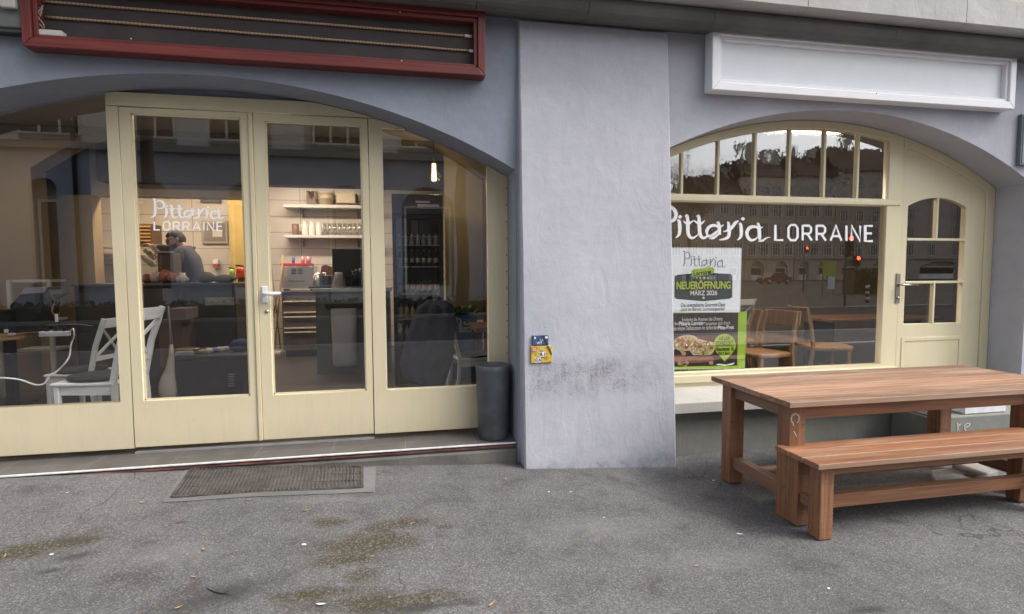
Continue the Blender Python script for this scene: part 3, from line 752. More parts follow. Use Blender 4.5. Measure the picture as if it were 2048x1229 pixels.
# the door with its own little arched light, and its frame
dl0, dl1 = PR+.004, xR
dout = [(dl0, .02), (dl1, .02)]+[(x, arcR(x, .003)) for x in [dl1+(dl0-dl1)*i/30 for i in range(31)]]
fr_w = .115
din = [(dl0+.006, .02), (dl1-fr_w, .02)]+[(x, arcR(x, fr_w-.02)) for x in [dl1-fr_w+(dl0+.006-(dl1-fr_w))*i/30 for i in range(31)]]
band = [(dl1, .02)]+[(x, arcR(x, .003)) for x in [dl1+(dl0-dl1)*i/30 for i in range(31)]]+[(x, arcR(x, fr_w-.02)) for x in [dl0+(dl1-fr_w-dl0)*i/30 for i in range(31)]]+[(dl1-fr_w, .02)]
plate('door_frame', CREAM2, bld, [band], [], YR, .09, .005)
g = lambda X, Y_: (px(1640+X/2.458, 200+Y_/2.458), pz(1640+X/2.458, 200+Y_/2.458))
gl_, gr_ = g(428, 800)[0], g(712, 800)[0]
gb_, gtm, gts = g(560, 1100)[1], g(582, 482)[1], g(435, 522)[1]
af, _, _, _ = arc_fn(gl_, gr_, gts, gtm)
ghole = [(gl_, gb_), (gr_, gb_)]+[(x, af(x)) for x in [gr_+(gl_-gr_)*i/24 for i in range(25)]]
dleaf = plate('side_door', CREAM2, bld, [din], [ghole], YR+.012, .06, .005)
mb = MB(); mb.prism(ghole, YR+.040, YR+.046); mb.build('pane', GLASS_BIG, dleaf)
z1, z2 = g(580, 687)[1], g(560, 897)[1]; xm = (gl_+gr_)/2
for (a, b, c, d) in ((gl_, gr_, z1-.013, z1+.013), (gl_, gr_, z2-.013, z2+.013), (xm-.013, xm+.013, z1+.014, gtm+.01), (xm-.013, xm+.013, gb_-.01, z2-.014)):
    mb = MB(); mb.box(a, b, YR+.008, YR+.05, c, d); mb.build('glazing_bar', CREAM2, dleaf, bevel=.004)
pzt = g(560, 1165)[1]
plate('lower_panel', CREAM2, dleaf, [[(gl_-.02, .25), (gr_+.02, .25), (gr_+.02, pzt), (gl_-.02, pzt)]], [[(gl_+.02, .29), (gr_-.02, .29), (gr_-.02, pzt-.04), (gl_+.02, pzt-.04)]], YR+.004, .012, .004)
hx, hz = px(1795, 570), pz(1795, 570)
mb = MB(); mb.box(hx-.026, hx+.026, YR-.010, YR-.001, pz(1795, 607), pz(1795, 547)); h = mb.build('handle_plate', simple('brass_grey', (.30, .27, .24), rough=.4, metal=.7), bld, bevel=.003)
mb = MB(); mb.tube([(hx, YR-.01, hz), (hx, YR-.055, hz), (hx+.02, YR-.06, hz), (hx+.20, YR-.058, hz-.005)], [.011, .011, .012, .008], 10)
mb.build('lever', METAL, h)
mb = MB(); mb.lathe([(0, 0), (.014, 0), (.014, .012), (0, .012)], n=12, T=Matrix.Translation((hx, YR-.0101, hz-.14)) @ Matrix.Rotation(pi/2, 4, 'X')); mb.build('key_cylinder', METAL, h)
# sill and cement wall below the window
zt_, = (P(1350, 776, 4.93).z,)
zf_, zb_ = P(1350, 808, 4.56).z, P(1350, 829, 4.56).z
mb = MB(); mb.prism([(4.95, zt_), (4.56, zf_), (4.555, zb_), (4.95, zb_-.0)], XR0+.002, PR+.02, 'X'); mb.build('window_sill', plaster('stone_sill', (.40, .385, .35), var=.12), bld, bevel=.006)
mb = MB(); mb.box(XR0+.001, XR1-.001, 4.655, 4.95, -.4, zb_-.002); mb.build('cement_plinth', CEMENT, bld)
# lettering on the large pane
def map2(gx_, gy):
    sx_ = 1320+(165+.546*(gx_-495))/4.097; sy_ = 200+(960+.655*(gy-370))/4.097+(sx_-1360)*.006
    p = P(sx_, sy_, YR+.033); return (p.x, p.z)
strokes_mb(PIT, map2, YR+.0335, wscale=.80).build('script_lettering', WHITEVINYL, w)
def map3(a, b): p = P(a, b+(a-1550)*.012, YR+.033); return (p.x, p.z)
caps_mb('LORRAINE', 1551, 1746, 450, 480.5, map3, YR+.0335, 4.3, .40).build('capital_lettering', WHITEVINYL, w)
# ================================================================== signs on the facade
REDWOOD = wood('red_painted_wood', (.105, .018, .015), (.20, .038, .030), axis=0, rough=.45)
REDWOODZ = wood('red_painted_wood_upright', (.105, .018, .015), (.20, .038, .030), axis=2, rough=.45)
DKPANEL = simple('dark_sign_panel', (.045, .034, .034), rough=.7, var=.25, nscale=3)
ROPE = None
def rope_mat():
    m, nt, b = new_mat('light_strip'); v = coords(nt)
    w_ = nt.nodes.new('ShaderNodeTexWave'); w_.inputs['Scale'].default_value = 12; w_.inputs['Distortion'].default_value = 1.0; nt.links.new(v, w_.inputs['Vector'])
    nt.links.new(ramp(nt, w_.outputs[0], [(.3, (.27, .18, .115)), (.7, (.40, .28, .185))]).outputs[0], b.inputs['Base Color']); b.inputs['Roughness'].default_value = .4
    return m
ROPE = rope_mat()
def frame_sign(x0, x1, z0, z1, wdt, yf, yb, root, mats, step, panel, panel_mat):
    ms = mats
    # mitred members with a stepped moulding
    def member(a0, a1, b0, b1, y0, y1, mat, name='frame'):
        pass
    L = [((x0, z0), (x1, z0), (x1-wdt, z0+wdt), (x0+wdt, z0+wdt), ms[0]), ((x0+wdt, z1-wdt), (x1-wdt, z1-wdt), (x1, z1), (x0, z1), ms[0]),
         ((x0, z0), (x0+wdt, z0+wdt), (x0+wdt, z1-wdt), (x0, z1), ms[1]), ((x1-wdt, z0+wdt), (x1, z0), (x1, z1), (x1-wdt, z1-wdt), ms[1])]
    for q in L:
        mb = MB(); mb.prism([(a, b) for a, b in q[:4]], yf, yb); mb.build('frame', q[4], root, bevel=.006)
    s = step; xa, xb, za, zb = x0+wdt+.001, x1-wdt-.001, z0+wdt+.001, z1-wdt-.001
    L = [((xa, za), (xb, za), (xb-s, za+s), (xa+s, za+s), ms[0]), ((xa+s, zb-s), (xb-s, zb-s), (xb, zb), (xa, zb), ms[0]),
         ((xa, za), (xa+s, za+s), (xa+s, zb-s), (xa, zb), ms[1]), ((xb-s, za+s), (xb, za), (xb, zb), (xb-s, zb-s), ms[1])]
    for q in L:
        mb = MB(); mb.prism([(a, b) for a, b in q[:4]], yf+.022, yb); mb.build('inner_moulding', q[4], root, bevel=.004)
    mb = MB(); mb.box(x0+wdt, x1-wdt, panel, panel+.02, z0+wdt, z1-wdt); return mb.build('panel', panel_mat, root)
Y1 = 4.47
sx0, sx1 = P(42, 60, Y1).x, P(971, 100, Y1).x
sz0, sz1 = (P(45, 88, Y1).z+P(970, 155, Y1).z)/2, (P(972, 20, Y1).z)
rs = thing('sign_frame', 'long dark red wooden sign frame with two unlit light strips and no lettering', 'sign', ((sx0+sx1)/2, 4.6, sz0))
panel = frame_sign(sx0, sx1, sz0, sz1, .060, Y1, 4.599, rs, (REDWOOD, REDWOODZ), .030, 4.565, DKPANEL)
for (a, b_) in (((85, 3), (930, 72)), ((92, 34), (938, 102))):
    p0, p1 = P(*a, 4.555), P(*b_, 4.555)
    n_ = 40; pts = [p0.lerp(p1, i/n_)+Vector((0, 0, .0025*mn.noise(Vector((i*.25, p0.z*9, 0))))) for i in range(n_+1)]
    mb = MB(); mb.tube(pts, .0095, 8); st = mb.build('light_strip', ROPE, rs)
    e0 = p1; mb = MB(); mb.tube([e0+Vector((.001, 0, 0)), e0+Vector((.055, 0, -.003))], .012, 8); mb.build('end_cap', WHITEVINYL, st)
PALEPL = simple('pale_plastic', (.55, .52, .47), rough=.5, var=.08)
a = P(82, 50, 4.55); mb = MB(); mb.box(a.x, a.x+.15, 4.50, 4.564, sz0+.092, sz0+.132); mb.build('power_supply', PALEPL, rs, bevel=.006)
mb = MB()
for i in range(3):
    c = P(78, 42, 4.52); pts = [c+Vector((.02*sin(t*.9+i)+.01*i, -.008*i, .10-.022*t)) for t in range(8)]; mb.tube(pts, .003, 6)
mb.build('cable', simple('cable_grey', (.35, .34, .33), var=.05), rs)
for q in ((262, 78), (803, 122), (800, 24)):
    p = P(*q, Y1); mb = MB(); mb.lathe([(0, 0), (.007, .001), (.006, .004), (0, .005)], n=8, T=Matrix.Translation((p.x, Y1+.001, p.z)) @ Matrix.Rotation(pi/2, 4, 'X')); mb.build('screw', METAL, rs)
WHITEP = simple('white_gloss_paint', (.84, .84, .87), rough=.3, var=.02, bmp=.03)
Y2 = 4.47
wx0, wx1 = P(1425, 120, Y2).x, P(2033, 160, Y2).x
wz0, wz1 = (P(1423, 183, Y2).z+P(2030, 215, Y2).z)/2, (P(1426, 54, Y2).z+P(2036, 105, Y2).z)/2
ws = thing('sign_frame', 'long blank white framed sign panel above the smaller arch', 'sign', ((wx0+wx1)/2, 4.6, wz0))
frame_sign(wx0, wx1, wz0, wz1, .070, Y2, 4.600, ws, (WHITEP, WHITEP), .030, 4.535, simple('white_panel', (.80, .83, .86), rough=.35, var=.02, bmp=0))
for q in ((1446, 61), (1660, 82), (1813, 95), (2022, 109), (1753, 187)):
    p = P(*q, Y2); mb = MB(); mb.lathe([(0, 0), (.006, .001), (.005, .003), (0, .004)], n=8, T=Matrix.Translation((p.x, Y2+.001, p.z)) @ Matrix.Rotation(pi/2, 4, 'X')); mb.build('screw', DARKMETAL, ws)
# neighbouring awning box at the far left, with its junction box
a = P(38, 62, 4.5)
aw = thing('awning_box', 'grey green awning box end at the left of the red sign', 'awning', (a.x-.6, 4.55, a.z))
mb = MB(); mb.box(a.x-2.2, sx0-.012, 4.50, 4.598, a.z+.02, 3.68); mb.build('cover', simple('awning_grey', (.13, .14, .13), rough=.6), aw, bevel=.01)
mb = MB(); mb.box(a.x-2.2, sx0-.012, 4.515, 4.598, a.z-.006, a.z+.018); mb.build('rail', DARKMETAL, aw)
p = P(20, 15, 4.49); mb = MB(); mb.box(p.x-.045, p.x+.045, 4.46, 4.499, p.z-.012, p.z+.12); mb.build('junction_box', PALEPL, aw, bevel=.008)
# small bluish sign at the far right edge of the facade
a = P(2044, 250, 4.56); sg = thing('wall_sign', 'edge of a small blue grey sign at the right edge of the wall', 'sign', (a.x+.3, 4.58, a.z))
z0_, z1_ = P(2044, 330, 4.56).z, P(2044, 228, 4.56).z
mb = MB(); mb.box(a.x, a.x+.6, 4.56, 4.60, z0_, z1_); mb.build('board', simple('sign_bluegrey', (.13, .15, .17), rough=.5), sg, bevel=.004)
mb = MB(); mb.box(a.x+.02, a.x+.58, 4.554, 4.559, z0_+.02, z1_-.02); mb.build('face', simple('sign_face', (.20, .22, .24), rough=.5), sg)

# ================================================================== pipe marker plates on the pier
PLY = 4.443
def plate_thing(label, cat, px0, px1, py0, py1, c, name):
    a, b = P(px0, py1, PLY), P(px1, py0, PLY)
    t = thing(name, label, cat, ((a.x+b.x)/2, 4.42, a.z))
    mb = MB(); mb.box(a.x, b.x, PLY-.002, 4.474, a.z, b.z); mb.build('plate', c, t, bevel=.004)
    return t, a.x, b.x, a.z, b.z
def worn(name, c):
    m, nt, b = new_mat(name); v = coords(nt)
    n = noise(nt, v, 30, 5, .7)
    cc = ramp(nt, n, [(.35, tuple(x*.45 for x in c)), (.5, c), (.8, tuple(min(1, x*1.2) for x in c))]).outputs[0]
    g_ = nt.nodes.new('ShaderNodeNewGeometry'); sx = nt.nodes.new('ShaderNodeSeparateXYZ'); nt.links.new(g_.outputs['Position'], sx.inputs[0])
    # black marker smear running down to the right across the plates
    px0, pz0 = P(1088, 678, PLY).x, P(1088, 678, PLY).z; px1, pz1 = P(1102, 708, PLY).x, P(1102, 708, PLY).z
    sl_ = (px1-px0)/(pz1-pz0)
    d = mth(nt, 'SUBTRACT', sx.outputs[0], mth(nt, 'ADD', mth(nt, 'MULTIPLY', mth(nt, 'SUBTRACT', sx.outputs[2], pz0), sl_), px0))
    d = mth(nt, 'ABSOLUTE', mth(nt, 'ADD', d, mth(nt, 'MULTIPLY', mth(nt, 'SUBTRACT', n, .5), .02)))
    k = mth(nt, 'MULTIPLY', mth(nt, 'LESS_THAN', d, .011), mth(nt, 'GREATER_THAN', sx.outputs[2], pz1-.01))
    nt.links.new(mixc(nt, mth(nt, 'MULTIPLY', k, .9), cc, (.02, .02, .025)), b.inputs['Base Color']); b.inputs['Roughness'].default_value = .5
    return m
BLUEP, YELP = worn('blue_enamel', (.045, .085, .20)), worn('yellow_enamel', (.60, .40, .05))
REDINK = simple('red_ink', (.5, .05, .04), var=.1); BLACKINK = simple('black_ink', (.02, .02, .022), var=.1); WINK = simple('white_ink', (.75, .75, .74), var=.08, nscale=60)
t, x0, x1, z0, z1 = plate_thing('small worn blue water pipe marker plate on the pier above the yellow one', 'marker plate', 1065, 1097, 671, 691, BLUEP, 'pipe_marker')
W_, H_ = x1-x0, z1-z0
text_at('lettering', WINK, t, '1', x0+.10*W_, x0+.20*W_, z0+.66*H_, z0+.88*H_, PLY-.003)
mb = MB(); mb.box(x0+.78*W_, x0+.95*W_, PLY-.0035, PLY-.0022, z0+.68*H_, z0+.9*H_); mb.build('number_tile', WINK, t)
text_at('lettering', WINK, t, '3,5', x0+.45*W_, x0+.66*W_, z0+.40*H_, z0+.62*H_, PLY-.003)
text_at('lettering', WINK, t, 'WT', x0+.24*W_, x0+.60*W_, z0+.06*H_, z0+.36*H_, PLY-.003, .01)
t, x0, x1, z0, z1 = plate_thing('small square yellow gas pipe marker plate with numbers 8,1 and 0,6', 'marker plate', 1062, 1104, 692, 727, YELP, 'pipe_marker')
W_, H_ = x1-x0, z1-z0
mb = MB(); mb.box(x0+.04*W_, x0+.27*W_, PLY-.0035, PLY-.0022, z0+.70*H_, z0+.94*H_); mb.build('number_tile', REDINK, t)
mb = MB(); mb.box(x0+.40*W_, x0+.68*W_, PLY-.0035, PLY-.0022, z0+.36*H_, z0+.64*H_); mb.build('number_tile', WINK, t)
mb = MB(); mb.box(x0+.18*W_, x0+.48*W_, PLY-.0035, PLY-.0022, z0+.04*H_, z0+.33*H_); mb.build('number_tile', WINK, t)
mb = MB(); mb.box(x0+.42*W_, x0+.60*W_, PLY-.0035, PLY-.0022, z0+.70*H_, z0+.83*H_); mb.build('number_tile', WINK, t)
text_at('lettering', WINK, t, 'SS', x0+.06*W_, x0+.25*W_, z0+.73*H_, z0+.91*H_, PLY-.0045, .01)
text_at('lettering', BLACKINK, t, '8,1', x0+.42*W_, x0+.66*W_, z0+.38*H_, z0+.62*H_, PLY-.0045, .01)
text_at('lettering', BLACKINK, t, '0,6', x0+.20*W_, x0+.46*W_, z0+.07*H_, z0+.30*H_, PLY-.0045, .01)
text_at('lettering', BLACKINK, t, 'DN', x0+.44*W_, x0+.58*W_, z0+.72*H_, z0+.81*H_, PLY-.0045)
mb = MB(); mb.box(x0+.25*W_, x0+.75*W_, PLY-.004, PLY-.0022, z0+.335*H_, z0+.35*H_); mb.box(x0+.50*W_, x0+.515*W_, PLY-.004, PLY-.0022, z0+.02*H_, z0+.334*H_); mb.build('divider', BLACKINK, t)

# ================================================================== planter by the pier
pc = P(988, 800, 4.79); top_z = P(987, 729, 4.79).z
rt_, rb_ = (P(1022, 735, 4.79).x-P(952, 735, 4.79).x)/2*.97, .128
pt = thing('planter', 'tall empty anthracite round planter on the step beside the pier', 'planter', (pc.x-.01, 4.79, .170))
hh = top_z-.170
mb = MB(); mb.lathe([(0, 0), (rb_, 0), (rb_+.004, .01), (rb_+(rt_-rb_)*.5, hh*.5), (rt_, hh*.92), (rt_, hh-.006), (rt_-.006, hh), (rt_-.014, hh-.002), (rt_-.016, hh*.9), (rb_-.01, hh*.62), (0, hh*.62)], (0, 0, 0), 48)
pot = mb.build('pot', simple('anthracite_plastic', (.070, .077, .088), rough=.45, var=.32, nscale=7, bmp=.08, bscale=25), pt, world=False)
mb = MB(); mb.lathe([(0, 0), (rt_-.03, 0), (rt_-.03, .006), (0, .012)], (0, 0, hh*.622), 24); mb.build('soil', simple('dry_soil', (.05, .04, .03), var=.4, nscale=40), pt, world=False)

# ================================================================== foot grate in its cement surround
c4 = [G(322, 1006), G(750, 986), G(752, 936), G(372, 938)]
y_f = (c4[0].y+c4[1].y)/2
CEM2 = plaster('grate_cement', (.155, .153, .152), var=.25, bs=.7)
def strip_quad(mb, q, n=30, dz=.004, th=.03):
    vs = []
    for i in range(n+1):
        t_ = i/n
        for a, b in ((q[0], q[1]), (q[3], q[2])):
            p = a.lerp(b, t_); j = .012*mn.noise(Vector((p.x*4, p.y*4, 3)))
            vs.append((p.x+j, p.y+j, pave_z(p.x, p.y)+dz))
    mb.add(vs, [(2*i, 2*i+2, 2*i+3, 2*i+1) for i in range(n)])
gq = [G(345, 996), G(724, 977), G(724, 936), G(384, 940)]
# surround as four bands around the pit
def band(mb, a, b, c, d): strip_quad(mb, [a, b, c, d], 24, .0045)
mb = MB(); band(mb, c4[0], c4[1], gq[1], gq[0]); band(mb, gq[3], gq[2], c4[2], c4[3])
vs = []
for (a, b, c, d) in ((c4[0], gq[0], gq[3], c4[3]), (gq[1], c4[1], c4[2], gq[2])): strip_quad(mb, [a, b, c, d], 8, .0045)
me_o = mb.build('grate_surround', CEM2); tag(me_o, kind='structure')
cen = sum(gq, Vector())/4
gr = thing('foot_grate', 'dirty metal foot scraper grate set in the pavement before the folding doors', 'grate', (cen.x, cen.y, cen.z))
IRON = simple('rusty_iron', (.10, .096, .092), rough=.6, metal=.5, var=.45, nscale=14, bmp=.3)
mb = MB()
def gp(u, v, dz=0):
    p = gq[0].lerp(gq[1], u).lerp(gq[3].lerp(gq[2], u), v); return Vector((p.x, p.y, pave_z(p.x, p.y)+.008+dz))
for (a, b) in (((0, 0), (1, 0)), ((0, 1), (1, 1)), ((0, 0), (0, 1)), ((1, 0), (1, 1))):
    mb.bar(gp(*a), gp(*b), .022, .016)
mb.build('frame', IRON, gr)
mb = MB()
for i in range(1, 46):
    u = i/46; mb.bar(gp(u, .01), gp(u, .99), .0125, .012)
for v_ in (.33, .66): mb.bar(gp(0, v_, -.004), gp(1, v_, -.004), .008, .008)
mb.build('bars', IRON, gr)
mb = MB(); q = [gp(0, 0, -.006), gp(1, 0, -.006), gp(1, 1, -.006), gp(0, 1, -.006)]
nn_ = 20
vs = []
for i in range(nn_+1):
    for v_ in (0, 1): vs.append(gp(i/nn_, v_, -.0045))
mb.add(vs, [(2*i, 2*i+2, 2*i+3, 2*i+1) for i in range(nn_)]); mb.build('dirt_tray', simple('pit_dirt', (.125, .115, .105), var=.5, nscale=9, bmp=.6, bscale=40), gr)

# ================================================================== wooden table and bench
TOPW = wood('weathered_plank', (.165, .078, .044), (.38, .215, .130), axis=0, scale=.8, rough=.6, island=.42, wear=.6, stripe=(-.475, .1590))
LEGW = wood('larch_upright', (.165, .070, .032), (.385, .178, .082), axis=2, scale=.9, rough=.55, island=.15, wear=.10)
RAILW = wood('larch_rail', (.175, .076, .038), (.38, .18, .088), axis=0, scale=.9, rough=.55, island=.15)
RAILY = wood('larch_cross_rail', (.15, .085, .055), (.30, .17, .10), axis=1, scale=.9, rough=.6, island=.15)
ENDW = simple('bleached_end', (.38, .27, .19), var=.15)
def planks(x0, x1, y0, y1, zt, th, n, gap, root, name, mat):
    mb = MB(); w_ = (y1-y0-gap*(n-1))/n
    for i in range(n):
        a = y0+i*(w_+gap); e = random.uniform(-.004, .004); dz = random.uniform(-.0012, .0012)
        mb.box(x0+e, x1+random.uniform(-.004, .004), a, a+w_, zt-th+dz, zt+dz)
    return mb.build(name, mat, root, bevel=.0035, world=True)
TZ = .775
tx0, tx1, ty0, ty1 = 2.505, 5.03, 3.165, 4.115
table = thing('picnic_table', 'large weathered reddish wooden table standing on the pavement behind the bench', 'table', ((tx0+tx1)/2, (ty0+ty1)/2, -.06))
planks(tx0, tx1, ty0, ty1, TZ, .038, 6, .003, table, 'tabletop', TOPW)
lw = .125
lx = (2.565, 4.60); ly = (3.245, 3.925)
first = None
for i, x in enumerate(lx):
    for j, y in enumerate(ly):
        mb = MB(); zb0 = (-.072 if i == 0 else -.02)
        mb.box(x, x+lw, y, y+lw, zb0, TZ-.040); o = mb.build('leg', LEGW, table, bevel=.008)
        if i == 0 and j == 0: first = o
mb = MB(); mb.box(lx[0]+lw+.001, lx[1]-.001, ly[0]+.02, ly[0]+.06, TZ-.145, TZ-.040); mb.build('apron', RAILW, table, bevel=.004)
mb = MB(); mb.box(lx[0]+lw+.001, lx[1]-.001, ly[1]+.06, ly[1]+.10, TZ-.145, TZ-.040); mb.build('apron', RAILW, table, bevel=.004)
for x in lx:
    mb = MB(); mb.box(x+.03, x+.07, ly[0]+lw+.001, ly[1]-.001, TZ-.145, TZ-.040); mb.build('apron', RAILY, table, bevel=.004)
    mb = MB(); mb.box(x+.025, x+.10, ly[0]+lw+.001, ly[1]-.001, .055, .150); mb.build('stretcher', RAILY, table, bevel=.005)
mb = MB(); ym = (ly[0]+ly[1]+lw)/2; mb.box(lx[0]+.101, lx[1]+.024, ym-.05, ym+.05, .06, .145); mb.build('stretcher', RAILW, table, bevel=.005)
# chalky hook mark on the front leg
mb = MB(); c = P(1590, 838, ly[0]-.001)
pts = [Vector((c.x+.030*cos(a), ly[0]-.0015, c.z+.034*sin(a))) for a in [radians(d) for d in range(-60, 255, 15)]]
pts += [Vector((c.x-.012, ly[0]-.0015, c.z-.05))]
mb.tube(pts, [.0055+.0015*sin(i*2.1) for i in range(len(pts))], 6)
mb.tube([Vector((c.x-.01, ly[0]-.0015, c.z-.085)), Vector((c.x+.012, ly[0]-.0015, c.z-.115)), Vector((c.x+.016, ly[0]-.0015, c.z-.13))], .0035, 6)
for v_ in mb.v: v_.y = ly[0]-.0015+(v_.y-(ly[0]-.0015))*.12
mb.build('paint_mark', simple('chalk', (.48, .46, .43), var=.2, nscale=50), first)

BZ = .452
bx0, bx1, by0, by1 = 2.495, 4.66, 2.885, 3.295
bench = thing('bench', 'reddish brown wooden bench standing on the pavement in front of the table', 'bench', ((bx0+bx1)/2, (by0+by1)/2, -.055))
planks(bx0, bx1, by0, by1, BZ, .034, 3, .005, bench, 'seat', wood('bench_plank', (.19, .078, .038), (.37, .178, .090), axis=0, scale=.8, rough=.55, island=.3, wear=.35, stripe=(-.205, .1383)))
for x in (2.555, 4.42):
    for y in (2.935, 3.14):
        mb = MB(); mb.box(x, x+.10, y, y+.10, -.06, BZ-.036); mb.build('leg', LEGW, bench, bevel=.007)
    mb = MB(); mb.box(x+.02, x+.075, 3.036, 3.139, .10, .17); mb.build('stretcher', RAILY, bench, bevel=.003)
mb = MB(); mb.box(2.656, 4.419, 2.955, 2.99, BZ-.098, BZ-.036); mb.build('apron', RAILW, bench, bevel=.003)
mb = MB(); mb.box(2.656, 4.419, 3.19, 3.225, BZ-.098, BZ-.036); mb.build('apron', RAILW, bench, bevel=.003)
mb = MB()
vs = []; n_ = 30
for i in range(n_+1):
    x = 2.632+(4.44-2.632)*i/n_; t_ = .012*mn.noise(Vector((x*2.5, 3, 0)))
    for (y, z) in ((3.055, .085), (3.055, .17+t_), (3.12, .17+t_*.7), (3.12, .085)): vs.append((x, y, z))
mb.add(vs, [(i*4+k, i*4+(k+1) % 4, i*4+4+(k+1) % 4, i*4+4+k) for i in range(n_) for k in range(4)]+[(0, 3, 2, 1), (n_*4, n_*4+1, n_*4+2, n_*4+3)])
mb.build('stretcher', RAILW, bench, bevel=.003)

# stone block below the side door, white crates on it, loose paving slab
a0, a1 = P(1868, 850, 4.2), P(2100, 850, 4.2)
zb_blk = P(1930, 833, 4.2).z
blk = tag(MB().box(P(1866, 850, 4.2).x, 6.38, 4.2, 4.652, -.2, zb_blk).build('door_step', CEMENT, bevel=.012), kind='structure')
mb = MB()
m3 = lambda a, b: (P(a, b, 4.198).x, P(a, b, 4.198).z)
strokes_mb([[(1914, 846), (1916, 856), (1915, 866)], [(1915, 853), (1922, 848)], [(1930, 856), (1938, 852), (1940, 848), (1934, 847), (1929, 852), (1930, 861), (1936, 864)]], m3, 4.197, mono=2.2).build('chalk_scrawl', MATS['chalk'], bld)
def crate(label, x0, x1, y0, z0, w_=.30):
    t = thing('crate', label, 'crate', ((x0+x1)/2, y0+w_/2, z0), group='white slatted crates on the door step')
    WC = MATS.get('white_wash') or simple('white_wash', (.66, .67, .70), rough=.6, var=.1, nscale=10)
    for k in range(3):
        zz = z0+.006+k*.088
        for (a, b, c, d) in ((x0, x1, y0, y0+.012), (x0, x1, y0+w_-.012, y0+w_), (x0, x0+.012, y0+.0125, y0+w_-.0125), (x1-.012, x1, y0+.0125, y0+w_-.0125)):
            mb = MB(); mb.box(a, b, c, d, zz, zz+.07); mb.build('slat', WC, t, bevel=.003)
    for (a, b) in ((x0+.013, y0+.013), (x1-.04, y0+.013), (x0+.013, y0+w_-.04), (x1-.04, y0+w_-.04)):
        mb = MB(); mb.box(a, a+.027, b, b+.027, z0, z0+.265); mb.build('corner_post', WC, t)
    mb = MB(); mb.box(x0+.013, x1-.013, y0+.042, y0+w_-.042, z0+.002, z0+.012); mb.build('bottom', WC, t)
p0, p1 = P(1930, 830, 4.24), P(2003, 826, 4.24)
crate('white slatted crate on the door step behind the right table legs', p0.x, p1.x+.05, 4.24, zb_blk+.002)
p1 = P(1868, 818, 4.24)
crate('white crate on the door step mostly hidden behind the rear table leg', p1.x-.02, p0.x-.16, 4.26, zb_blk+.002)
s0 = Zp(1900, 938, .0); 
mb = MB(); qs = [Zp(1904, 930, -.01), Zp(1950, 924, -.01), Zp(1996, 943, -.01), Zp(1955, 953, -.01)]
mb.prism([(p.x, p.y) for p in qs], -.075, -.01, 'Z'); tag(mb.build('paving_slab', plaster('slab_stone', (.30, .28, .25), var=.25), bevel=.006), 'loose square concrete slab lying under the table near the door step', 'slab')
mb = MB(); qs = [Zp(1862, 940, -.035), Zp(1905, 935, -.035), Zp(1958, 955, -.035), Zp(1940, 965, -.035), Zp(1870, 960, -.035)]
mb.prism([(p.x, p.y) for p in qs], -.078, -.035, 'Z'); tag(mb.build('paving_slab', plaster('slab_pale', (.36, .35, .34), var=.2), bevel=.006), 'pale thin concrete slab under the rear right leg of the table', 'slab')

# ================================================================== leaves, petals and paper scraps on the pavement
LEAFM = simple('dry_leaf', (.42, .27, .14), rough=.7, var=.35, nscale=30); SCRAP = simple('paper_scrap', (.70, .70, .70), rough=.8, var=.1)
def leaf_mesh(nm, L, W, curl, mat, seed):
    random.seed(seed); n = 8; vs = []; fs = []
    for i in range(n+1):
        t = i/n; w_ = W*sin(pi*min(1, t*1.02+.02))**.8*(1+random.uniform(-.12, .12)); x = (t-.5)*L; bend = .1*L*sin(t*3)
        for k in (-1, 0, 1):
            vs.append((x, k*w_/2+bend, .004+curl*(abs(k)*.5+ (2*t-1)**2)*L*.35))
    for i in range(n):
        for k in (0, 1): a = i*3+k; fs.append((a, a+1, a+4, a+3))
    me = bpy.data.meshes.new(nm); me.from_pydata(vs, [], fs); me.materials.append(mat); me.update()
    for p in me.polygons: p.use_smooth = True
    return me
leafs = [leaf_mesh('dry_leaf', .042+.010*i, .014+.003*(i % 3), .25+.15*(i % 3), LEAFM, i) for i in range(5)]
scr = [leaf_mesh('paper_scrap', .035, .022, .12, SCRAP, 20), leaf_mesh('paper_scrap', .050, .014, .3, SCRAP, 21)]
spots = [(860, 958, 0), (1012, 961, 0), (995, 970, 0), (287, 1006, 0), (500, 1002, 0), (740, 947, 0), (613, 1022, 0), (864, 1098, 0), (824, 1050, 0), (745, 1115, 0), (408, 1072, 0), (409, 1102, 0),
         (388, 1156, 0), (780, 1198, 0), (985, 1214, 0), (358, 1219, 0), (8, 1116, 0), (1395, 1135, 0), (640, 930, 0), (2046, 1090, 0)]
sides = ['before the grate', 'near the pier foot', 'near the moss', 'at the left of the pavement', 'towards the bench']
random.seed(11)
spots_sorted = sorted(spots)
ordn = 0
for (a, b, k) in spots_sorted:
    p = G(a, b); me = random.choice(leafs)
    o = bpy.data.objects.new('dry_leaf', me); col.objects.link(o); WM[o] = Matrix.Identity(4)
    o.location = (p.x, p.y, pave_z(p.x, p.y)+.004); o.rotation_euler = (random.uniform(-.1, .1), random.uniform(-.1, .1), random.uniform(0, 6.3)); s_ = random.uniform(.5, .9); o.scale = (s_, s_, s_)
    tag(o, 'small dry brown leaf lying on the grey asphalt pavement', 'leaf', 'dry leaves scattered on the pavement')
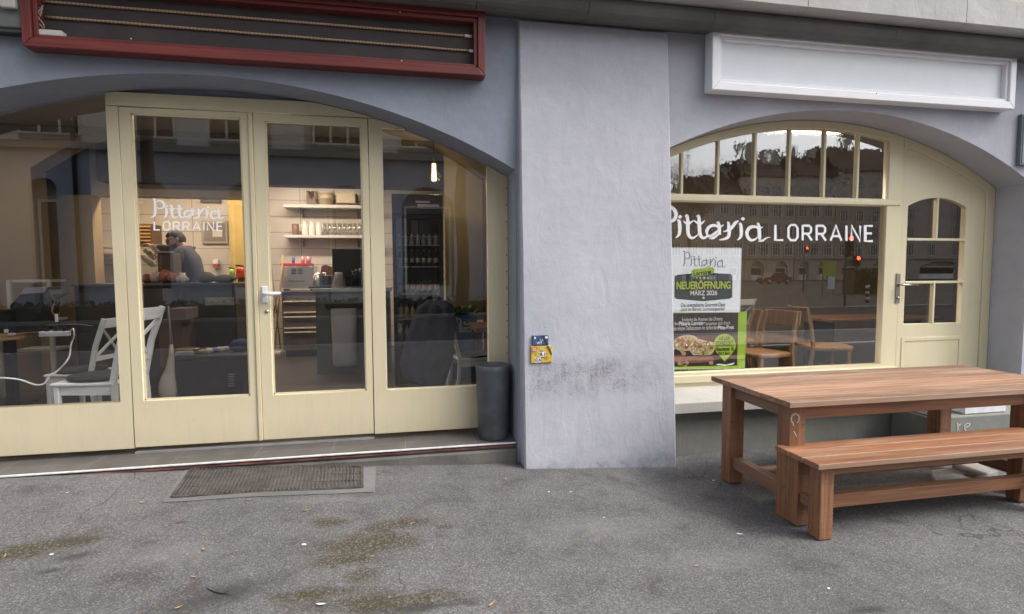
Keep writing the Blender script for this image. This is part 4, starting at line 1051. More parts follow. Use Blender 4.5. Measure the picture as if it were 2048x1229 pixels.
for (a, b, s_) in [(103, 1112, .9), (608, 1092, 1.1), (643, 1214, 1.2), (1480, 1071, 1.0), (1142, 987, .7), (1098, 986, .7), (1208, 1037, .5), (135, 988, .6), (555, 1168, .0), (1268, 1085, .0), (1658, 1180, .7), (1427, 963, .9)]:
    if s_ == 0: continue
    p = G(a, b); o = bpy.data.objects.new('paper_scrap', random.choice(scr)); col.objects.link(o); WM[o] = Matrix.Identity(4)
    o.location = (p.x, p.y, pave_z(p.x, p.y)+.004); o.rotation_euler = (0, 0, random.uniform(-.6, .6)); o.scale = (s_*.85,)*3
    tag(o, 'tiny torn white paper scrap lying on the asphalt pavement', 'litter', 'white paper scraps on the pavement')
tw = MB(); p = G(438, 1188); tw.tube([p+Vector((x, y, .006)) for x, y in ((-.07, .05), (-.02, .01), (.02, -.01), (.07, -.03))], [.002, .003, .003, .0015], 5); tw.tube([p+Vector((x, y, .006)) for x, y in ((.02, -.01), (.05, .015))], .0015, 5)
tag(tw.build('twig', simple('twig_bark', (.03, .022, .018)), None), 'thin dark broken twig lying on the asphalt at the lower left', 'twig')

# ================================================================== opening poster behind the large pane
YP = YR+.062
def pp(a, b, y=YP): p = P(1330+a/4.389, 480+b/4.389, y); return (p.x, p.z)
pst = thing('poster', 'white and green opening poster leaning in the shop window beside the pier', 'poster', (pp(350, 1130)[0], YP, pp(350, 1130)[1]))
def pq(name, mat, pts, y, t=.001, bev=0): mb = MB(); mb.prism([pp(*q) for q in pts], y, y+t); return mb.build(name, mat, pst)
GRN = simple('lime_print', (.36, .55, .05), rough=.4, var=.05, bmp=0); PWH = simple('poster_white', (.90, .94, .97), rough=.35, var=.02, bmp=0); PDK = simple('poster_slate', (.045, .055, .06), rough=.35, var=.15, bmp=0)
# board with a cream edge, then the printed areas in thin sheets
x_l = -60
pq('backing_board', simple('board_edge', (.55, .56, .50), bmp=0), [(x_l, 66), (676, 70), (664, 640), (664, 1134), (x_l, 1142)], YP+.004, .006)
pq('green_sheet', GRN, [(x_l, 634), (720, 632), (703, 1126), (x_l, 1142)], YP+.0025, .0014)
pq('white_sheet', PWH, [(x_l, 74), (670, 76), (655, 636), (x_l, 640)], YP+.001, .0014)
def food():
    m, nt, b = new_mat('dark_table_print'); v = coords(nt, (3, 1, 40))
    nt.links.new(ramp(nt, noise(nt, v, 4, 5), [(.3, (.028, .022, .024)), (.7, (.075, .05, .045))]).outputs[0], b.inputs['Base Color']); b.inputs['Roughness'].default_value = .3
    return m
pic = pq('picture_sheet', food(), [(x_l, 646), (645, 640), (634, 1104), (x_l, 1116)], YP+.0009, .0014)
board = pq('board_print', simple('cutting_board_print', (.25, .11, .07), var=.3, nscale=20, bmp=0), [(x_l, 1010), (420, 1030), (440, 1062), (300, 1080), (x_l, 1085)], YP+.0002, .0005)
WRAP = simple('flatbread_print', (.62, .48, .34), var=.15, nscale=40, bmp=0)
def speck(name, cs):
    m, nt, b = new_mat(name); vo = nt.nodes.new('ShaderNodeTexVoronoi'); vo.inputs['Scale'].default_value = 120; nt.links.new(coords(nt), vo.inputs['Vector'])
    s_ = nt.nodes.new('ShaderNodeSeparateColor'); nt.links.new(vo.outputs['Color'], s_.inputs[0])
    nt.links.new(ramp(nt, s_.outputs[0], [(i/len(cs), c) for i, c in enumerate(cs)], 'CONSTANT').outputs[0], b.inputs['Base Color']); b.inputs['Roughness'].default_value = .4
    return m
FILL = speck('filling_print', [(.35, .05, .03), (.45, .55, .15), (.70, .68, .60), (.30, .38, .08), (.40, .12, .05), (.55, .5, .35)])
def ell(cx, cy, rx, ry, rot=0, n=22, jit=.0, a0=0, a1=2*pi):
    return [(cx+cos(rot)*rx*cos(t)*(1+jit*sin(5*t))-sin(rot)*ry*sin(t), cy+sin(rot)*rx*cos(t)*(1+jit*sin(5*t))+cos(rot)*ry*sin(t)) for t in [a0+(a1-a0)*i/n for i in range(n)]]
pq('wrap_print', WRAP, ell(185, 905, 115, 70, -.15), YP+.0006, .0003)
pq('filling_print', FILL, ell(178, 905, 95, 52, -.15, jit=.08), YP+.0004, .0002)
pq('wrap_print', WRAP, ell(40, 930, 60, 50, 0), YP+.0006, .0003)
pq('wrap_print', WRAP, [(185, 935), (300, 870), (440, 905), (425, 985), (400, 1010), (250, 1015)], YP+.00025, .0003)
pq('filling_print', FILL, ell(325, 955, 100, 62, -.05, jit=.1), YP+.0, .0002)
MEAT = simple('falafel_print', (.30, .085, .035), var=.35, nscale=60, bmp=0); SAL = simple('salad_print', (.30, .42, .07), var=.4, nscale=60, bmp=0); SAU = simple('sauce_print', (.78, .76, .68), var=.1, bmp=0)
random.seed(31); nf = 0
for (cx__, cy__, rx__, ry__) in ((178, 900, 88, 44), (325, 950, 92, 52), (40, 920, 40, 34)):
    for k_ in range(16):
        a__ = random.uniform(0, 6.28); q__ = random.uniform(.1, 1)**.5; nf += 1
        m__ = (MEAT, SAL, SAU, MEAT, SAL)[k_ % 5]; r__ = (20, 15, 11, 24, 18)[k_ % 5]
        pq('topping_print', m__, ell(cx__+rx__*q__*cos(a__), cy__+ry__*q__*sin(a__), r__, r__*.75, a__, n=9, jit=.18), YP-.0001-nf*.000006, .00018)
for i, (a, b) in enumerate([(150, 975), (165, 1000), (130, 1085), (160, 1090), (190, 1080), (405, 1080), (175, 1100)]):
    pq('chickpea_print', simple('chickpea_print', (.50, .32, .16), var=.2, bmp=0) if i == 0 else MATS['chickpea_print'], ell(a, b, 19, 17), YP-.0002, .0002)
pq('marker_print', GRN, ell(524, 925, 97, 100, n=40, a0=pi*.86, a1=2.14*pi)+[(598, 985), (524, 1070), (450, 985)], YP-.0004, .0003)
pq('stripe_print', PWH, [(445, 1096), (520, 1108), (600, 1094), (612, 1078), (540, 1096), (470, 1088)], YP+.0002, .0002)
bd = [(85, 320), (110, 308), (340, 288), (570, 300), (592, 314), (590, 505), (565, 518), (335, 540), (105, 520), (82, 505)]
pq('badge', PDK, bd, YP, .0009)
pq('badge_label', GRN, [(232, 272), (250, 260), (415, 238), (432, 252), (430, 288), (412, 300), (255, 328), (235, 318)], YP-.001, .0009)
def ptext(txt, a0, a1, b0, b1, mat, rot=0, bold=0, y=None):
    x0, z1 = pp(a0, b0); x1, z0 = pp(a1, b1)
    me = text_mesh(txt, x1-x0, z1-z0, depth=.0002, bold=bold)
    me.transform(Matrix.Translation((x0, (y or YP-.0012), z0)) @ Matrix.Rotation(-rot, 4, 'Y') @ Matrix.Rotation(pi/2, 4, 'X'))
    return link_mesh('lettering', me, mat, pst)
INK = BLACKINK; LIME = simple('lime_text', (.50, .62, .05), bmp=0, var=.02)
def map4(gx_, gy): return pp(150+(gx_-125)*.226, 92+(gy-190)*.315)
strokes_mb([[(p[0], p[1], p[2]*.36) for p in s] for s in PIT], map4, YP-.0005, t=.0006).build('script_lettering', INK, pst)
ptext('Lorraine', 252, 405, 276, 318, INK, rot=.11, bold=.02, y=YP-.0022)
ptext('NEUERÖFFNUNG', 102, 575, 352, 430, LIME, bold=.022)
ptext('MÄRZ 2026', 222, 458, 438, 486, WINK, bold=.018)
for i, (a, r_) in enumerate([(252, 6), (280, 8), (310, 11), (343, 15), (376, 11), (406, 8), (434, 6), (338, 15)]):
    b = 335 if i < 7 else 510
    star = [(a+(r_ if k % 2 == 0 else r_*.45)*sin(pi*k/5), b-(r_ if k % 2 == 0 else r_*.45)*cos(pi*k/5)) for k in range(10)]
    pq('star', WINK, star, YP-.0012, .0005)
ptext('Die orientalische Gourmet-Oase', 142, 526, 556, 584, INK)
ptext('jetzt im Berner Lorrainequartier', 140, 526, 596, 628, INK)
ptext('Entdecke die Aromen des Orients.', 150, 508, 684, 708, WINK)
ptext('Bei', 84, 116, 724, 748, WINK); ptext('Pittaria Lorraine', 122, 352, 718, 748, WINK, bold=.04); ptext('erwarten dich frisch', 360, 570, 720, 744, WINK)
ptext('zubereitete Delikatessen im duftenden', 50, 462, 760, 786, WINK); ptext('Pitta-Brot', 466, 604, 754, 784, WINK, bold=.04)
ptext('NEUER', 478, 570, 850, 880, INK, y=YP-.0016); ptext('STANDORT', 448, 596, 890, 924, INK, y=YP-.0016)
mb = MB(); mb.prism([pp(440, 931), pp(606, 928), pp(606, 933), pp(440, 936)], YP-.0012, YP-.0008); mb.build('rule', INK, pst)
ptext('Viktoriarain 16', 438, 602, 944, 972, INK, bold=.03, y=YP-.0016); ptext('3013 Bern', 466, 572, 984, 1008, INK, bold=.02, y=YP-.0016)
# ================================================================== the interior
FL = .167
def ptop(px_, py_, Y): return P(px_, py_, Y)
def pbox(mb, x0, x1, y0, y1, Y, dep):
    """box whose front face fills the pixel rectangle at distance Y and which is dep deep"""
    a, b = P((x0+x1)/2, y0, Y).z, P((x0+x1)/2, y1, Y).z
    mb.box(P(x0, (y0+y1)/2, Y).x, P(x1, (y0+y1)/2, Y).x, Y, Y+dep, b, a); return mb
WHITEW = simple('white_chair_paint', (.66, .68, .68), rough=.4, var=.04)
BLACKF = simple('black_cushion', (.02, .02, .022), rough=.9, var=.3)
OAK = wood('oak_veneer', (.30, .165, .07), (.46, .28, .135), axis=0, rough=.4)
BEECH = wood('beech', (.36, .20, .095), (.50, .31, .16), axis=2, rough=.4)
BLK = simple('black_metal', (.02, .02, .021), rough=.4, var=.2)
STEEL = simple('stainless_steel', (.62, .60, .57), rough=.28, metal=.9, var=.05, nscale=2)
STEELD = simple('drawer_steel', (.22, .20, .20), rough=.35, metal=.6, var=.1)
COUNTER = simple('counter_front', (.030, .030, .034), rough=.35, var=.2)
# ---- chairs ---------------------------------------------------------
def x_chair(label, cushion=True):
    t = thing('dining_chair', label, 'chair', (0, 0, 0), group='white cross-back chairs')
    W, D, S = .42, .41, .45
    mb = MB(); mb.prism([(-D/2, -W/2+.02), (D/2, -W/2), (D/2+.015, 0), (D/2, W/2), (-D/2, W/2-.02)], S-.022, S, 'Z'); mb.build('seat', WHITEW, t, bevel=.008, world=False)
    for s in (-1, 1):
        mb = MB(); mb.bar((D/2-.03, s*(W/2-.03), 0), (D/2-.03, s*(W/2-.03), S-.023), .034); mb.build('leg', WHITEW, t, bevel=.004, world=False)
        mb = MB(); y = s*(W/2-.045)
        pts = [(-D/2-.06, 0), (-D/2+.0, S*.5), (-D/2+.012, S), (-D/2-.045, .70), (-D/2-.135, .94)]
        for a, b in zip(pts, pts[1:]): mb.bar((a[0], y, a[1]), (b[0], y, b[1]+.004), .028, .038)
        mb.build('leg', WHITEW, t, bevel=.003, world=False)
        mb = MB(); mb.box(-D/2+.025, D/2-.05, s*(W/2-.035)-.008, s*(W/2-.035)+.008, S-.085, S-.024); mb.build('apron', WHITEW, t, world=False)
    mb = MB(); mb.box(D/2-.045, D/2-.028, -W/2+.05, W/2-.05, S-.085, S-.024); mb.build('apron', WHITEW, t, world=False)
    yy = W/2-.060
    def back(z): return -D/2+.012+(z-S)/(.70-S)*(-.057) if z < .7 else -D/2-.045-(z-.7)/.24*.09
    mb = MB(); mb.bar((back(.90), -yy, .90), (back(.90), yy, .90), .022, .085); mb.build('top_rail', WHITEW, t, bevel=.006, world=False)
    mb = MB(); mb.bar((back(.58), -yy, .58), (back(.58), yy, .58), .02, .04); mb.build('back_rail', WHITEW, t, bevel=.003, world=False)
    for s in (-1, 1):
        mb = MB(); mb.bar((back(.60)+.004*s, -s*yy, .60), (back(.86)+.004*s, s*yy, .86), .013, .022); mb.build('cross_slat', WHITEW, t, world=False)
    if cushion:
        mb = MB(); mb.lathe([(0, 0), (.17, 0), (.195, .012), (.19, .028), (.14, .036), (0, .033)], (0.01, 0, S+.001), 28); mb.build('cushion', BLACKF, t, world=False)
    return t
def put_chair(o, px_, py_, seatz, rz, sc=1.1):
    p = Zp(px_, py_, seatz); o.location = (p.x, p.y, FL); o.rotation_euler = (0, 0, rz); o.scale = (sc,)*3
SZ = FL+.495
c1 = x_chair('white cross-back chair with a black cushion beside the cable at the left window')
put_chair(c1, 158, 762, SZ, radians(180-8)); c1.location = (-2.615, 5.43, FL); c1.rotation_euler = (0, 0, radians(169)); c1.scale = (1.25,)*3
WM[c1] = Matrix.Identity(4)
q_ = Zp(168, 742, SZ); c2 = copy_tree(c1); place(c2, (q_.x, q_.y, FL), radians(168), 1.1, 'white cross-back chair at the far side of the table with the black case')
c4 = copy_tree(c1); place(c4, (.80, 6.42, FL), radians(10), 1.1, 'white cross-back chair with a dark coat hung over its back behind the right fixed window')
# ---- left table with its things -------------------------------------
def cafe_table(label, x0, x1, y0, y1, zt, mat, chamfer=.12):
    t = thing('cafe_table', label, 'table', ((x0+x1)/2, (y0+y1)/2, FL))
    mb = MB(); mb.prism([(x0, y0), (x1-chamfer, y0), (x1, y0+chamfer), (x1, y1), (x0, y1)], zt-.03, zt, 'Z'); mb.build('tabletop', mat, t, bevel=.004)
    xm, ym = (x0+x1)/2, (y0+y1)/2
    for x in (x0+.25, x1-.25):
        mb = MB(); mb.box(x-.04, x+.04, ym-.04, ym+.04, FL+.02, zt-.031); mb.build('leg', BLK, t)
        mb = MB(); mb.box(x-.05, x+.05, y0+.08, y1-.08, FL, FL+.019); mb.build('foot', BLK, t)
    return t
TZL = .985
q0, q1 = Zp(0, 676, TZL), Zp(78, 676, TZL)
qr = Zp(135, 657, TZL)
cafe_table('wooden table with chamfered corner behind the left window carrying a black case', q0.x-1.0, qr.x+.02, q1.y, q1.y+.85, TZL, OAK, .16)
tY = q1.y+.25
CASE = simple('case_black', (.022, .024, .027), rough=.4, var=.2)
t = thing('card_terminal', 'black sloping till housing with a grey top edge on the left table', 'till', (P(40, 660, tY).x, tY, TZL))
a = lambda x, y, Y=tY: (P(x, y, Y).x, P(x, y, Y).z)
mb = MB(); mb.prism([a(12, 668), a(78, 664), a(86, 600), a(102, 590), a(96, 580), a(48, 580), a(20, 610)], tY, tY+.32); mb.build('housing', CASE, t, bevel=.006)
mb = MB(); mb.prism([a(50, 576), a(98, 574), a(88, 586), a(40, 589)], tY-.01, tY+.30); mb.build('lid', simple('case_grey', (.30, .27, .29), rough=.35), t, bevel=.004)
mb = MB(); 
for i in range(2):
    p = [P(98+4*i, 588, tY+.05), P(110, 600+4*i, tY+.02), P(107-3*i, 614, tY), P(104, 624, tY-.02), P(111, 634+2*i, tY-.06)]
    mb.tube(p, .006, 6)
mb.build('cable', simple('orange_cable', (.28, .10, .04)), t)
mb = MB(); b_ = P(113, 636, tY-.06); mb.box(b_.x-.012, b_.x+.012, tY-.07, tY-.05, b_.z-.045, b_.z+.04); mb.build('plug', WHITEVINYL, t, bevel=.003)
t = thing('power_strip', 'white power strip lying on the left table edge', 'power strip', (P(105, 660, q1.y+.12).x, q1.y+.12, TZL))
PS = simple('white_plastic', (.70, .74, .80), rough=.35, var=.02)
y_ = q1.y+.06; x0_, x1_ = P(76, 660, y_).x, P(134, 655, y_).x
mb = MB(); mb.box(x0_, x1_, y_, y_+.075, TZL+.002, TZL+.055); mb.build('housing', PS, t, bevel=.008)
for k in range(3):
    mb = MB(); xx = x0_+.06+k*.085; mb.box(xx-.018, xx+.018, y_+.018, y_+.055, TZL+.056, TZL+.10); mb.build('plug', BLACKPL, t, bevel=.004)
cb = MB()
pts = [Vector((x1_, y_+.03, TZL+.03))]+[P(a_, b__, Y_) for a_, b__, Y_ in ((146, 658, y_), (148, 672, y_-.03), (142, 690, y_-.06), (138, 715, 5.86), (120, 738, 5.80), (103, 750, 5.74), (96, 757, 5.72))]
pts += [P(88, 768, 5.50), P(70, 770, 5.40), P(40, 760, 5.35), P(0, 756, 5.35), P(-40, 757, 5.35)]
sm = []
for i in range(len(pts)-1):
    p0, p1_, p2_, p3_ = pts[max(i-1, 0)], pts[i], pts[i+1], pts[min(i+2, len(pts)-1)]
    for u in (0, .25, .5, .75): sm.append(.5*((2*p1_)+(p2_-p0)*u+(2*p0-5*p1_+4*p2_-p3_)*u*u+(3*p1_-3*p2_+p3_-p0)*u**3))
cb.tube(sm+[pts[-1]], .0075, 8); cb.build('cable', PS, t)
t = thing('laptop', 'open silver grey laptop lying behind the power strip on the left table', 'laptop', (P(120, 640, tY+.3).x, tY+.2, TZL))
mb = MB(); x0_ = P(92, 640, tY+.2).x; mb.box(x0_, x0_+.36, tY+.12, tY+.36, TZL+.002, TZL+.02); mb.build('base', BLK, t, bevel=.003)
mb = MB(); mb.prism([(tY+.10, TZL+.10), (tY+.36, TZL+.055), (tY+.362, TZL+.063), (tY+.10, TZL+.108)], x0_, x0_+.38, 'X'); mb.build('lid', simple('silver_grey', (.36, .36, .35), rough=.3), t)
t = thing('phone_stand', 'small black reader with white keys at the left end of the left table', 'card reader', (P(10, 665, tY-.1).x, tY-.12, TZL))
mb = MB(); pbox(mb, -18, 14, 620, 668, tY-.12, .12); mb.build('housing', BLACKPL, t, bevel=.008)
mb = MB(); pbox(mb, 8, 16, 659, 666, tY-.13, .008); mb.build('key', PS, t); mb = MB(); pbox(mb, 16, 27, 667, 671, tY-.16, .03); mb.build('key', PS, t)

# shelf unit / rack glimpsed behind the left table
t = thing('metal_rack', 'pale metal rack standing deep in the shop behind the left table', 'rack', (P(70, 650, 7.6).x, 7.8, FL))
RK = simple('rack_grey', (.34, .36, .35), rough=.5)
x0_, x1_ = P(18, 600, 7.6).x, P(98, 600, 7.6).x
for x in (x0_, (x0_+x1_)/2-.35, x1_):
    mb = MB(); mb.box(x-.02, x+.02, 7.6, 7.64, FL, P(60, 560, 7.6).z); mb.build('upright', RK, t)
for py_ in (560, 640, 700):
    mb = MB(); z = P(60, py_, 7.6).z; mb.box(x0_, x1_, 7.641, 7.96, z-.03, z); mb.build('shelf', RK, t)

# ---- kitchen: serving counter with the man behind it ------------------
YC = 8.0
t = thing('serving_counter', 'long dark serving counter in front of the man in the kitchen', 'counter', (P(370, 650, YC).x, YC+.4, FL))
xa_, xb_ = P(150, 600, YC).x, P(472, 600, YC).x; zc_ = P(370, 567, YC).z
mb = MB(); mb.box(xa_, xb_, YC, YC+.75, FL, zc_-.03); mb.build('front', COUNTER, t)
mb = MB(); mb.box(xa_-.02, xb_+.03, YC-.03, YC+.78, zc_-.029, zc_); mb.build('counter_top', simple('counter_top', (.06, .055, .05), rough=.3), t, bevel=.004)
for k in range(3):
    mb = MB(); w_ = (xb_-xa_)/3; mb.box(xa_+k*w_+.03, xa_+(k+1)*w_-.03, YC-.008, YC-.001, FL+.1, zc_-.12); mb.build('panel', simple('counter_panel', (.045, .045, .05), rough=.3) if k == 0 else MATS['counter_panel'], t)
p = P(440, 600, YC-.01); mb = MB(); pbox(mb, 410, 468, 595, 611, YC-.014, .005); mb.build('notice', simple('grey_notice', (.20, .20, .19)), t)
# kit on the counter
RUST = simple('meat_reddish', (.25, .09, .06), rough=.6, var=.3, nscale=20); GREYL = simple('pale_grey_goods', (.38, .34, .30), rough=.6, var=.3, nscale=15)
def on_counter(name, label, cat, x0, x1, py0, Y, dep, mat, prof=None, parts=None, base=None):
    base = base if base is not None else zc_
    xm = (P(x0, py0, Y).x+P(x1, py0, Y).x)/2
    t = thing(name, label, cat, (xm, Y+dep/2, base)); return t, P(x0, py0, Y).x, P(x1, py0, Y).x, P((x0+x1)/2, py0, Y).z
t, x0_, x1_, zt_ = on_counter('slicing_machine', 'dark slicing machine with a bright rim standing in front of the man', 'machine', 313, 347, 503, 8.35, .4, BLK)
mb = MB(); mb.box(x0_+.02, x1_, 8.30, 8.62, zc_+.10, zt_-.02); mb.build('housing', simple('machine_brown', (.07, .05, .045), rough=.3), t, bevel=.02)
mb = MB(); mb.box(x0_, x1_+.01, 8.27, 8.30, zt_-.025, zt_); mb.build('rim', simple('polished_rim', (.85, .72, .55), rough=.12, metal=1, var=0), t)
mb = MB(); mb.box(x0_-.10, x1_+.04, 8.27, 8.66, zc_+.08, zc_+.10); mb.build('tray', STEEL, t)
mb = MB(); mb.box(x0_+.05, x1_-.03, 8.35, 8.6, zc_+.001, zc_+.08); mb.build('foot', BLK, t)
for k, (a_, b__) in enumerate([((283, 512), (309, 534)), ((290, 500), (313, 520)), ((303, 492), (318, 508))]):
    mb = MB(); mb.bar(P(*a_, 8.5), P(*b__, 8.5), .09, .05); mb.build('blade_guard', STEEL if k != 1 else MATS['polished_rim'], t, bevel=.01)
random.seed(5)
goods = [(283, 300, 549, RUST, 'red and pale food packet at the left end of the dark counter'), (300, 320, 545, GREYL, 'crumpled pale packet on the dark counter below the slicer'), (318, 340, 540, RUST, 'reddish piece of wrapped meat below the slicer'),
         (336, 352, 546, RUST, 'small dark red packet in front of the man'), (350, 372, 552, GREYL, 'flat pale paper parcel in front of the man'), (392, 428, 545, simple('dark_cloth_bag', (.10, .085, .08), rough=.8), 'rounded dark cloth bag on the counter right of the man'), (424, 470, 550, MATS['dark_cloth_bag'], 'long dark cloth bag at the right end of the dark counter')]
for i, (a_, b__, c_, m_, lb) in enumerate(goods):
    x0_, x1_ = P(a_, 560, YC+.2).x, P(b__, 560, YC+.2).x; zt_ = P(a_, c_, YC+.2).z
    h_ = zt_-zc_
    mb = MB(); mb.blob(((x0_+x1_)/2, YC+.25, zc_+h_*.48), 1, 8, .13, ((x1_-x0_)/2*1.05, .14, h_*.52)); tag(mb.build('food_parcel', m_), lb, 'parcel' if 'bag' not in lb else 'bag', None)
t = thing('tumbler', 'small clear tumbler standing on the dark counter in front of the man', 'glass', (P(364, 560, YC+.1).x, YC+.12, zc_))
mb = MB(); mb.lathe([(0, .001), (.03, .001), (.038, .14), (.034, .14), (.027, .01), (0, .01)], n=14); mb.build('cup', simple('cloudy_glass', (.55, .55, .52), rough=.15, var=0, bmp=0), t, world=False)
for (a_, b__, c_, dd, mname, cc, lb) in [(459, 470, 535, 9.6, 'spray_green', (.35, .55, .03), 'small yellow green spray bottle beside the red extinguisher'), (473, 490, 530, 9.6, 'extinguisher_red', (.50, .05, .03), 'small red fire extinguisher on the ledge before the yellow panel')]:
    x0_, x1_ = P(a_, 550, dd).x, P(b__, 550, dd).x; zb_ = P(a_, 553, dd).z; zt_ = P(a_, c_, dd).z; r_ = (x1_-x0_)/2; h_ = zt_-zb_
    t = thing('spray_bottle' if 'green' in mname else 'fire_extinguisher', lb, 'bottle' if 'green' in mname else 'extinguisher', ((x0_+x1_)/2, dd, zb_))
    mb = MB(); mb.lathe([(0, 0), (r_, 0), (r_*1.02, h_*.62), (r_*.5, h_*.78), (r_*.3, h_*.84), (0, h_*.84)], n=16); mb.build('body', simple(mname, cc, rough=.3, var=.05), t, world=False)
    mb = MB(); mb.bar((-r_*1.1, 0, h_*.95), (r_*.7, 0, h_*.86), .03, .025); mb.lathe([(0, h_*.84), (r_*.3, h_*.84), (r_*.28, h_*.93), (0, h_*.94)], n=10); mb.build('nozzle', BLACKPL, t, world=False)
t = thing('ledge_shelf', 'narrow wooden ledge carrying the fire extinguisher beside the yellow panel', 'shelf', (P(475, 560, 9.7).x, 9.7, FL))
zl_ = P(475, 553, 9.6).z
mb = MB(); mb.box(P(455, 560, 9.5).x, P(520, 560, 9.5).x, 9.45, 9.85, zl_-.03, zl_-.001); mb.build('board', OAK, t)
mb = MB(); mb.box(P(476, 560, 9.5).x, P(520, 560, 9.5).x, 9.5, 9.8, FL, zl_-.031); mb.build('cupboard', simple('brown_cupboard', (.17, .11, .075)), t)
mb = MB(); p = P(488, 572, 9.44); mb.blob((p.x, 9.40, p.z), .07, 7, .2, (1, .4, .8)); tag(mb.build('rag', simple('orange_red', (.75, .10, .02), rough=.7)), 'small bright orange cloth hanging at the counter end', 'cloth')
# wall things
t = thing('notice_board', 'pale framed notice board hanging on the tiled kitchen wall', 'notice board', (P(430, 470, 10.95).x, 10.97, P(430, 490, 10.95).z))
mb = MB(); pbox(mb, 403, 455, 442, 488, 10.95, .04); mb.build('backing', simple('board_frame', (.42, .38, .30)), t, bevel=.01)
mb = MB(); pbox(mb, 407, 450, 447, 482, 10.94, .008); mb.build('sheet', simple('board_glass', (.28, .25, .22), rough=.2), t)
mb = MB(); pbox(mb, 425, 444, 460, 474, 10.93, .006); mb.build('note', simple('note_paper', (.70, .66, .58)), t)
t = thing('wall_vent', 'dark grey rectangular vent on the kitchen wall under the lintel', 'vent', (P(420, 400, 10.95).x, 10.97, P(420, 406, 10.95).z))
mb = MB(); pbox(mb, 400, 440, 396, 405, 10.93, .06); mb.build('cover', simple('vent_grey', (.12, .12, .12)), t)
t = thing('soap_dispenser', 'small white dispenser with a red base on the kitchen wall', 'dispenser', (P(430, 525, 10.9).x, 10.93, P(430, 535, 10.9).z))
mb = MB(); pbox(mb, 425, 436, 519, 529, 10.88, .10); mb.build('housing', WHITEP, t, bevel=.01); mb = MB(); pbox(mb, 425, 435, 529, 536, 10.89, .08); mb.build('nozzle', REDINK, t, bevel=.01)
t = thing('hot_cabinet', 'dark slatted food cabinet on the wall at the left of the kitchen', 'cabinet', (P(290, 470, 10.2).x, 10.3, P(290, 490, 10.2).z))
mb = MB(); pbox(mb, 262, 303, 448, 492, 10.1, .4); mb.build('case', simple('hot_brown', (.12, .07, .03)), t)
for k in range(5):
    mb = MB(); pbox(mb, 266, 300, 452+k*7, 455+k*7, 10.08, .018); mb.build('slat', simple('hot_slat', (.40, .24, .09)) if k == 0 else MATS['hot_slat'], t)
t = thing('glass_shelf', 'small wall shelf with bottles seen left of the door post', 'shelf', (P(205, 510, 10.6).x, 10.8, P(205, 520, 10.6).z))
for py_ in (495, 515):
    mb = MB(); pbox(mb, 190, 226, py_, py_+2, 10.6, .3); mb.build('board', STEEL, t)
mb = MB(); pbox(mb, 186, 190, 480, 520, 10.65, .25); mb.build('side_panel', STEEL, t)

# ---- the man ----------------------------------------------------------
YM = 9.25
man = thing('person', 'man with dark hair, beard and glasses in dark grey top at the slicer', 'person', (P(385, 590, YM).x, YM, FL))
SKIN = simple('skin', (.46, .26, .17), rough=.5, var=.06, nscale=20); SHIRT = simple('dark_shirt', (.055, .058, .07), rough=.85, var=.15, nscale=12, bmp=.2); HAIR = simple('dark_hair', (.012, .010, .010), rough=.6, var=.3); TROUS = simple('dark_trousers', (.02, .02, .024), rough=.9)
def Q(a_, b__, dy=0): return P(a_, b__, YM)+Vector((0, dy, 0))
def skinned(name, nodes, edges, mat, parent, sub=2):
    me = bpy.data.meshes.new(name); me.from_pydata([tuple(n[0]) for n in nodes], edges, [])
    me.transform(WM[parent].inverted()); me.materials.append(mat)
    o = bpy.data.objects.new(name, me); col.objects.link(o); o.parent = parent; WM[o] = WM[parent].copy()
    m = o.modifiers.new('skin', 'SKIN'); m.use_smooth_shade = True
    sk = me.skin_vertices[0].data if me.skin_vertices else None
    if sk is None:
        me.skin_vertices_add() if hasattr(me, 'skin_vertices_add') else None
        sk = me.skin_vertices[0].data
    for i, n in enumerate(nodes): r = n[1]; sk[i].radius = r if isinstance(r, tuple) else (r, r)
    sk[0].use_root = True
    s = o.modifiers.new('subdivision', 'SUBSURF'); s.levels = sub; s.render_levels = sub
    return o
hip = Q(391, 592); z_h = hip.z
HS = 1.08
nodes = []; E_ = []
def nd(p, r, par=None):
    nodes.append((p, r)); i = len(nodes)-1
    if par is not None: E_.append((par, i))
    return i
pel = nd(hip, (.13, .17)); wst = nd(Q(390, 568), (.12, .16), pel); che = nd(Q(384, 530), (.13, .18), wst); uch = nd(Q(376, 508), (.12, .16), che)
nck = nd(Q(368, 496), .062, uch); hb = nd(Q(361, 488), .066, nck); hd = nd(Q(356, 483), .070, hb)
# arms: far arm reaches left over the slicer, near arm bent down
def hand(par, wrist, d, up, s=1.0, curl=.5):
    """palm, four unequal curled fingers and a thumb from the side of the palm"""
    d = d.normalized(); side = d.cross(up).normalized(); up = side.cross(d).normalized()
    palm = nd(wrist+d*.055*s, (.030*s, .022*s), par); 
    pe = nd(wrist+d*.085*s, (.034*s, .020*s), palm)
    for k, (o_, L) in enumerate(((-.030, .066), (-.010, .078), (.010, .074), (.030, .058))):
        b0 = wrist+d*.100*s+side*o_*s
        a1 = nd(b0, .0105*s, pe); a2 = nd(b0+(d*cos(curl)-up*sin(curl))*L*.5*s, .0098*s, a1)
        nd(b0+(d*cos(curl)-up*sin(curl))*L*.5*s+(d*cos(curl*2)-up*sin(curl*2))*L*.5*s, .0085*s, a2)
    th0 = nd(wrist+d*.035*s-side*.036*s, .012*s, palm); th1 = nd(wrist+d*.065*s-side*.060*s-up*.01*s, .011*s, th0); nd(wrist+d*.095*s-side*.062*s-up*.022*s, .009*s, th1)
shR = nd(Q(371, 509, -.16), .075, uch); shL = nd(Q(375, 508, .13), .075, uch)
elR = nd(Q(357, 531, -.24), .050, shR); wrR = nd(Q(343, 519, -.22), .032, elR)
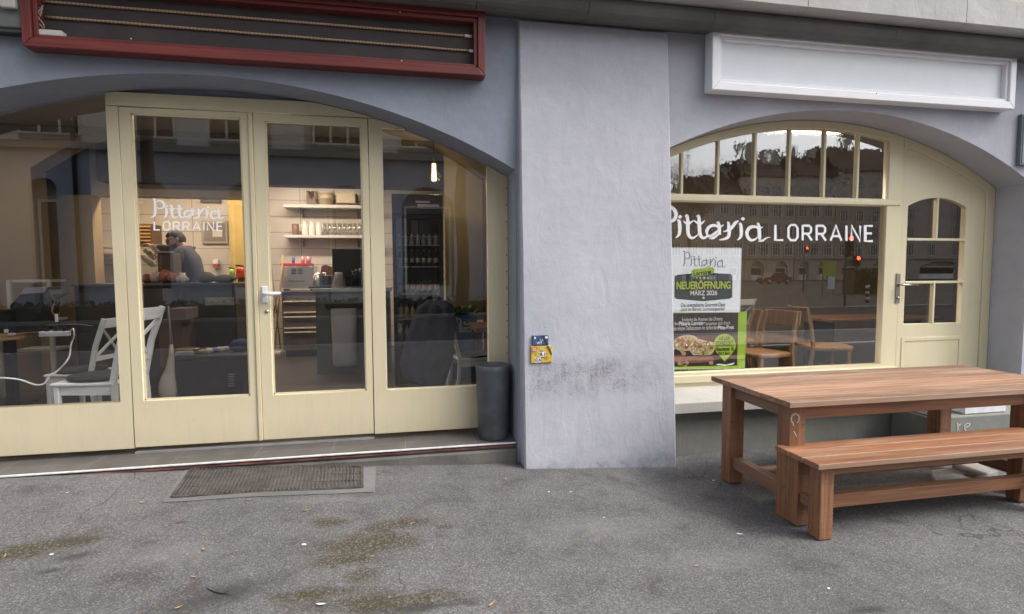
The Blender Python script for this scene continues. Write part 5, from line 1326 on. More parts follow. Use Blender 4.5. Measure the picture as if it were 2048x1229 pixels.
elL = nd(Q(342, 503, -.02), .048, shL); wrL = nd(Q(316, 494, -.10), .031, elL)
hand(wrR, nodes[wrR][0], (nodes[wrR][0]-nodes[elR][0]), Vector((0, 0, 1)), 1.05, .6)
hand(wrL, nodes[wrL][0], (nodes[wrL][0]-nodes[elL][0]), Vector((0, 0, 1)), 1.05, .45)
for s in (-1, 1):
    h0 = nd(hip+Vector((.02, s*.10, -.10)), .10, pel); k0 = nd(Vector((hip.x-.03, YM+s*.12, FL+.55)), .065, h0); a0_ = nd(Vector((hip.x+.03, YM+s*.13, FL+.11)), .045, k0); nd(Vector((hip.x-.16, YM+s*.15, FL+.045)), .040, a0_)
body = skinned('body', nodes, E_, SKIN, man)
# clothing follows the same joints, a little wider
bn = [nodes[i] for i in (pel, wst, che, uch, nck, shR, elR, wrR, shL, elL, wrL)]
grow = lambda r, g_: tuple(x+g_ for x in r) if isinstance(r, tuple) else r+g_
cn = [(p, grow(r, .034)) for p, r in bn]; cn[6] = (cn[6][0], .092); cn[5] = (cn[5][0], .118); cn[4] = (cn[4][0], .086)
skinned('sweater', cn, [(0, 1), (1, 2), (2, 3), (3, 4), (3, 5), (5, 6), (6, 7), (3, 8), (8, 9), (9, 10)], SHIRT, man)
tn = [(hip+Vector((0, 0, -.02)), (.145, .185))]; te = []
for s in (-1, 1):
    n0 = len(tn); tn += [(hip+Vector((.02, s*.10, -.12)), .118), (Vector((hip.x-.03, YM+s*.12, FL+.55)), .082), (Vector((hip.x+.03, YM+s*.13, FL+.12)), .065)]; te += [(0, n0), (n0, n0+1), (n0+1, n0+2)]
skinned('trousers', tn, te, TROUS, man)
# head features: hair cap, beard, ear, nose, glasses; he looks down to the left
hc = Q(352, 480); fd = Vector((-.84, -.34, -.36)).normalized(); upv = Vector((-.36, -.05, .93)); upv = (upv-fd*upv.dot(fd)).normalized(); sidev = fd.cross(upv).normalized()
HR = (.120, .098, .142)                       # head half sizes: forward, side, up
def hp(f_, s_, u_): return hc+fd*(f_*HR[0])+sidev*(s_*HR[1])+upv*(u_*HR[2])
def gs(a, w): return math.exp(-(a/w)**2)
def head_mesh(rfun, nu=40, nv=30):
    vs = []; fs = []
    for j_ in range(nv+1):
        ph = pi*j_/nv
        for i_ in range(nu):
            th = 2*pi*i_/nu; f_, s_, u_ = sin(ph)*cos(th), sin(ph)*sin(th), cos(ph)
            r_ = rfun(f_, s_, u_); jaw = 1-.26*max(0, -u_)-.0*f_
            vs.append(hp(f_*r_, s_*r_*jaw, u_*r_))
    for j_ in range(nv):
        for i_ in range(nu): i2 = (i_+1) % nu; fs.append((j_*nu+i_, j_*nu+i2, (j_+1)*nu+i2, (j_+1)*nu+i_))
    return vs, fs
def face(f_, s_, u_):
    r_ = 1.0
    if f_ > 0:
        r_ += .21*gs(s_, .13)*gs(u_+.16, .13)+.10*gs(s_, .09)*gs(u_-.02, .16)          # nose and bridge
        r_ += .045*gs(abs(s_)-.30, .22)*gs(u_-.27, .09)-.075*gs(abs(s_)-.34, .14)*gs(u_-.09, .11)  # brows, eye sockets
        r_ += .05*gs(s_, .22)*gs(u_+.48, .07)-.03*gs(s_, .25)*gs(u_+.56, .04)+.09*gs(s_, .25)*gs(u_+.78, .16)  # lips, chin
    return r_
# the head grows out of the body mesh: bake the skinned body and weld the head into the same mesh
dg = bpy.context.evaluated_depsgraph_get(); dg.update()
bme = bpy.data.meshes.new_from_object(body.evaluated_get(dg)); body.modifiers.clear()
hv, hf = head_mesh(face); inv = WM[man].inverted(); bm = bmesh.new(); bm.from_mesh(bme)
hvs = [bm.verts.new(inv @ v_) for v_ in hv]
for q_ in hf:
    try: bm.faces.new([hvs[k_] for k_ in q_])
    except ValueError: pass
bmesh.ops.remove_doubles(bm, verts=bm.verts, dist=1e-5); bmesh.ops.recalc_face_normals(bm, faces=bm.faces)
for f_ in bm.faces: f_.smooth = True
bm.to_mesh(bme); bm.free(); body.data = bme
if not bme.materials: bme.materials.append(SKIN)
def hair_r(f_, s_, u_):
    line = .52-.10*abs(s_) if f_ > .15 else (.05 if f_ > -.15 else -.55)
    k_ = min(1, max(0, (u_-line)*6+.5))
    return .90+k_*(.21+.035*mn.noise(Vector((f_*5, s_*5, u_*5))))
mb = MB(); v_, f_ = head_mesh(hair_r); mb.add(v_, f_, True); mb.build('hair', HAIR, man)
def beard_r(f_, s_, u_):
    k_ = min(1, max(0, (-.33-u_)*7+.4))*min(1, max(0, (f_-.05)*5)); k_ *= 1-.9*gs(s_, .16)*gs(u_+.50, .06)
    return .88+k_*(face(f_, s_, u_)-.88+.035)
mb = MB(); v_, f_ = head_mesh(beard_r); mb.add(v_, f_, True); mb.build('beard', HAIR, man)
mb = MB(); mb.tube([hp(.99, .17, -.50), hp(1.04, 0, -.49), hp(.99, -.17, -.50)], [.004, .007, .004], 6); mb.build('mouth', simple('lip', (.34, .13, .10)), man)
for s_ in (-1, 1):
    mb = MB(); mb.blob(hp(-.10, s_*1.0, -.05), .030, 8, 0, (.75, .45, 1.15)); mb.blob(hp(-.05, s_*1.06, -.02), .018, 6, 0, (.7, .5, 1.1)); mb.build('ear', SKIN, man)
    mb = MB(); mb.blob(hp(.86, s_*.36, .09), .0135, 8); mb.build('eye', simple('eye_dark', (.05, .035, .03), rough=.15) if s_ == -1 else MATS['eye_dark'], man)
    mb = MB(); mb.tube([hp(.98, s_*.16, .27), hp(.97, s_*.34, .31), hp(.86, s_*.55, .25)], [.005, .007, .004], 6); mb.build('eyebrow', HAIR, man)
mb = MB()
for s_ in (-1, 1):
    mb.tube([hp(1.10, s_*.40, .08)+sidev*(.030*cos(t_))+upv*(.024*sin(t_)) for t_ in [2*pi*i/16 for i in range(17)]], .0032, 5, caps=False)
    mb.tube([hp(1.08, s_*.70, .12), hp(.5, s_*.98, .10), hp(-.12, s_*1.08, .06)], .0032, 5)
mb.tube([hp(1.12, .11, .10), hp(1.18, 0, .12), hp(1.12, -.11, .10)], .0032, 5); mb.build('glasses', BLACKPL, man)

# ---- shelves with crockery --------------------------------------------
YS = 10.65
def shelf(label, x0, x1, py_, th):
    z = P(x0, py_, YS).z; t = thing('wall_shelf', label, 'shelf', ((P(x0, py_, YS).x+P(x1, py_, YS).x)/2, YS+.15, z-th))
    mb = MB(); mb.box(P(x0, py_, YS).x, P(x1, py_, YS).x, YS, YS+.34, z-th, z); mb.build('board', simple('shelf_white', (.62, .60, .58), rough=.4, var=.02) if 'shelf_white' not in MATS else MATS['shelf_white'], t, bevel=.004)
    for fx in (.18, .82):
        xx = P(x0, py_, YS).x*(1-fx)+P(x1, py_, YS).x*fx
        mb = MB(); mb.prism([(YS+.04, z-th-.001), (YS+.34, z-th-.001), (YS+.34, z-th-.16)], xx-.012, xx+.012, 'X'); mb.build('bracket', STEELD, t)
    return z
zu = shelf('upper white wall shelf carrying pots and pale tubs in the kitchen', 566, 745, 408, .06)
zl = shelf('lower white wall shelf carrying jugs and drinking glasses in the kitchen', 568, 745, 470, .05)
def vessel(name, label, cat, pxc, pw, pyt, z, mat, prof, group=None, handle=None):
    xc = P(pxc, pyt, YS+.12).x; r_ = (P(pxc+pw/2, pyt, YS+.12).x-P(pxc-pw/2, pyt, YS+.12).x)/2; h_ = P(pxc, pyt, YS+.12).z-z
    t = thing(name, label, cat, (xc, YS+.15, z), group=group)
    mb = MB(); mb.lathe([(a_*r_, b__*h_) for a_, b__ in prof], n=20); mb.build('body', mat, t, world=False)
    if handle:
        mb = MB(); mb.tube([(handle*r_*.9, 0, h_*.8), (handle*r_*1.5, 0, h_*.7), (handle*r_*1.5, 0, h_*.4), (handle*r_*.95, 0, h_*.3)], .012, 6); mb.build('handle', mat, t, world=False)
    return t
CUP = [(0, .002), (.85, .002), (1, .1), (1, .98), (.9, 1), (.88, .12), (0, .1)]
JUG = [(0, .002), (.95, .002), (1, .08), (.98, .7), (.72, .82), (.75, 1), (.66, 1), (.62, .8), (.9, .6), (.9, .1), (0, .08)]
GLS = [(0, .002), (.72, .002), (1, 1), (.93, 1), (.66, .08), (0, .08)]
CERW = simple('white_ceramic', (.70, .68, .64), rough=.25, var=.03, bmp=0); CREAMP = simple('cream_plastic', (.62, .53, .36), rough=.35, var=.04, bmp=0); GLSM = glass('drinking_glass', .22, (.92, .93, .92))
vessel('metal_pot', 'shiny steel pot at the left of the upper shelf', 'pot', 623, 22, 383, zu, MATS['polished_rim'] if False else simple('pot_steel', (.75, .66, .52), rough=.2, metal=1, var=0), [(0, .002), (1, .002), (1, .94), (1.06, .96), (1.06, 1), (.92, 1), (.92, .1), (0, .08)])
vessel('tub_stack', 'stack of cream lidded tubs on the upper shelf beside the pot', 'tubs', 651, 34, 385, zu, CREAMP, [(0, .002), (.8, .002), (.9, .45), (1, .47), (1, .56), (.86, .57), (.93, .88), (1, .9), (1, .99), (0, 1)])
t = thing('storage_bin', 'square cream storage bin at the right of the upper shelf', 'bin', (P(692, 400, YS).x, YS+.15, zu)); mb = MB(); pbox(mb, 672, 711, 386, 407, YS+.04, .26); mb.build('body', CREAMP, t, bevel=.02); mb = MB(); pbox(mb, 671, 712, 384.5, 388, YS+.035, .27); mb.build('lid', CREAMP, t, bevel=.006)
vessel('bowl_stack', 'brown bowl at the left end of the lower shelf', 'bowl', 590, 14, 448, zl, simple('brown_ceramic', (.22, .13, .09), rough=.3), CUP)
for k, (c, lb) in enumerate(((609, 'leftmost of three white ceramic jugs on the lower shelf'), (623, 'middle one of three white ceramic jugs on the lower shelf'), (637, 'rightmost of three white ceramic jugs on the lower shelf'))):
    vessel('jug', lb, 'jug', c, 13, 443+k*1.2, zl, CERW, JUG, 'white jugs on the lower shelf', 1 if k == 2 else -1)
for k, c in enumerate((649, 659, 669, 679, 689, 699, 709, 719)):
    vessel('drinking_glass', 'clear drinking glass standing in the row on the lower shelf', 'glass', c, 8.5, 447, zl+.0, GLSM, GLS, 'drinking glasses in a row on the lower shelf')

# ---- appliance, drawers, brooms, counter --------------------------------
YD = 10.15
t = thing('drawer_cabinet', 'grey steel drawer cabinet with bright handles below the appliance', 'cabinet', (P(600, 690, YD).x, YD+.3, FL))
zt_ = P(600, 582, YD).z
x0_, x1_ = P(565, 640, YD).x, P(645, 640, YD).x
mb = MB(); mb.box(x0_, x1_, YD, YD+.6, FL+.12, zt_-.02); mb.build('body', STEELD, t)
mb = MB(); mb.box(x0_-.06, x1_+.2, YD-.03, YD+.62, zt_-.019, zt_); mb.build('worktop', STEEL, t)
mb = MB(); mb.box(x0_+.03, x1_, YD+.05, YD+.55, FL, FL+.119); mb.build('plinth', BLACKPL, t)
for (ya, yb) in ((590, 602), (606, 624), (627, 633), (636, 655), (658, 664), (666, 690)):
    mb = MB(); mb.box(x0_+.03, x1_-.01, YD-.012, YD-.001, P(600, yb, YD).z, P(600, ya, YD).z); dr = mb.build('drawer', simple('drawer_front', (.20, .185, .185), rough=.3, metal=.5) if ya == 590 else MATS['drawer_front'], t, bevel=.003)
for py_ in (603, 625, 634, 656, 664.5):
    mb = MB(); z = P(600, py_, YD).z; mb.box(x0_+.03, x1_-.01, YD-.035, YD-.0125, z-.011, z+.011); mb.build('handle', simple('bright_handle', (.80, .72, .60), rough=.35, bmp=0) if 'bright_handle' not in MATS else MATS['bright_handle'], t)
t = thing('food_warmer', 'stainless steel box appliance with a red top edge on the drawer cabinet', 'appliance', (P(594, 580, YD).x, YD+.25, zt_))
x0_, x1_ = P(561, 550, YD).x, P(627, 550, YD).x; zt2 = P(594, 527, YD).z
mb = MB(); mb.box(x0_, x1_, YD+.02, YD+.48, zt_+.03, zt2-.05); mb.build('body', STEEL, t, bevel=.012)
mb = MB(); mb.box(x0_, x1_-.06, YD+.015, YD+.48, zt2-.049, zt2); mb.build('red_top', simple('red_plastic', (.50, .03, .04), rough=.4), t, bevel=.004)
for (a_, b__) in ((583, 592), (596, 605)):
    for k in range(4):
        mb = MB(); pbox(mb, a_, b__, 538+k*3, 539.3+k*3, YD+.012, .007); mb.build('vent', BLACKPL, t)
for x in (x0_+.05, x1_-.05):
    mb = MB(); mb.box(x-.02, x+.02, YD+.05, YD+.4, zt_+.001, zt_+.03); mb.build('foot', BLACKPL, t)
x_a, x_b = P(577, 562, YD).x, P(609, 562, YD).x; text_at('lettering', BLACKINK, t, 'hotel gourmet', x_a, x_b, P(590, 566, YD).z, P(590, 560, YD).z, YD+.0185)
for c, pw, pyt, lb, mt_ in ((606, 7, 516, 'small pink tinted glass on top of the steel appliance', simple('pink_glass', (.55, .30, .30), rough=.2, bmp=0)), (617, 10, 513, 'pink glass jar on top of the steel appliance', MATS['pink_glass']), (587, 6, 518, 'small blue pot on top of the steel appliance', simple('blue_pot', (.10, .12, .35), bmp=0))):
    xc = P(c, 525, YD+.2).x; r_ = .5*pw*10.3/1100; t = thing('jar', lb, 'jar', (xc, YD+.2, zt2+.001)); mb = MB(); mb.lathe([(0, 0), (r_*.8, 0), (r_, .12), (r_*.9, .12), (r_*.7, .01), (0, .01)], n=14); mb.build('body', mt_, t, world=False)
t = thing('chopping_board', 'rounded terracotta board leaning behind the kettle on the counter', 'board', (P(660, 555, 9.0).x, 9.05, P(660, 570, 9.0).z-.2))
mb = MB(); mb.prism([(P(a_, b__, 9.0).x, P(a_, b__, 9.0).z) for a_, b__ in ((640, 552), (643, 533), (650, 529), (666, 535), (685, 541), (690, 556), (690, 572), (642, 572))], 9.0, 9.03); mb.build('board', simple('terracotta', (.34, .10, .045), rough=.6), t, bevel=.006)
# counter with the till
YK = 8.35
zk = P(680, 577, YK).z
xk0, xk1 = P(632, 640, YK).x, P(745, 640, YK).x
t = thing('till_counter', 'grey green counter block with a pale top edge behind the second folding door', 'counter', ((xk0+xk1)/2, YK+.35, FL))
mb = MB(); mb.box(xk0, xk1+.25, YK, YK+.8, FL, zk-.051); mb.build('body', simple('counter_greygreen', (.075, .085, .082), rough=.5), t)
mb = MB(); mb.box(xk0-.03, xk1+.28, YK-.04, YK+.83, zk-.05, zk); mb.build('counter_top', simple('counter_pale', (.30, .31, .30), rough=.4), t, bevel=.004)
mb = MB(); pbox(mb, 650, 728, 608, 615, YK-.03, .025); mb.build('rail', BLACKPL, t)
t = thing('waste_bag', 'pale grey plastic bag hanging on the front of the counter', 'bag', (P(690, 730, YK-.1).x, YK-.14, P(690, 731, YK-.1).z))
vs = []; nu, nv = 16, 14
xw0, xw1 = P(660, 670, YK-.1).x, P(719, 670, YK-.1).x; zw0, zw1 = P(690, 731, YK-.1).z, P(690, 617, YK-.1).z
mb = MB()
for j in range(nv+1):
    for i in range(nu):
        a_ = 2*pi*i/nu; v_ = j/nv; tp = 1-.10*(1-v_)
        r1 = (xw1-xw0)/2*tp*(1+.04*mn.noise(Vector((a_*2, v_*4, 0)))); r2 = .11*(.6+.4*sin(pi*min(1, v_+.15)))
        vs.append(((xw0+xw1)/2+r1*cos(a_)*(abs(cos(a_))**-.35 if abs(cos(a_)) > .2 else 1)*.9, YK-.145+r2*sin(a_), zw0+(zw1-zw0)*v_))
mb.add(vs, [(j*nu+i, j*nu+(i+1) % nu, (j+1)*nu+(i+1) % nu, (j+1)*nu+i) for j in range(nv) for i in range(nu)]+[tuple(range(nu))], True); mb.build('bag', simple('bag_grey', (.30, .31, .34), rough=.5, var=.1), t)
t = thing('monitor', 'black till monitor seen from behind on the counter', 'monitor', (P(700, 560, YK+.3).x, YK+.35, zk))
mb = MB(); pbox(mb, 664, 740, 498, 556, YK+.3, .05); mb.build('screen_back', BLACKPL, t, bevel=.01)
mb = MB(); mb.box(P(690, 550, YK+.35).x, P(712, 550, YK+.35).x, YK+.35, YK+.40, zk+.02, P(690, 550, YK+.35).z); mb.build('stand', BLACKPL, t); mb = MB(); mb.box(P(682, 550, YK+.35).x, P(722, 550, YK+.35).x, YK+.27, YK+.5, zk+.001, zk+.02); mb.build('foot', BLACKPL, t)
t = thing('cup_stack', 'tall stack of upturned grey paper cups on the counter', 'cups', (P(678, 575, YK+.1).x, YK+.1, zk))
r_ = .5*25*YK/1100; h_ = P(678, 545, YK+.1).z-zk; mb = MB(); mb.lathe([(0, .001), (r_, .001), (r_*.55, h_), (0, h_)], n=24); mb.build('cup', simple('cup_grey', (.34, .32, .33), rough=.6), t, world=False)
mb = MB()
for k in range(9): rr_ = r_*(1-.45*(k+1)/10)+.004; mb.lathe([(rr_, 0), (rr_+.005, .004), (rr_, .008)], (0, 0, h_*(k+1)/10), 24)
mb.build('cup_rims', MATS['cup_grey'], t, world=False)
t = thing('kettle', 'steel kettle with a bright curved handle beside the appliance', 'kettle', (P(637, 575, YK+.5).x, YK+.5, zk))
h_ = P(640, 545, YK+.5).z-zk; mb = MB(); mb.lathe([(0, 0), (.085, 0), (.09, .02), (.07, h_*.8), (.05, h_*.92), (.0, h_)], n=20); mb.build('body', STEEL, t, world=False)
mb = MB(); mb.tube([(.05, -.03, h_*.9), (.11, -.05, h_*.95), (.13, -.05, h_*.6), (.10, -.04, h_*.2)], .014, 8); mb.build('handle', MATS['polished_rim'], t, world=False)
t = thing('coffee_grinder', 'low black appliance between the kettle and the cup stack', 'appliance', (P(658, 575, YK+.25).x, YK+.3, zk)); mb = MB(); mb.box(P(644, 560, YK+.25).x, P(668, 560, YK+.25).x, YK+.25, YK+.5, zk+.001, P(655, 551, YK+.25).z); mb.build('body', BLACKPL, t, bevel=.01); mb = MB(); mb.box(P(640, 560, YK+.2).x, P(667, 560, YK+.2).x, YK+.14, YK+.24, zk+.001, zk+.04); mb.build('tray', BLACKPL, t, bevel=.006)
mb = MB(); c = P(630, 571, YK+.1); mb.lathe([(0, 0), (.09, 0), (.095, .03), (.0, .03)], (c.x, YK+.10, zk+.001), 20); tag(mb.build('tape_roll', simple('blue_plastic', (.04, .05, .12))), 'small dark blue round dish at the left end of the counter', 'dish')
def bottle(t, r_, h_, mat, cap_mat):
    mb = MB(); mb.lathe([(0, .001), (r_, .001), (r_, h_*.6), (r_*.4, h_*.8), (r_*.36, h_*.94), (0, h_*.94)], n=14); mb.build('body', mat, t, world=False)
    mb = MB(); mb.lathe([(0, h_*.941), (r_*.42, h_*.941), (r_*.42, h_), (0, h_)], n=10); mb.build('bottle_cap', cap_mat, t, world=False)
DGL = simple('dark_bottle', (.02, .025, .02), rough=.1, bmp=0); CAPM = simple('cap_grey', (.45, .44, .42), rough=.3)
for (c, y_, s_, lb) in ((706, .05, 1, 'dark bottle nearest the cup stack on the counter'), (713, .12, 1.1, 'middle dark bottle in front of the monitor'), (721, .05, 1.15, 'rightmost dark bottle on the counter by the door stile')):
    p = P(c, 560, YK+y_); t = thing('bottle', lb, 'bottle', (p.x, YK+y_, zk), group='dark bottles on the counter'); bottle(t, .034*s_, .25*s_, DGL, CAPM)
# brooms
def broom(label, p0, p1, mat, r_=.013, head=None):
    t = thing('broom', label, 'broom', (p1.x, p1.y, FL)); mb = MB(); mb.tube([p0, p1], r_, 8); mb.build('handle', mat, t)
    if head:
        mb = MB(); mb.box(p1.x-head[0], p1.x+head[1], p1.y-.05, p1.y+.05, FL+.05, FL+.10); mb.build('head', head[2], t, bevel=.01)
        mb = MB()
        random.seed(9)
        for i in range(60): x = p1.x-head[0]+(head[0]+head[1])*random.random(); y = p1.y+random.uniform(-.04, .04); mb.bar((x, y, FL+.05), (x+random.uniform(-.02, .02), y+random.uniform(-.02, .02), FL+.002), .006)
        mb.build('bristles', head[3], t)
    return t
HW = simple('pale_handle', (.50, .34, .18), rough=.5, bmp=0)
pA = Zp(549, 700, FL+.1); broom('broom with a pale wooden handle and light head leaning by the door gap', P(566, 512, 9.9), Vector((pA.x, pA.y, FL+.10)), HW, .013, (.04, .36, simple('broom_grey', (.42, .42, .44)), simple('bristle_pale', (.55, .50, .42))))
pB = Vector((pA.x-.12, pA.y-.25, FL+.02)); broom('second wooden broom handle leaning at a flatter angle beside the first', P(555, 590, 9.0), pB, HW, .012, (.03, .28, simple('mop_white', (.62, .58, .50)), MATS['bristle_pale']))
broom('dark tipped wooden pole leaning in the corner behind the brooms', P(538, 488, 10.4), Vector((pA.x+.10, 10.5, FL+.01)), simple('old_handle', (.28, .19, .12)), .012)

# ---- drinks fridge -----------------------------------------------------
YG = 7.3
xf0, xf1 = P(787, 600, YG).x, P(888, 600, YG).x
ztf = P(838, 389, YG).z
fr = thing('drinks_fridge', 'tall black glass door drinks fridge with lit header panel behind the right window', 'fridge', ((xf0+xf1)/2, YG+.35, FL))
FB = simple('fridge_black', (.018, .018, .022), rough=.3, var=.1)
zh = P(838, 430, YG).z
zd0 = P(838, 688, YG).z
mb = MB(); mb.box(xf0, xf0+.05, YG+.03, YG+.75, FL, ztf); mb.build('side_panel', FB, fr)
mb = MB(); mb.box(xf1-.05, xf1, YG+.03, YG+.75, FL, ztf); mb.build('side_panel', FB, fr)
mb = MB(); mb.box(xf0+.051, xf1-.051, YG+.70, YG+.75, FL, ztf); mb.build('back_panel', simple('fridge_inside', (.17, .18, .23), rough=.4), fr)
mb = MB(); mb.box(xf0+.051, xf1-.051, YG+.03, YG+.699, zh, ztf); mb.build('top_box', FB, fr)
mb = MB(); mb.box(xf0+.051, xf1-.051, YG+.03, YG+.699, FL, zd0-.02); mb.build('base', FB, fr)
mb = MB(); mb.box(xf0, xf1, YG, YG+.029, zh+.01, ztf); hd_ = mb.build('header_panel', simple('fridge_header', (.045, .04, .06), rough=.25), fr, bevel=.004)
mb = MB(); pbox(mb, 829, 879, 393, 402, YG-.006, .005); mb.build('header_print', simple('header_dark', (.02, .02, .03)), hd_)
mb = MB(); pbox(mb, 835, 878, 409, 414, YG-.006, .005); mb.build('header_print', simple('header_light', (.45, .40, .46)), hd_)
mb = MB(); pbox(mb, 831, 860, 402.5, 406, YG-.006, .005); mb.build('header_print', MATS['header_light'], hd_)
mb = MB()
z0_, z1_ = zd0, zh
for (a_, b__, c, d_) in ((xf0, xf0+.05, z0_, z1_), (xf1-.05, xf1, z0_, z1_), (xf0+.05, xf1-.05, z0_, z0_+.05), (xf0+.05, xf1-.05, z1_-.05, z1_)): mb.box(a_, b__, YG, YG+.028, c, d_)
dr = mb.build('door', FB, fr)
mb = MB(); mb.box(xf0+.05, xf1-.05, YG+.012, YG+.018, z0_+.05, z1_-.05); mb.build('pane', GLASS, dr)
rowz = [P(838, y_, YG+.1).z for y_ in (490, 533, 587, 637, 678)]
for z in rowz:
    mb = MB(); mb.box(xf0+.052, xf1-.052, YG+.06, YG+.68, z-.014, z-.001); mb.build('shelf', simple('wire_grey', (.35, .34, .36), rough=.4, metal=.4) if z == rowz[0] else MATS['wire_grey'], fr)
cols = [(simple('drink_silver', (.5, .5, .52), rough=.3, bmp=0), .115, 'slim silver drink can in the top row of the fridge'), (simple('drink_clear', (.42, .40, .40), rough=.2, bmp=0), .17, 'clear drink bottle in the second row of the fridge'), (simple('drink_orange', (.60, .22, .06), rough=.3, bmp=0), .13, 'small bottle with orange label in the third row of the fridge'),
        (simple('drink_yellow', (.48, .42, .20), rough=.25, bmp=0), .16, 'pale yellow drink bottle in the fourth row of the fridge'), (simple('drink_white', (.45, .46, .50), rough=.3, bmp=0), .15, 'pale drink bottle in the lowest row of the fridge')]
grp = ['cans in the top row of the fridge', 'bottles in the second row of the fridge', 'orange labelled bottles in the third row of the fridge', 'yellow bottles in the fourth row of the fridge', 'bottles in the lowest row of the fridge']
for r in range(5):
    src = None
    for k in range(7):
        x = xf0+.09+(xf1-xf0-.18)*k/6
        if src is None:
            src = thing('drink_bottle', cols[r][2], 'bottle', (x, YG+.14, rowz[r]), group=grp[r], sc=1.0)
            bottle(src, .030, cols[r][1]*1.25, DGL if r in (1, 2) else cols[r][0], CAPM)
            mb = MB(); mb.lathe([(.0305, .05), (.0312, .051), (.0312, .11), (.0305, .111)], n=14); mb.build('label_band', cols[r][0], src, world=False)
        else:
            c = copy_tree(src); c.location = (x, YG+.14+random.uniform(-.01, .02), rowz[r])
# magazines standing in the fridge top
for k, (a_, b__) in enumerate(((808, 818), (822, 836), (838, 862))):
    mb = MB(); pbox(mb, a_, b__, 440+k, 474, YG+.25, .2); tag(mb.build('drink_carton', simple('carton_'+'abc'[k], ((.30, .10, .10), (.32, .30, .32), (.10, .10, .13))[k], rough=.4), None, bevel=.004), ('narrow reddish carton', 'grey carton', 'wide dark carton')[k]+' above the top row in the drinks fridge', 'carton')
zt_ = P(838, 474.5, YG+.25).z; mb = MB(); mb.box(xf0+.052, xf1-.052, YG+.06, YG+.68, zt_-.014, zt_-.002); mb.build('shelf', MATS['wire_grey'], fr)

# ---- coat over the chair, blue crate, right table --------------------------
COAT = simple('dark_coat', (.032, .034, .048), rough=.9, var=.25, nscale=8, bmp=.3, bscale=30)
mb = MB(); vs = []; nu, nv = 26, 22; Yc = 5.92
outl = [(856, 890, 600), (838, 908, 612), (826, 908, 636), (814, 910, 668), (806, 908, 700), (800, 904, 728), (806, 893, 755), (846, 884, 777)]
for j in range(nv+1):
    v_ = j/nv*(len(outl)-1); i0 = min(int(v_), len(outl)-2); f_ = v_-i0
    L_, R_, Y_ = [outl[i0][q]*(1-f_)+outl[i0+1][q]*f_ for q in range(3)]
    for i in range(nu):
        a_ = 2*pi*i/nu; u_ = .5+.5*cos(a_); p = P(L_+(R_-L_)*u_, Y_, Yc)
        fold = .035*sin(u_*17+v_*.6)+.02*mn.noise(Vector((u_*6, v_, 0)))
        vs.append((p.x, Yc+(.10+fold)*sin(a_)*(.35+.65*min(1, v_/1.2)), p.z))
mb.add(vs, [(j*nu+i, j*nu+(i+1) % nu, (j+1)*nu+(i+1) % nu, (j+1)*nu+i) for j in range(nv) for i in range(nu)]+[tuple(range(nu)), tuple(range(nv*nu, nv*nu+nu))], True)
tag(mb.build('coat', COAT), 'long dark coat draped over the back of the white chair in the right fixed window', 'coat')
t = thing('recycling_box', 'blue recycling box with PET lettering standing beside the fridge', 'box', (P(930, 690, 7.9).x, 8.0, FL))
mb = MB(); a_ = P(898, 632, 7.6); b__ = P(955, 700, 7.6); mb.box(a_.x, b__.x, 7.6, 8.1, FL, a_.z); mb.build('body', simple('box_blue', (.02, .12, .36), rough=.4), t, bevel=.015)
YO = simple('ochre_print', (.62, .50, .28), bmp=0)
l_ = lambda a, b: (P(840+a/5.587, 560+b/5.587, 7.595).x, P(840+a/5.587, 560+b/5.587, 7.595).z)
strokes_mb([[(440, 490), (440, 575), (570, 575), (570, 490)], [(400, 410), (415, 440), (408, 470)], [(425, 425), (455, 450), (460, 570)], [(490, 470), (510, 500), (545, 495), (550, 480)]], l_, 7.594, mono=17).build('emblem', YO, t)
p0, p1 = l_(474, 562), l_(556, 530); text_at('lettering', WINK, t, 'PET', p0[0], p1[0], p0[1], p1[1], 7.592, .02)
mb = MB(); c = P(925, 630, 7.8)
random.seed(4)
for i in range(14): mb.blob((c.x+random.uniform(-.18, .25), 7.8+random.uniform(-.1, .15), a_.z+.03+random.uniform(0, .05)), random.uniform(.03, .06), 5, .2)
tag(mb.build('salad_heap', simple('leaf_green', (.12, .20, .03), rough=.6, var=.4)), 'heap of green leaves on top of the blue recycling box', 'vegetables')
DW = wood('table_dark_wood', (.20, .09, .045), (.34, .18, .09), axis=0, rough=.4)
q = Zp(912, 668, .95)
t = thing('cafe_table', 'brown wooden table with red brown edge behind the white chair at right', 'table', (1.1, 7.0, FL))
zt_ = .96; e0 = P(905, 650, 6.7); 
mb = MB(); mb.box(P(952, 652, 6.7).x, 1.75, 6.7, 7.5, zt_-.06, zt_); mb.build('tabletop', DW, t, bevel=.006)
for x in (P(962, 652, 6.7).x, 1.68):
    mb = MB(); mb.box(x-.03, x+.03, 6.78, 6.84, FL, zt_-.061); mb.build('leg', BLK, t); mb = MB(); mb.box(x-.03, x+.03, 7.36, 7.42, FL, zt_-.061); mb.build('leg', BLK, t)
t = thing('door_panel', 'orange brown wooden door standing at the right side of the shop interior', 'door', (P(973, 500, 8.0).x, 8.1, FL))
mb = MB(); mb.box(P(966, 500, 8.2).x, P(985, 500, 8.2).x, 8.2, 8.25, FL, 3.0); mb.build('leaf', wood('door_orange', (.26, .12, .05), (.38, .19, .08), axis=2), t)
mb = MB(); p = P(972, 505, 8.19); mb.box(p.x, p.x+.03, 8.17, 8.199, p.z-.06, p.z+.06); mb.build('handle', BLACKPL, t)

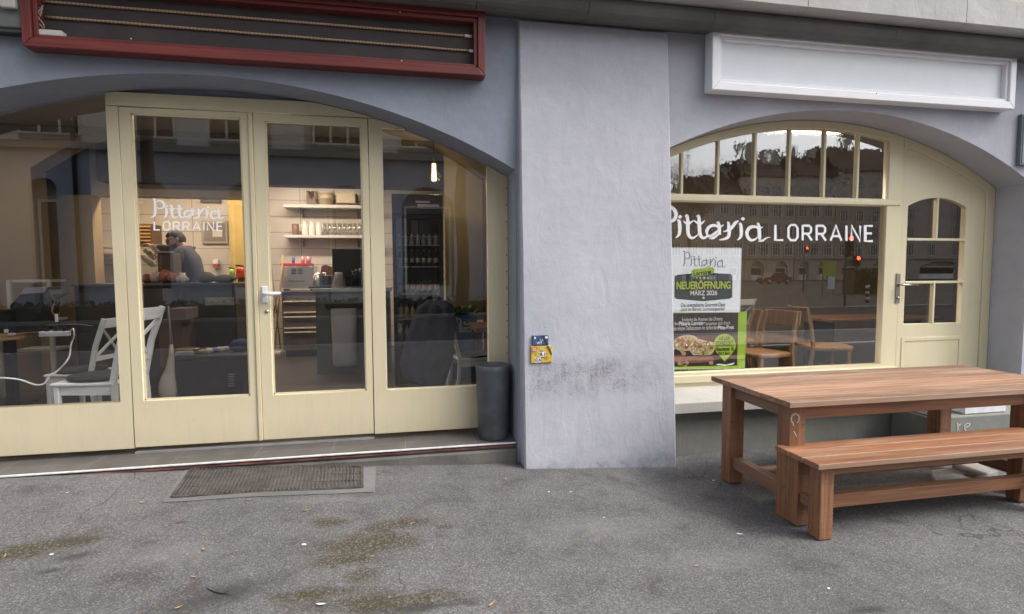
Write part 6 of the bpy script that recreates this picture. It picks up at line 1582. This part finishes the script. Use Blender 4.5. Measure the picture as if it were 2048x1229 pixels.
# ---- dark box with loose things behind the first folding door --------------
YB = 6.6
t = thing('storage_crate', 'big black plastic crate with a lid edge behind the first folding door', 'crate', (P(420, 790, YB).x, YB+.3, FL))
x0_, x1_ = P(345, 730, YB).x, P(492, 730, YB).x; zt_ = P(420, 712, YB).z
BX = simple('crate_black', (.020, .020, .026), rough=.5, var=.25)
mb = MB(); mb.prism([(x0_+.05, FL), (x1_-.03, FL), (x1_, zt_-.04), (x0_, zt_-.04)], YB, YB+.55); mb.build('body', BX, t, bevel=.01)
mb = MB(); mb.box(x0_-.02, x1_+.02, YB-.02, YB+.57, zt_-.039, zt_); mb.build('rim', BX, t, bevel=.006)
mb = MB(); pbox(mb, 349, 386, 704, 712, YB-.04, .05); mb.build('handle', simple('tape_grey', (.22, .22, .24)), t, bevel=.01)
for k in range(6):
    mb = MB(); pbox(mb, 456, 468, 748+k*4.6, 750.5+k*4.6, YB-.006, .006); mb.build('vent', simple('vent_light', (.16, .16, .20)) if k == 0 else MATS['vent_light'], t)
for i, (a_, b__, c_, m_, lb) in enumerate([(352, 398, 688, 'round_lid_a', 'large round metal lid lying on the black crate'), (360, 408, 697, 'round_lid_b', 'second round metal lid under the large one on the black crate')]):
    x0_, x1_ = P(a_, c_, YB+.3).x, P(b__, c_, YB+.3).x; r_ = (x1_-x0_)/2
    z_ = zt_+.001+(.03 if i == 0 else 0)
    mb = MB(); mb.lathe([(0, .012), (r_*.9, .012), (r_, .022), (r_*1.02, .018), (r_*.92, 0), (0, 0)], ((x0_+x1_)/2, YB+.3-(.05*i), z_), 30); tag(mb.build('pan_lid', simple(m_, (.28, .24, .17), rough=.3, metal=.7)), lb, 'lid')
random.seed(6)
for i in range(5):
    p = P(405+i*11, 706, YB+.15+.03*i); mb = MB(); mb.blob((p.x, YB+.15+.05*i, zt_+.030), .033+.006*(i % 2), 5, .25, (1.3, 1, .85)); tag(mb.build('packet', GREYL if i % 2 else simple('packet_%s' % 'abcde'[i], ((.30, .22, .10), 0, (.12, .12, .25), 0, (.35, .33, .33))[i] or (.2, .2, .2))), ['yellowish', 'pale', 'bluish', 'crumpled pale', 'white'][i]+' small packet lying on the black crate', 'packet')
mb = MB(); c = P(480, 690, YB+.3); mb.blob((c.x, YB+.32, zt_+.07), .10, 8, .12, (1.2, 1, .75)); tag(mb.build('cloth_bag', simple('navy_cloth', (.03, .035, .10), rough=.8)), 'navy blue cloth heap at the right end of the black crate', 'cloth')
# pale bag leaning against the crate
t = thing('plastic_bag', 'pale beige bag with a looped handle leaning between chair and crate', 'bag', (P(335, 780, 6.4).x, 6.4, FL))
mb = MB(); vs = []; nu, nv = 18, 12
pr = [(322, 352, 796), (318, 354, 785), (317, 352, 770), (322, 350, 755), (332, 349, 735), (338, 348, 710), (340, 346, 690)]
for j, (L_, R_, Y_) in enumerate(pr):
    for i in range(nu):
        a_ = 2*pi*i/nu; p = P(L_+(R_-L_)*(.5+.5*cos(a_)), Y_, 6.4); vs.append((p.x, 6.4+.09*sin(a_)*(1-.13*j), max(FL+.002, p.z)+.006*mn.noise(Vector((a_*3, j, 0)))))
mb.add(vs, [(j*nu+i, j*nu+(i+1) % nu, (j+1)*nu+(i+1) % nu, (j+1)*nu+i) for j in range(len(pr)-1) for i in range(nu)]+[tuple(range(nu)), tuple(range((len(pr)-1)*nu, len(pr)*nu))], True); mb.build('body', simple('bag_beige', (.36, .33, .27), rough=.5, var=.15), t)
mb = MB(); mb.tube([P(341, 692, 6.4), P(339, 640, 6.4), P(336, 612, 6.4), P(338, 612, 6.45), P(345, 690, 6.45)], .006, 6); mb.build('strap', simple('strap_grey', (.34, .33, .33)), t)
# second darker table carrying boxes in the middle of the shop
t = thing('box_stack', 'low dark brown carton stacked beside the white chair behind the first folding door', 'carton', (P(350, 690, 7.2).x, 7.3, FL))
mb = MB(); pbox(mb, 318, 365, 640, 735, 7.2, .4); mb.build('box', simple('carton_brown', (.10, .06, .045), rough=.8), t, bevel=.004)
mb = MB(); pbox(mb, 334, 372, 618, 640, 7.15, .4); mb.build('upper_box', simple('carton_mauve', (.16, .13, .14), rough=.8), t, bevel=.004)

# ---- room behind the arched window ---------------------------------------
def wood_chair(label):
    t = thing('wooden_chair', label, 'chair', (0, 0, 0), group='light wooden chairs in the small room')
    W, D, S = .42, .42, .45
    mb = MB(); pts = [(-D/2, -W/2+.03), (-.02, -W/2), (D/2-.05, -W/2+.03), (D/2, -.10), (D/2+.01, 0), (D/2, .10), (D/2-.05, W/2-.03), (-.02, W/2), (-D/2, W/2-.03)]
    mb.prism(pts, S-.04, S, 'Z'); mb.build('seat', BEECH, t, bevel=.012, world=False)
    for s in (-1, 1):
        mb = MB(); mb.bar((D/2-.07, s*(W/2-.06), 0), (D/2-.07, s*(W/2-.06), S-.041), .036); mb.build('leg', BEECH, t, bevel=.006, world=False)
        mb = MB(); y = s*(W/2-.03); pp_ = [(-D/2-.05, 0), (-D/2+.0, S), (-D/2-.02, .62), (-D/2-.07, .82)]
        for a, b in zip(pp_, pp_[1:]): mb.bar((a[0], y, a[1]), (b[0], y, b[1]+.003), .030, .036)
        mb.build('leg', BEECH, t, bevel=.006, world=False)
    mb = MB(); vs = []; n = 10
    for i in range(n+1):
        u = -1+2*i/n; x = -D/2-.062-.03*(1-u*u); y = u*(W/2-.0)
        for (dx, z) in ((-.010, .69), (.010, .69), (-.004, .83), (-.024, .83)): vs.append((x+dx, y, z))
    mb.add(vs, [(i*4+k, i*4+(k+1) % 4, i*4+4+(k+1) % 4, i*4+4+k) for i in range(n) for k in range(4)]+[(0, 3, 2, 1), (n*4, n*4+1, n*4+2, n*4+3)], False); mb.build('backrest', BEECH, t, bevel=.005, world=False)
    return t
w1 = wood_chair('light wooden chair with curved backrest close behind the poster'); WM[w1] = Matrix.Identity(4)
place(w1, (4.05, 5.66, FL), radians(192), 1.22)
w2 = copy_tree(w1); place(w2, (5.13, 5.88, FL), radians(-14), 1.25, 'light wooden chair turned to the brown table in the middle of the large pane')
w3 = copy_tree(w1); place(w3, (4.75, 7.2, FL), radians(160), 1.1, 'light wooden chair standing further back between the two front ones')
c5 = copy_tree(c1); place(c5, (5.15, 8.0, FL), radians(100), 1.1, 'white cross-back chair at the back of the small room behind the wooden chairs')
for ch in [k for k in WM if k.parent == c5 and k.name.startswith('cushion')]:
    bpy.data.objects.remove(WM.pop(ch) and ch)
t = thing('cafe_table', 'long brown table at the right behind the large pane', 'table', (6.3, 6.9, FL))
mb = MB(); mb.box(5.75, 7.6, 6.5, 7.3, .93, .97); mb.build('tabletop', DW, t, bevel=.005)
for x in (5.9, 7.4):
    mb = MB(); mb.box(x-.22, x+.22, 6.86, 6.94, FL, .929); mb.build('leg', BLK, t)
t = thing('cafe_table', 'brown table behind the first wooden chair and the poster', 'table', (3.4, 6.5, FL))
mb = MB(); mb.box(2.6, 3.95, 6.2, 6.95, .93, .97); mb.build('tabletop', DW, t, bevel=.005)
for x in (2.8, 3.75):
    mb = MB(); mb.box(x-.03, x+.03, 6.3, 6.36, FL, .929); mb.build('leg', BLK, t); mb = MB(); mb.box(x-.03, x+.03, 6.79, 6.85, FL, .929); mb.build('leg', BLK, t)

# ---- lamps ------------------------------------------------------------------
def panel_lamp(label, x0, x1, y0, y1, z, power, colr, e):
    t = thing('ceiling_lamp', label, 'lamp', ((x0+x1)/2, (y0+y1)/2, z), group='long ceiling lamps inside the shop')
    mb = MB(); mb.box(x0, x1, y0, y1, z+.012, z+.06); mb.build('housing', WHITEP, t, bevel=.004)
    mb = MB(); mb.box(x0+.02, x1-.02, y0+.02, y1-.02, z, z+.0115); mb.build('diffuser', emit('lamp_glow', (1, .80, .55), e) if 'lamp_glow' not in MATS else MATS['lamp_glow'], t)
    ld = bpy.data.lights.new('lamp_light', 'AREA'); ld.shape = 'RECTANGLE'; ld.size = x1-x0; ld.size_y = y1-y0; ld.energy = power; ld.color = colr
    lo = bpy.data.objects.new('lamp_light', ld); col.objects.link(lo); lo.location = (0, 0, -.02); lo.parent = t; WM[lo] = WM[t]
    return t
panel_lamp('long lit ceiling lamp over the man and the serving counter', -4.6, -3.0, 9.5, 9.7, 3.38, 22, (1, .76, .50), 2.5)
panel_lamp('long lit ceiling lamp over the crockery shelves', -2.5, -.9, 9.4, 9.6, 3.41, 32, (1, .82, .64), 2.5)
panel_lamp('long lit ceiling lamp in the middle of the shop before the counter', -2.2, -.6, 6.45, 6.65, 3.41, 11, (1, .84, .68), 2.5)
panel_lamp('added out-of-view ceiling lamp brightening the small room behind the arched window', 4.2, 5.6, 6.2, 6.35, 3.41, 26, (1, .84, .66), 2.5)  # fill light, added out of view to lift the dark small room
panel_lamp('added out-of-view ceiling lamp brightening the brown wall at the left of the shop', -5.4, -4.0, 6.45, 6.65, 3.41, 13, (1, .80, .58), 2.5)  # added out of view, only to brighten the brown wall at far left
t = thing('pendant_lamp', 'slim lit pendant lamp hanging above the drinks fridge', 'lamp', (P(868, 360, 7.85).x, 7.85, 3.49))
p = P(868, 345, 7.85)
mb = MB(); mb.tube([(p.x, 7.85, 3.49), (p.x, 7.85, p.z+.12)], .006, 6); mb.build('cord', BLACKPL, t)
mb = MB(); mb.lathe([(0, .12), (.03, .12), (.035, -.12), (0, -.12)], (p.x, 7.85, p.z), 14); mb.build('glass_tube', emit('pendant_glow', (1, .78, .45), .75), t)
ld = bpy.data.lights.new('lamp_light', 'POINT'); ld.energy = 3; ld.color = (1, .78, .5); ld.shadow_soft_size = .08
lo = bpy.data.objects.new('lamp_light', ld); col.objects.link(lo); lo.location = (0, -.25, p.z-3.49-.1); lo.parent = t; WM[lo] = WM[t]
# ================================================================== across the street (seen as reflections in the panes)
YV0 = 2*(YF+.035)
def RP(px_, py_, V):
    """real position of what is seen mirrored in the shopfront glass at virtual distance V"""
    p = P(px_, py_, V); return Vector((p.x, YV0-V, p.z))
FACA = plaster('opposite_plaster_cream', (.64, .55, .43), bs=.1); FACB = plaster('opposite_plaster_blue', (.50, .55, .65), bs=.1); TRIM = simple('opposite_stone', (.38, .36, .33), bmp=0)
WFR = simple('opposite_window_frame', (.85, .85, .83), bmp=0); DPANE = simple('opposite_dark_pane', (.03, .028, .025), rough=.15, bmp=0); ROOFM = simple('opposite_roof', (.075, .05, .038), bmp=0, var=.3, rough=.95, spec=.1); SHUT = simple('opposite_shutter', (.30, .28, .22), bmp=0)
def facade(name, label, x0, x1, y, h, ground_h, wins, arches, mat_up, mat_lo, roof_h=3.5, depth=10):
    t = thing(name, label, 'building', ((x0+x1)/2, y-depth/2, -.06))
    mb = MB(); mb.box(x0, x1, y-depth, y-.001, ground_h, h); mb.build('wall', mat_up, t)
    if ground_h > .5:
        # ground floor wall pierced by arches
        out = [(x0, -.1)]
        for (a, b, zs, za) in sorted(arches):
            f_, _, _, _ = arc_fn(a, b, zs, za); out += [(a, -.1)]+[(a+(b-a)*i/14, f_(a+(b-a)*i/14)) for i in range(15)]+[(b, -.1)]
        out += [(x1, -.1), (x1, ground_h-.002), (x0, ground_h-.002)]
        mb = MB(); mb.prism(out, y-.40, y+.05); mb.build('ground_floor_wall', mat_lo, t)
        mb = MB(); mb.box(x0, x1, y-.9, y-.42, -.1, ground_h-.01); mb.build('recess_wall', SHUT, t)
        mb = MB(); mb.box(x0-.05, x1+.05, y+.001, y+.35, ground_h+.0, ground_h+.32); mb.build('cornice', TRIM, t)
        for (a, b, zs, za) in arches:
            mb = MB(); mb.box(a+.12, b-.12, y-.418, y-.36, -.1, zs+.0); ar = mb.build('shop_window', WFR, t)
            mb = MB(); mb.box(a+.25, b-.25, y-.359, y-.35, .9, zs-.12); mb.build('pane', DPANE, ar)
    for (xc, z0, w, hh) in wins:
        mb = MB(); mb.box(xc-w/2-.18, xc+w/2+.18, y, y+.07, z0-.22, z0+hh+.22); fw = mb.build('window', TRIM, t)
        mb = MB(); mb.box(xc-w/2, xc+w/2, y+.071, y+.08, z0, z0+hh); mb.build('pane', DPANE, fw)
        mb = MB()
        mb.box(xc-w/2, xc+w/2, y+.081, y+.11, z0, z0+.09); mb.box(xc-w/2, xc+w/2, y+.081, y+.11, z0+hh*.68, z0+hh*.68+.06)
        for fx in (-.5, -.17, .17, .5): mb.box(xc+fx*w-.055, xc+fx*w+.055, y+.111, y+.14, z0, z0+hh)
        mb.build('frame', WFR, fw)
    mb = MB(); mb.prism([(y+.5, h), (y-depth-.3, h), (y-depth*.6, h+roof_h), (y-depth*.35, h+roof_h)], x0-.3, x1+.3, 'X'); rf = mb.build('roof', ROOFM, t)
    return t, rf
V1 = 30.0
def vx(px_): return RP(px_, 400, V1).x
def vz(py_): return RP(500, py_, V1).z
gh = vz(312)
arch_c = [(-470, 60), (-285, 60), (-100, 60), (87, 56), (300, 80), (490, 76), (689, 76), (855, 104)]
arcs = []
for c, w_ in arch_c: arcs.append((vx(c-w_/2), vx(c+w_/2), vz(405), vz(366)))
wins = []
for c in (-250, -80, 110, 300, 478, 682, 850, 1010):
    for k in range(3): wins.append((vx(c), vz(285)+k*3.7, 2.5, 2.2))
yA = YV0-V1
tA, rfA = facade('town_house', 'long cream town house with blue grey arcaded ground floor across the street, seen mirrored in the folding doors', vx(-620), vx(1010), yA, vz(285)+11.0, gh, wins, arcs, FACA, FACB, 3.0)
tA['label'] = 'long cream town house with blue grey arcade, mirrored in the folding doors'
facade('town_house', 'plain dark tan town house to the left of the long cream one across the street', vx(-1750), vx(-628), yA-.4, vz(285)+9.5, gh-.6, [(vx(c), vz(300)+k*3.6, 1.5, 2.1) for c in range(-1680, -640, 120) for k in range(3)], [(vx(c), vx(c+70), vz(415), vz(380)) for c in (-1600, -1350, -1100, -850)], simple('dark_tan_plaster', (.16, .13, .10), bmp=0), MATS['opposite_roof'], 3.0)
# downpipe and pale wall strips between the windows
for c in (-165, 15, 205, 392, 580, 766, 930):
    mb = MB(); mb.box(vx(c-32), vx(c+32), yA, yA+.12, gh+.33, gh+11); mb.build('pilaster', simple('pilaster_pale', (.82, .80, .77), bmp=0) if c == -165 else MATS['pilaster_pale'], tA)
mb = MB(); mb.tube([(vx(157), yA+.2, -.1), (vx(157), yA+.2, gh+9)], .10, 8); mb.build('downpipe', DARKMETAL, tA)
# far buildings mirrored in the arched window
V2 = 85.0
def far(name, label, p0, p1, topy, base_mat, nfl, nw, roof, chim=(), ghp=None, win_w=1.5):
    a, b = RP(p0, topy, V2), RP(p1, topy, V2); h = a.z; y = YV0-V2
    ws_ = []
    for f_ in range(nfl):
        for k in range(nw): ws_.append((a.x+(b.x-a.x)*(k+.5)/nw, 4.2+f_*(h-4.5)/nfl, win_w, 2.0))
    t, rf = facade(name, label, a.x, b.x, y, h, 3.6, ws_, [(a.x+(b.x-a.x)*(k+.25)/2, a.x+(b.x-a.x)*(k+.75)/2, 2.2, 3.2) for k in range(2)], base_mat, base_mat, roof, 12)
    for (c, w_, hh) in chim:
        x = a.x+(b.x-a.x)*c; mb = MB(); mb.box(x-w_/2, x+w_/2, y-4.5, y-3.3, h+roof*.6, h+roof+hh); mb.build('chimney', TRIM, rf)
        mb = MB(); mb.box(x-w_/2-.1, x+w_/2+.1, y-4.6, y-3.2, h+roof+hh, h+roof+hh+.2); mb.build('chimney_cap', TRIM, rf)
    return t
FB1 = plaster('far_plaster_brown', (.46, .37, .29), bs=.05); FB2 = plaster('far_plaster_tan', (.58, .48, .38), bs=.05); FB3 = plaster('far_plaster_grey', (.46, .40, .35), bs=.05)
far('town_house', 'low brown town house at the left edge of the arched window reflection', 1300, 1405, 415, FB1, 3, 3, 2.2, ((.7, .9, 1.2),))
far('town_house', 'brown town house with steep roof mirrored left of the chimneys', 1407, 1492, 385, FB3, 3, 3, 3.6, ((.8, 1.0, 1.0),))
far('town_house', 'tan town house with tall chimneys mirrored in the middle small panes', 1494, 1592, 352, FB2, 4, 4, 3.4, ((.12, .9, 2.6), (.34, 1.1, 3.0), (.62, .8, 1.6), (.85, 1.2, 1.8)))
far('town_house', 'grey brown town house with dormer roof mirrored right of the chimneys', 1594, 1672, 352, FB3, 4, 3, 4.2, ((.25, 1.0, 1.6), (.75, .9, 1.2)))
far('town_house', 'tall dark brown town house mirrored at the right end of the small panes', 1674, 1800, 340, FB1, 5, 4, 5.0, ((.4, 1.0, 1.5),))
far('town_house', 'grey town house at the far right beyond the side door reflection', 1802, 2150, 330, FB3, 5, 8, 4.0, ((.4, 1.0, 1.5),))
far('town_house', 'pale town house seen between the street corner and the brown houses', 1020, 1298, 400, FB2, 3, 8, 2.6, ((.4, 1.0, 1.5),))
# hedge along the far kerb
random.seed(12)
HG = simple('hedge_green', (.026, .036, .016), rough=.7, var=.4, nscale=9, bmp=0)
t = thing('hedge', 'low clipped green hedge along the far kerb, mirrored in the folding doors', 'hedge', (-6, -13.3, -.06))
mb = MB()
for i in range(2600):
    x = random.uniform(-34, 8); y = random.uniform(-13.9, -12.7); z = random.uniform(0, .6)*(1-.15*abs(y+13.3)); s = random.uniform(.10, .20)
    a = random.uniform(0, 6.3); e = random.uniform(-1, 1); u = Vector((cos(a), sin(a), e*.5))*s; v = Vector((-sin(a)*.6, cos(a)*.6, .8))*s; c = Vector((x, y, z))
    mb.add([c-u*.5-v*.5, c+u*.5-v*.5, c+u*.5+v*.5, c-u*.5+v*.5], [(0, 1, 2, 3)])
mb.build('leaves', HG, t); mb = MB(); mb.box(-34, 8, -13.75, -12.85, -.06, .42); mb.build('inner_twigs', HG, t)
# bare trees
BARK = simple('bark', (.045, .038, .03), rough=.9, var=.3, nscale=8, bmp=.4, bscale=12)
def bare_tree(label, base, h, r, seed, clear=.35):
    random.seed(seed); t = thing('bare_tree', label, 'tree', base, group='bare trees along the far kerb')
    tr = MB(); cr_ = MB()
    pts = [Vector((0.06*sin(i*1.3+seed), .06*cos(i*1.7), h*.62*i/9)) for i in range(10)]
    rs = [r*(1.25 if i == 0 else 1)*(1-.45*i/9) for i in range(10)]
    tr.tube(pts, rs, 10)
    def grow_(p, d, L, r_, lvl):
        q = [p]; dd = d.copy()
        for i in range(4): dd = (dd+Vector((random.uniform(-.22, .22), random.uniform(-.22, .22), random.uniform(-.02, .20)))).normalized(); q.append(q[-1]+dd*L/4)
        cr_.tube(q, [r_*(1-.16*i) for i in range(5)], 5 if lvl < 2 else 4, caps=False)
        if lvl < 4:
            for i in range(3 if lvl else 4):
                k = random.randint(1, 4); a = random.uniform(0, 6.3)
                nd_ = (dd*.7+Vector((cos(a), sin(a), random.uniform(-.1, .6)))*.75).normalized(); grow_(q[k], nd_, L*.66, r_*.55, lvl+1)
    for i in range(8):
        k = random.randint(int(10*clear)+1, 9); a = i*2.4+random.random(); grow_(pts[k], Vector((cos(a)*.8, sin(a)*.8, .7)).normalized(), h*.28, rs[k]*.55, 0)
    tr.build('trunk', BARK, t, world=False); cr_.build('crown', BARK, t, world=False)
    return t
p = RP(308, 560, 22.0); bare_tree('bare tree whose dark trunk is mirrored in the first folding door', (p.x, p.y, -.06), 13, .30, 3, .7)
p = RP(925, 560, 20.0); bare_tree('bare tree whose trunk is mirrored in the right fixed window', (p.x, p.y, -.06), 13, .26, 5, .7)
p = RP(1380, 400, 46.0); bare_tree('bare tree mirrored at the left of the small panes', (p.x, p.y, -.06), 11, .22, 8, .5)
# traffic lights
TLB = simple('traffic_black', (.02, .022, .02), rough=.5); RED = emit('red_signal', (1, .05, .02), 14); TLP = simple('traffic_pole', (.16, .16, .15), rough=.5, metal=.3)
def traffic(label, px_, V, pyhead, extra=None, big=True):
    b = RP(px_, 560, V); x, y = b.x, b.y; zt_ = RP(px_, pyhead, V).z
    t = thing('traffic_light', label, 'traffic light', (x, y, -.06), group='traffic lights at the far crossing')
    mb = MB(); mb.tube([(x, y, -.06), (x, y, zt_+.45)], .055, 10); mb.build('pole', TLP, t)
    def head(cx, cz, n, s):
        mb = MB(); mb.box(cx-.16*s, cx+.16*s, y+.06, y+.26, cz-(n-.5)*.30*s, cz+.17*s); hd = mb.build('signal_head', TLB, t, bevel=.02)
        mb = MB(); mb.lathe([(0, 0), (.105*s, 0), (.105*s, .02), (0, .03)], n=16, T=Matrix.Translation((cx, y+.262, cz)) @ Matrix.Rotation(-pi/2, 4, 'X')); mb.build('red_lamp', RED, hd)
        for k in range(1, n):
            mb = MB(); mb.lathe([(0, 0), (.10*s, 0), (.10*s, .01), (0, .015)], n=16, T=Matrix.Translation((cx, y+.262, cz-k*.30*s)) @ Matrix.Rotation(-pi/2, 4, 'X')); mb.build('dark_lamp', DPANE, hd)
            mb = MB(); mb.box(cx-.11*s, cx+.11*s, y+.262, y+.38, cz-k*.30*s+.11*s, cz-k*.30*s+.125*s); mb.build('visor', TLB, hd)
    head(x, zt_, 3 if big else 2, 1.1 if big else .8)
    if extra:
        e = RP(extra[0], extra[1], V); head(x+.40, e.z, 2, .8)
    return t
traffic('traffic light with a large red lamp and a pedestrian signal, mirrored below the capital letters', 1691, 21.8, 478, (1706, 517))
traffic('smaller pedestrian traffic light showing red, mirrored near the middle of the large pane', 1607, 37, 497, None, False)
# advertising stand with yellow green poster
b = RP(1658, 560, 33); t = thing('poster_stand', 'poster stand with a yellow green bill, mirrored in the large pane', 'poster stand', (b.x, b.y, -.06))
z0_, z1_ = RP(1658, 552, 33).z, RP(1658, 523, 33).z
mb = MB(); mb.box(b.x-.52, b.x+.52, b.y-.04, b.y, z0_, z1_); mb.build('board', simple('bill_yellowgreen', (.42, .50, .06)), t)
mb = MB(); mb.box(b.x-.1, b.x+.45, b.y+.005, b.y+.02, .35, z0_-.05); mb.build('lower_bill', WHITEP, t)
mb = MB(); mb.box(b.x-.47, b.x-.40, b.y-.1, b.y-.042, -.06, z1_); mb.build('post', TLP, t); mb = MB(); mb.box(b.x+.40, b.x+.47, b.y-.1, b.y-.042, -.06, z1_); mb.build('post', TLP, t)
# red car
b = RP(1548, 560, 62); cx_, cy_ = b.x, b.y
car = thing('parked_car', 'small dark red car standing at the far kerb, mirrored in the large pane', 'car', (cx_, cy_, -.06))
CARP = simple('car_red', (.16, .018, .014), rough=.25, coat=.6, var=.03, bmp=0)
prof = [(-2.0, .28), (-2.05, .62), (-1.95, .85), (-1.1, .95), (-.55, 1.42), (.75, 1.45), (1.45, 1.0), (2.0, .92), (2.05, .5), (2.0, .28)]
mb = MB(); mb.prism([(cx_+a, c-.06) for a, c in prof], cy_-.85, cy_+.85); mb.build('body', CARP, car, bevel=.06, seg=3)
mb = MB(); mb.prism([(cx_+a, c-.06) for a, c in ((-1.0, .96), (-.52, 1.36), (.08, 1.38), (.08, .97))], cy_+.852, cy_+.86); mb.build('window', DPANE, car)
mb = MB(); mb.prism([(cx_+a, c-.06) for a, c in ((.14, .97), (.14, 1.38), (.72, 1.38), (1.25, .99))], cy_+.852, cy_+.86); mb.build('window', DPANE, car)
for a in (-1.3, 1.3):
    for s in (-1, 1):
        T_ = Matrix.Translation((cx_+a, cy_+s*.76, .26)) @ Matrix.Rotation(-pi/2, 4, 'X')
        mb = MB(); mb.lathe([(0, -.11), (.30, -.11), (.32, -.08), (.32, .08), (.30, .11), (0, .11)], n=20, T=T_); wh = mb.build('wheel', BLACKPL, car)
        mb = MB(); mb.lathe([(0, .111 if s > 0 else -.13), (.19, .111 if s > 0 else -.13), (.19, .13 if s > 0 else -.111), (0, .13 if s > 0 else -.111)], n=16, T=T_); mb.build('rim', METAL, wh)
mb = MB(); mb.box(cx_-2.07, cx_-1.98, cy_+.5, cy_+.8, .55, .72); mb.build('headlight', WHITEP, car, bevel=.02); mb = MB(); mb.box(cx_-2.07, cx_-1.98, cy_-.8, cy_-.5, .55, .72); mb.build('headlight', WHITEP, car, bevel=.02)
# ochre hedge block at right
b0, b1 = RP(1712, 560, 33), RP(1790, 560, 33)
t = thing('hedge', 'yellowish clipped hedge mirrored beside the traffic light', 'hedge', ((b0.x+b1.x)/2, b0.y, -.06))
mb = MB(); OH = simple('hedge_ochre', (.16, .13, .04), var=.3, nscale=5, bmp=0); mb.box(b0.x, b1.x, b0.y-1.2, b0.y-.1, -.06, RP(1740, 541, 33).z); mb.build('inner_twigs', OH, t)
mb = MB()
for i in range(900):
    c = Vector((random.uniform(b0.x, b1.x), b0.y+random.uniform(-.15, .05), random.uniform(0, 1.7))); s = random.uniform(.08, .16); a = random.uniform(0, 6.3)
    u = Vector((cos(a), sin(a), .3))*s; v = Vector((-sin(a)*.4, cos(a)*.4, .9))*s; mb.add([c-u*.5, c+u*.5, c+u*.4+v, c-u*.4+v], [(0, 1, 2, 3)])
mb.build('leaves', OH, t)
# striped marker post
b = RP(1735, 588, 24.5); t = thing('marker_post', 'short black and white striped marker post, mirrored at the right of the large pane', 'bollard', (b.x, b.y, -.06))
for k in range(6):
    mb = MB(); mb.lathe([(0, k*.15), (.09, k*.15), (.09, k*.15+.149), (0, k*.15+.149)], (0, 0, 0), 12); mb.build('band', WHITEP if k % 2 else BLACKPL, t, world=False)
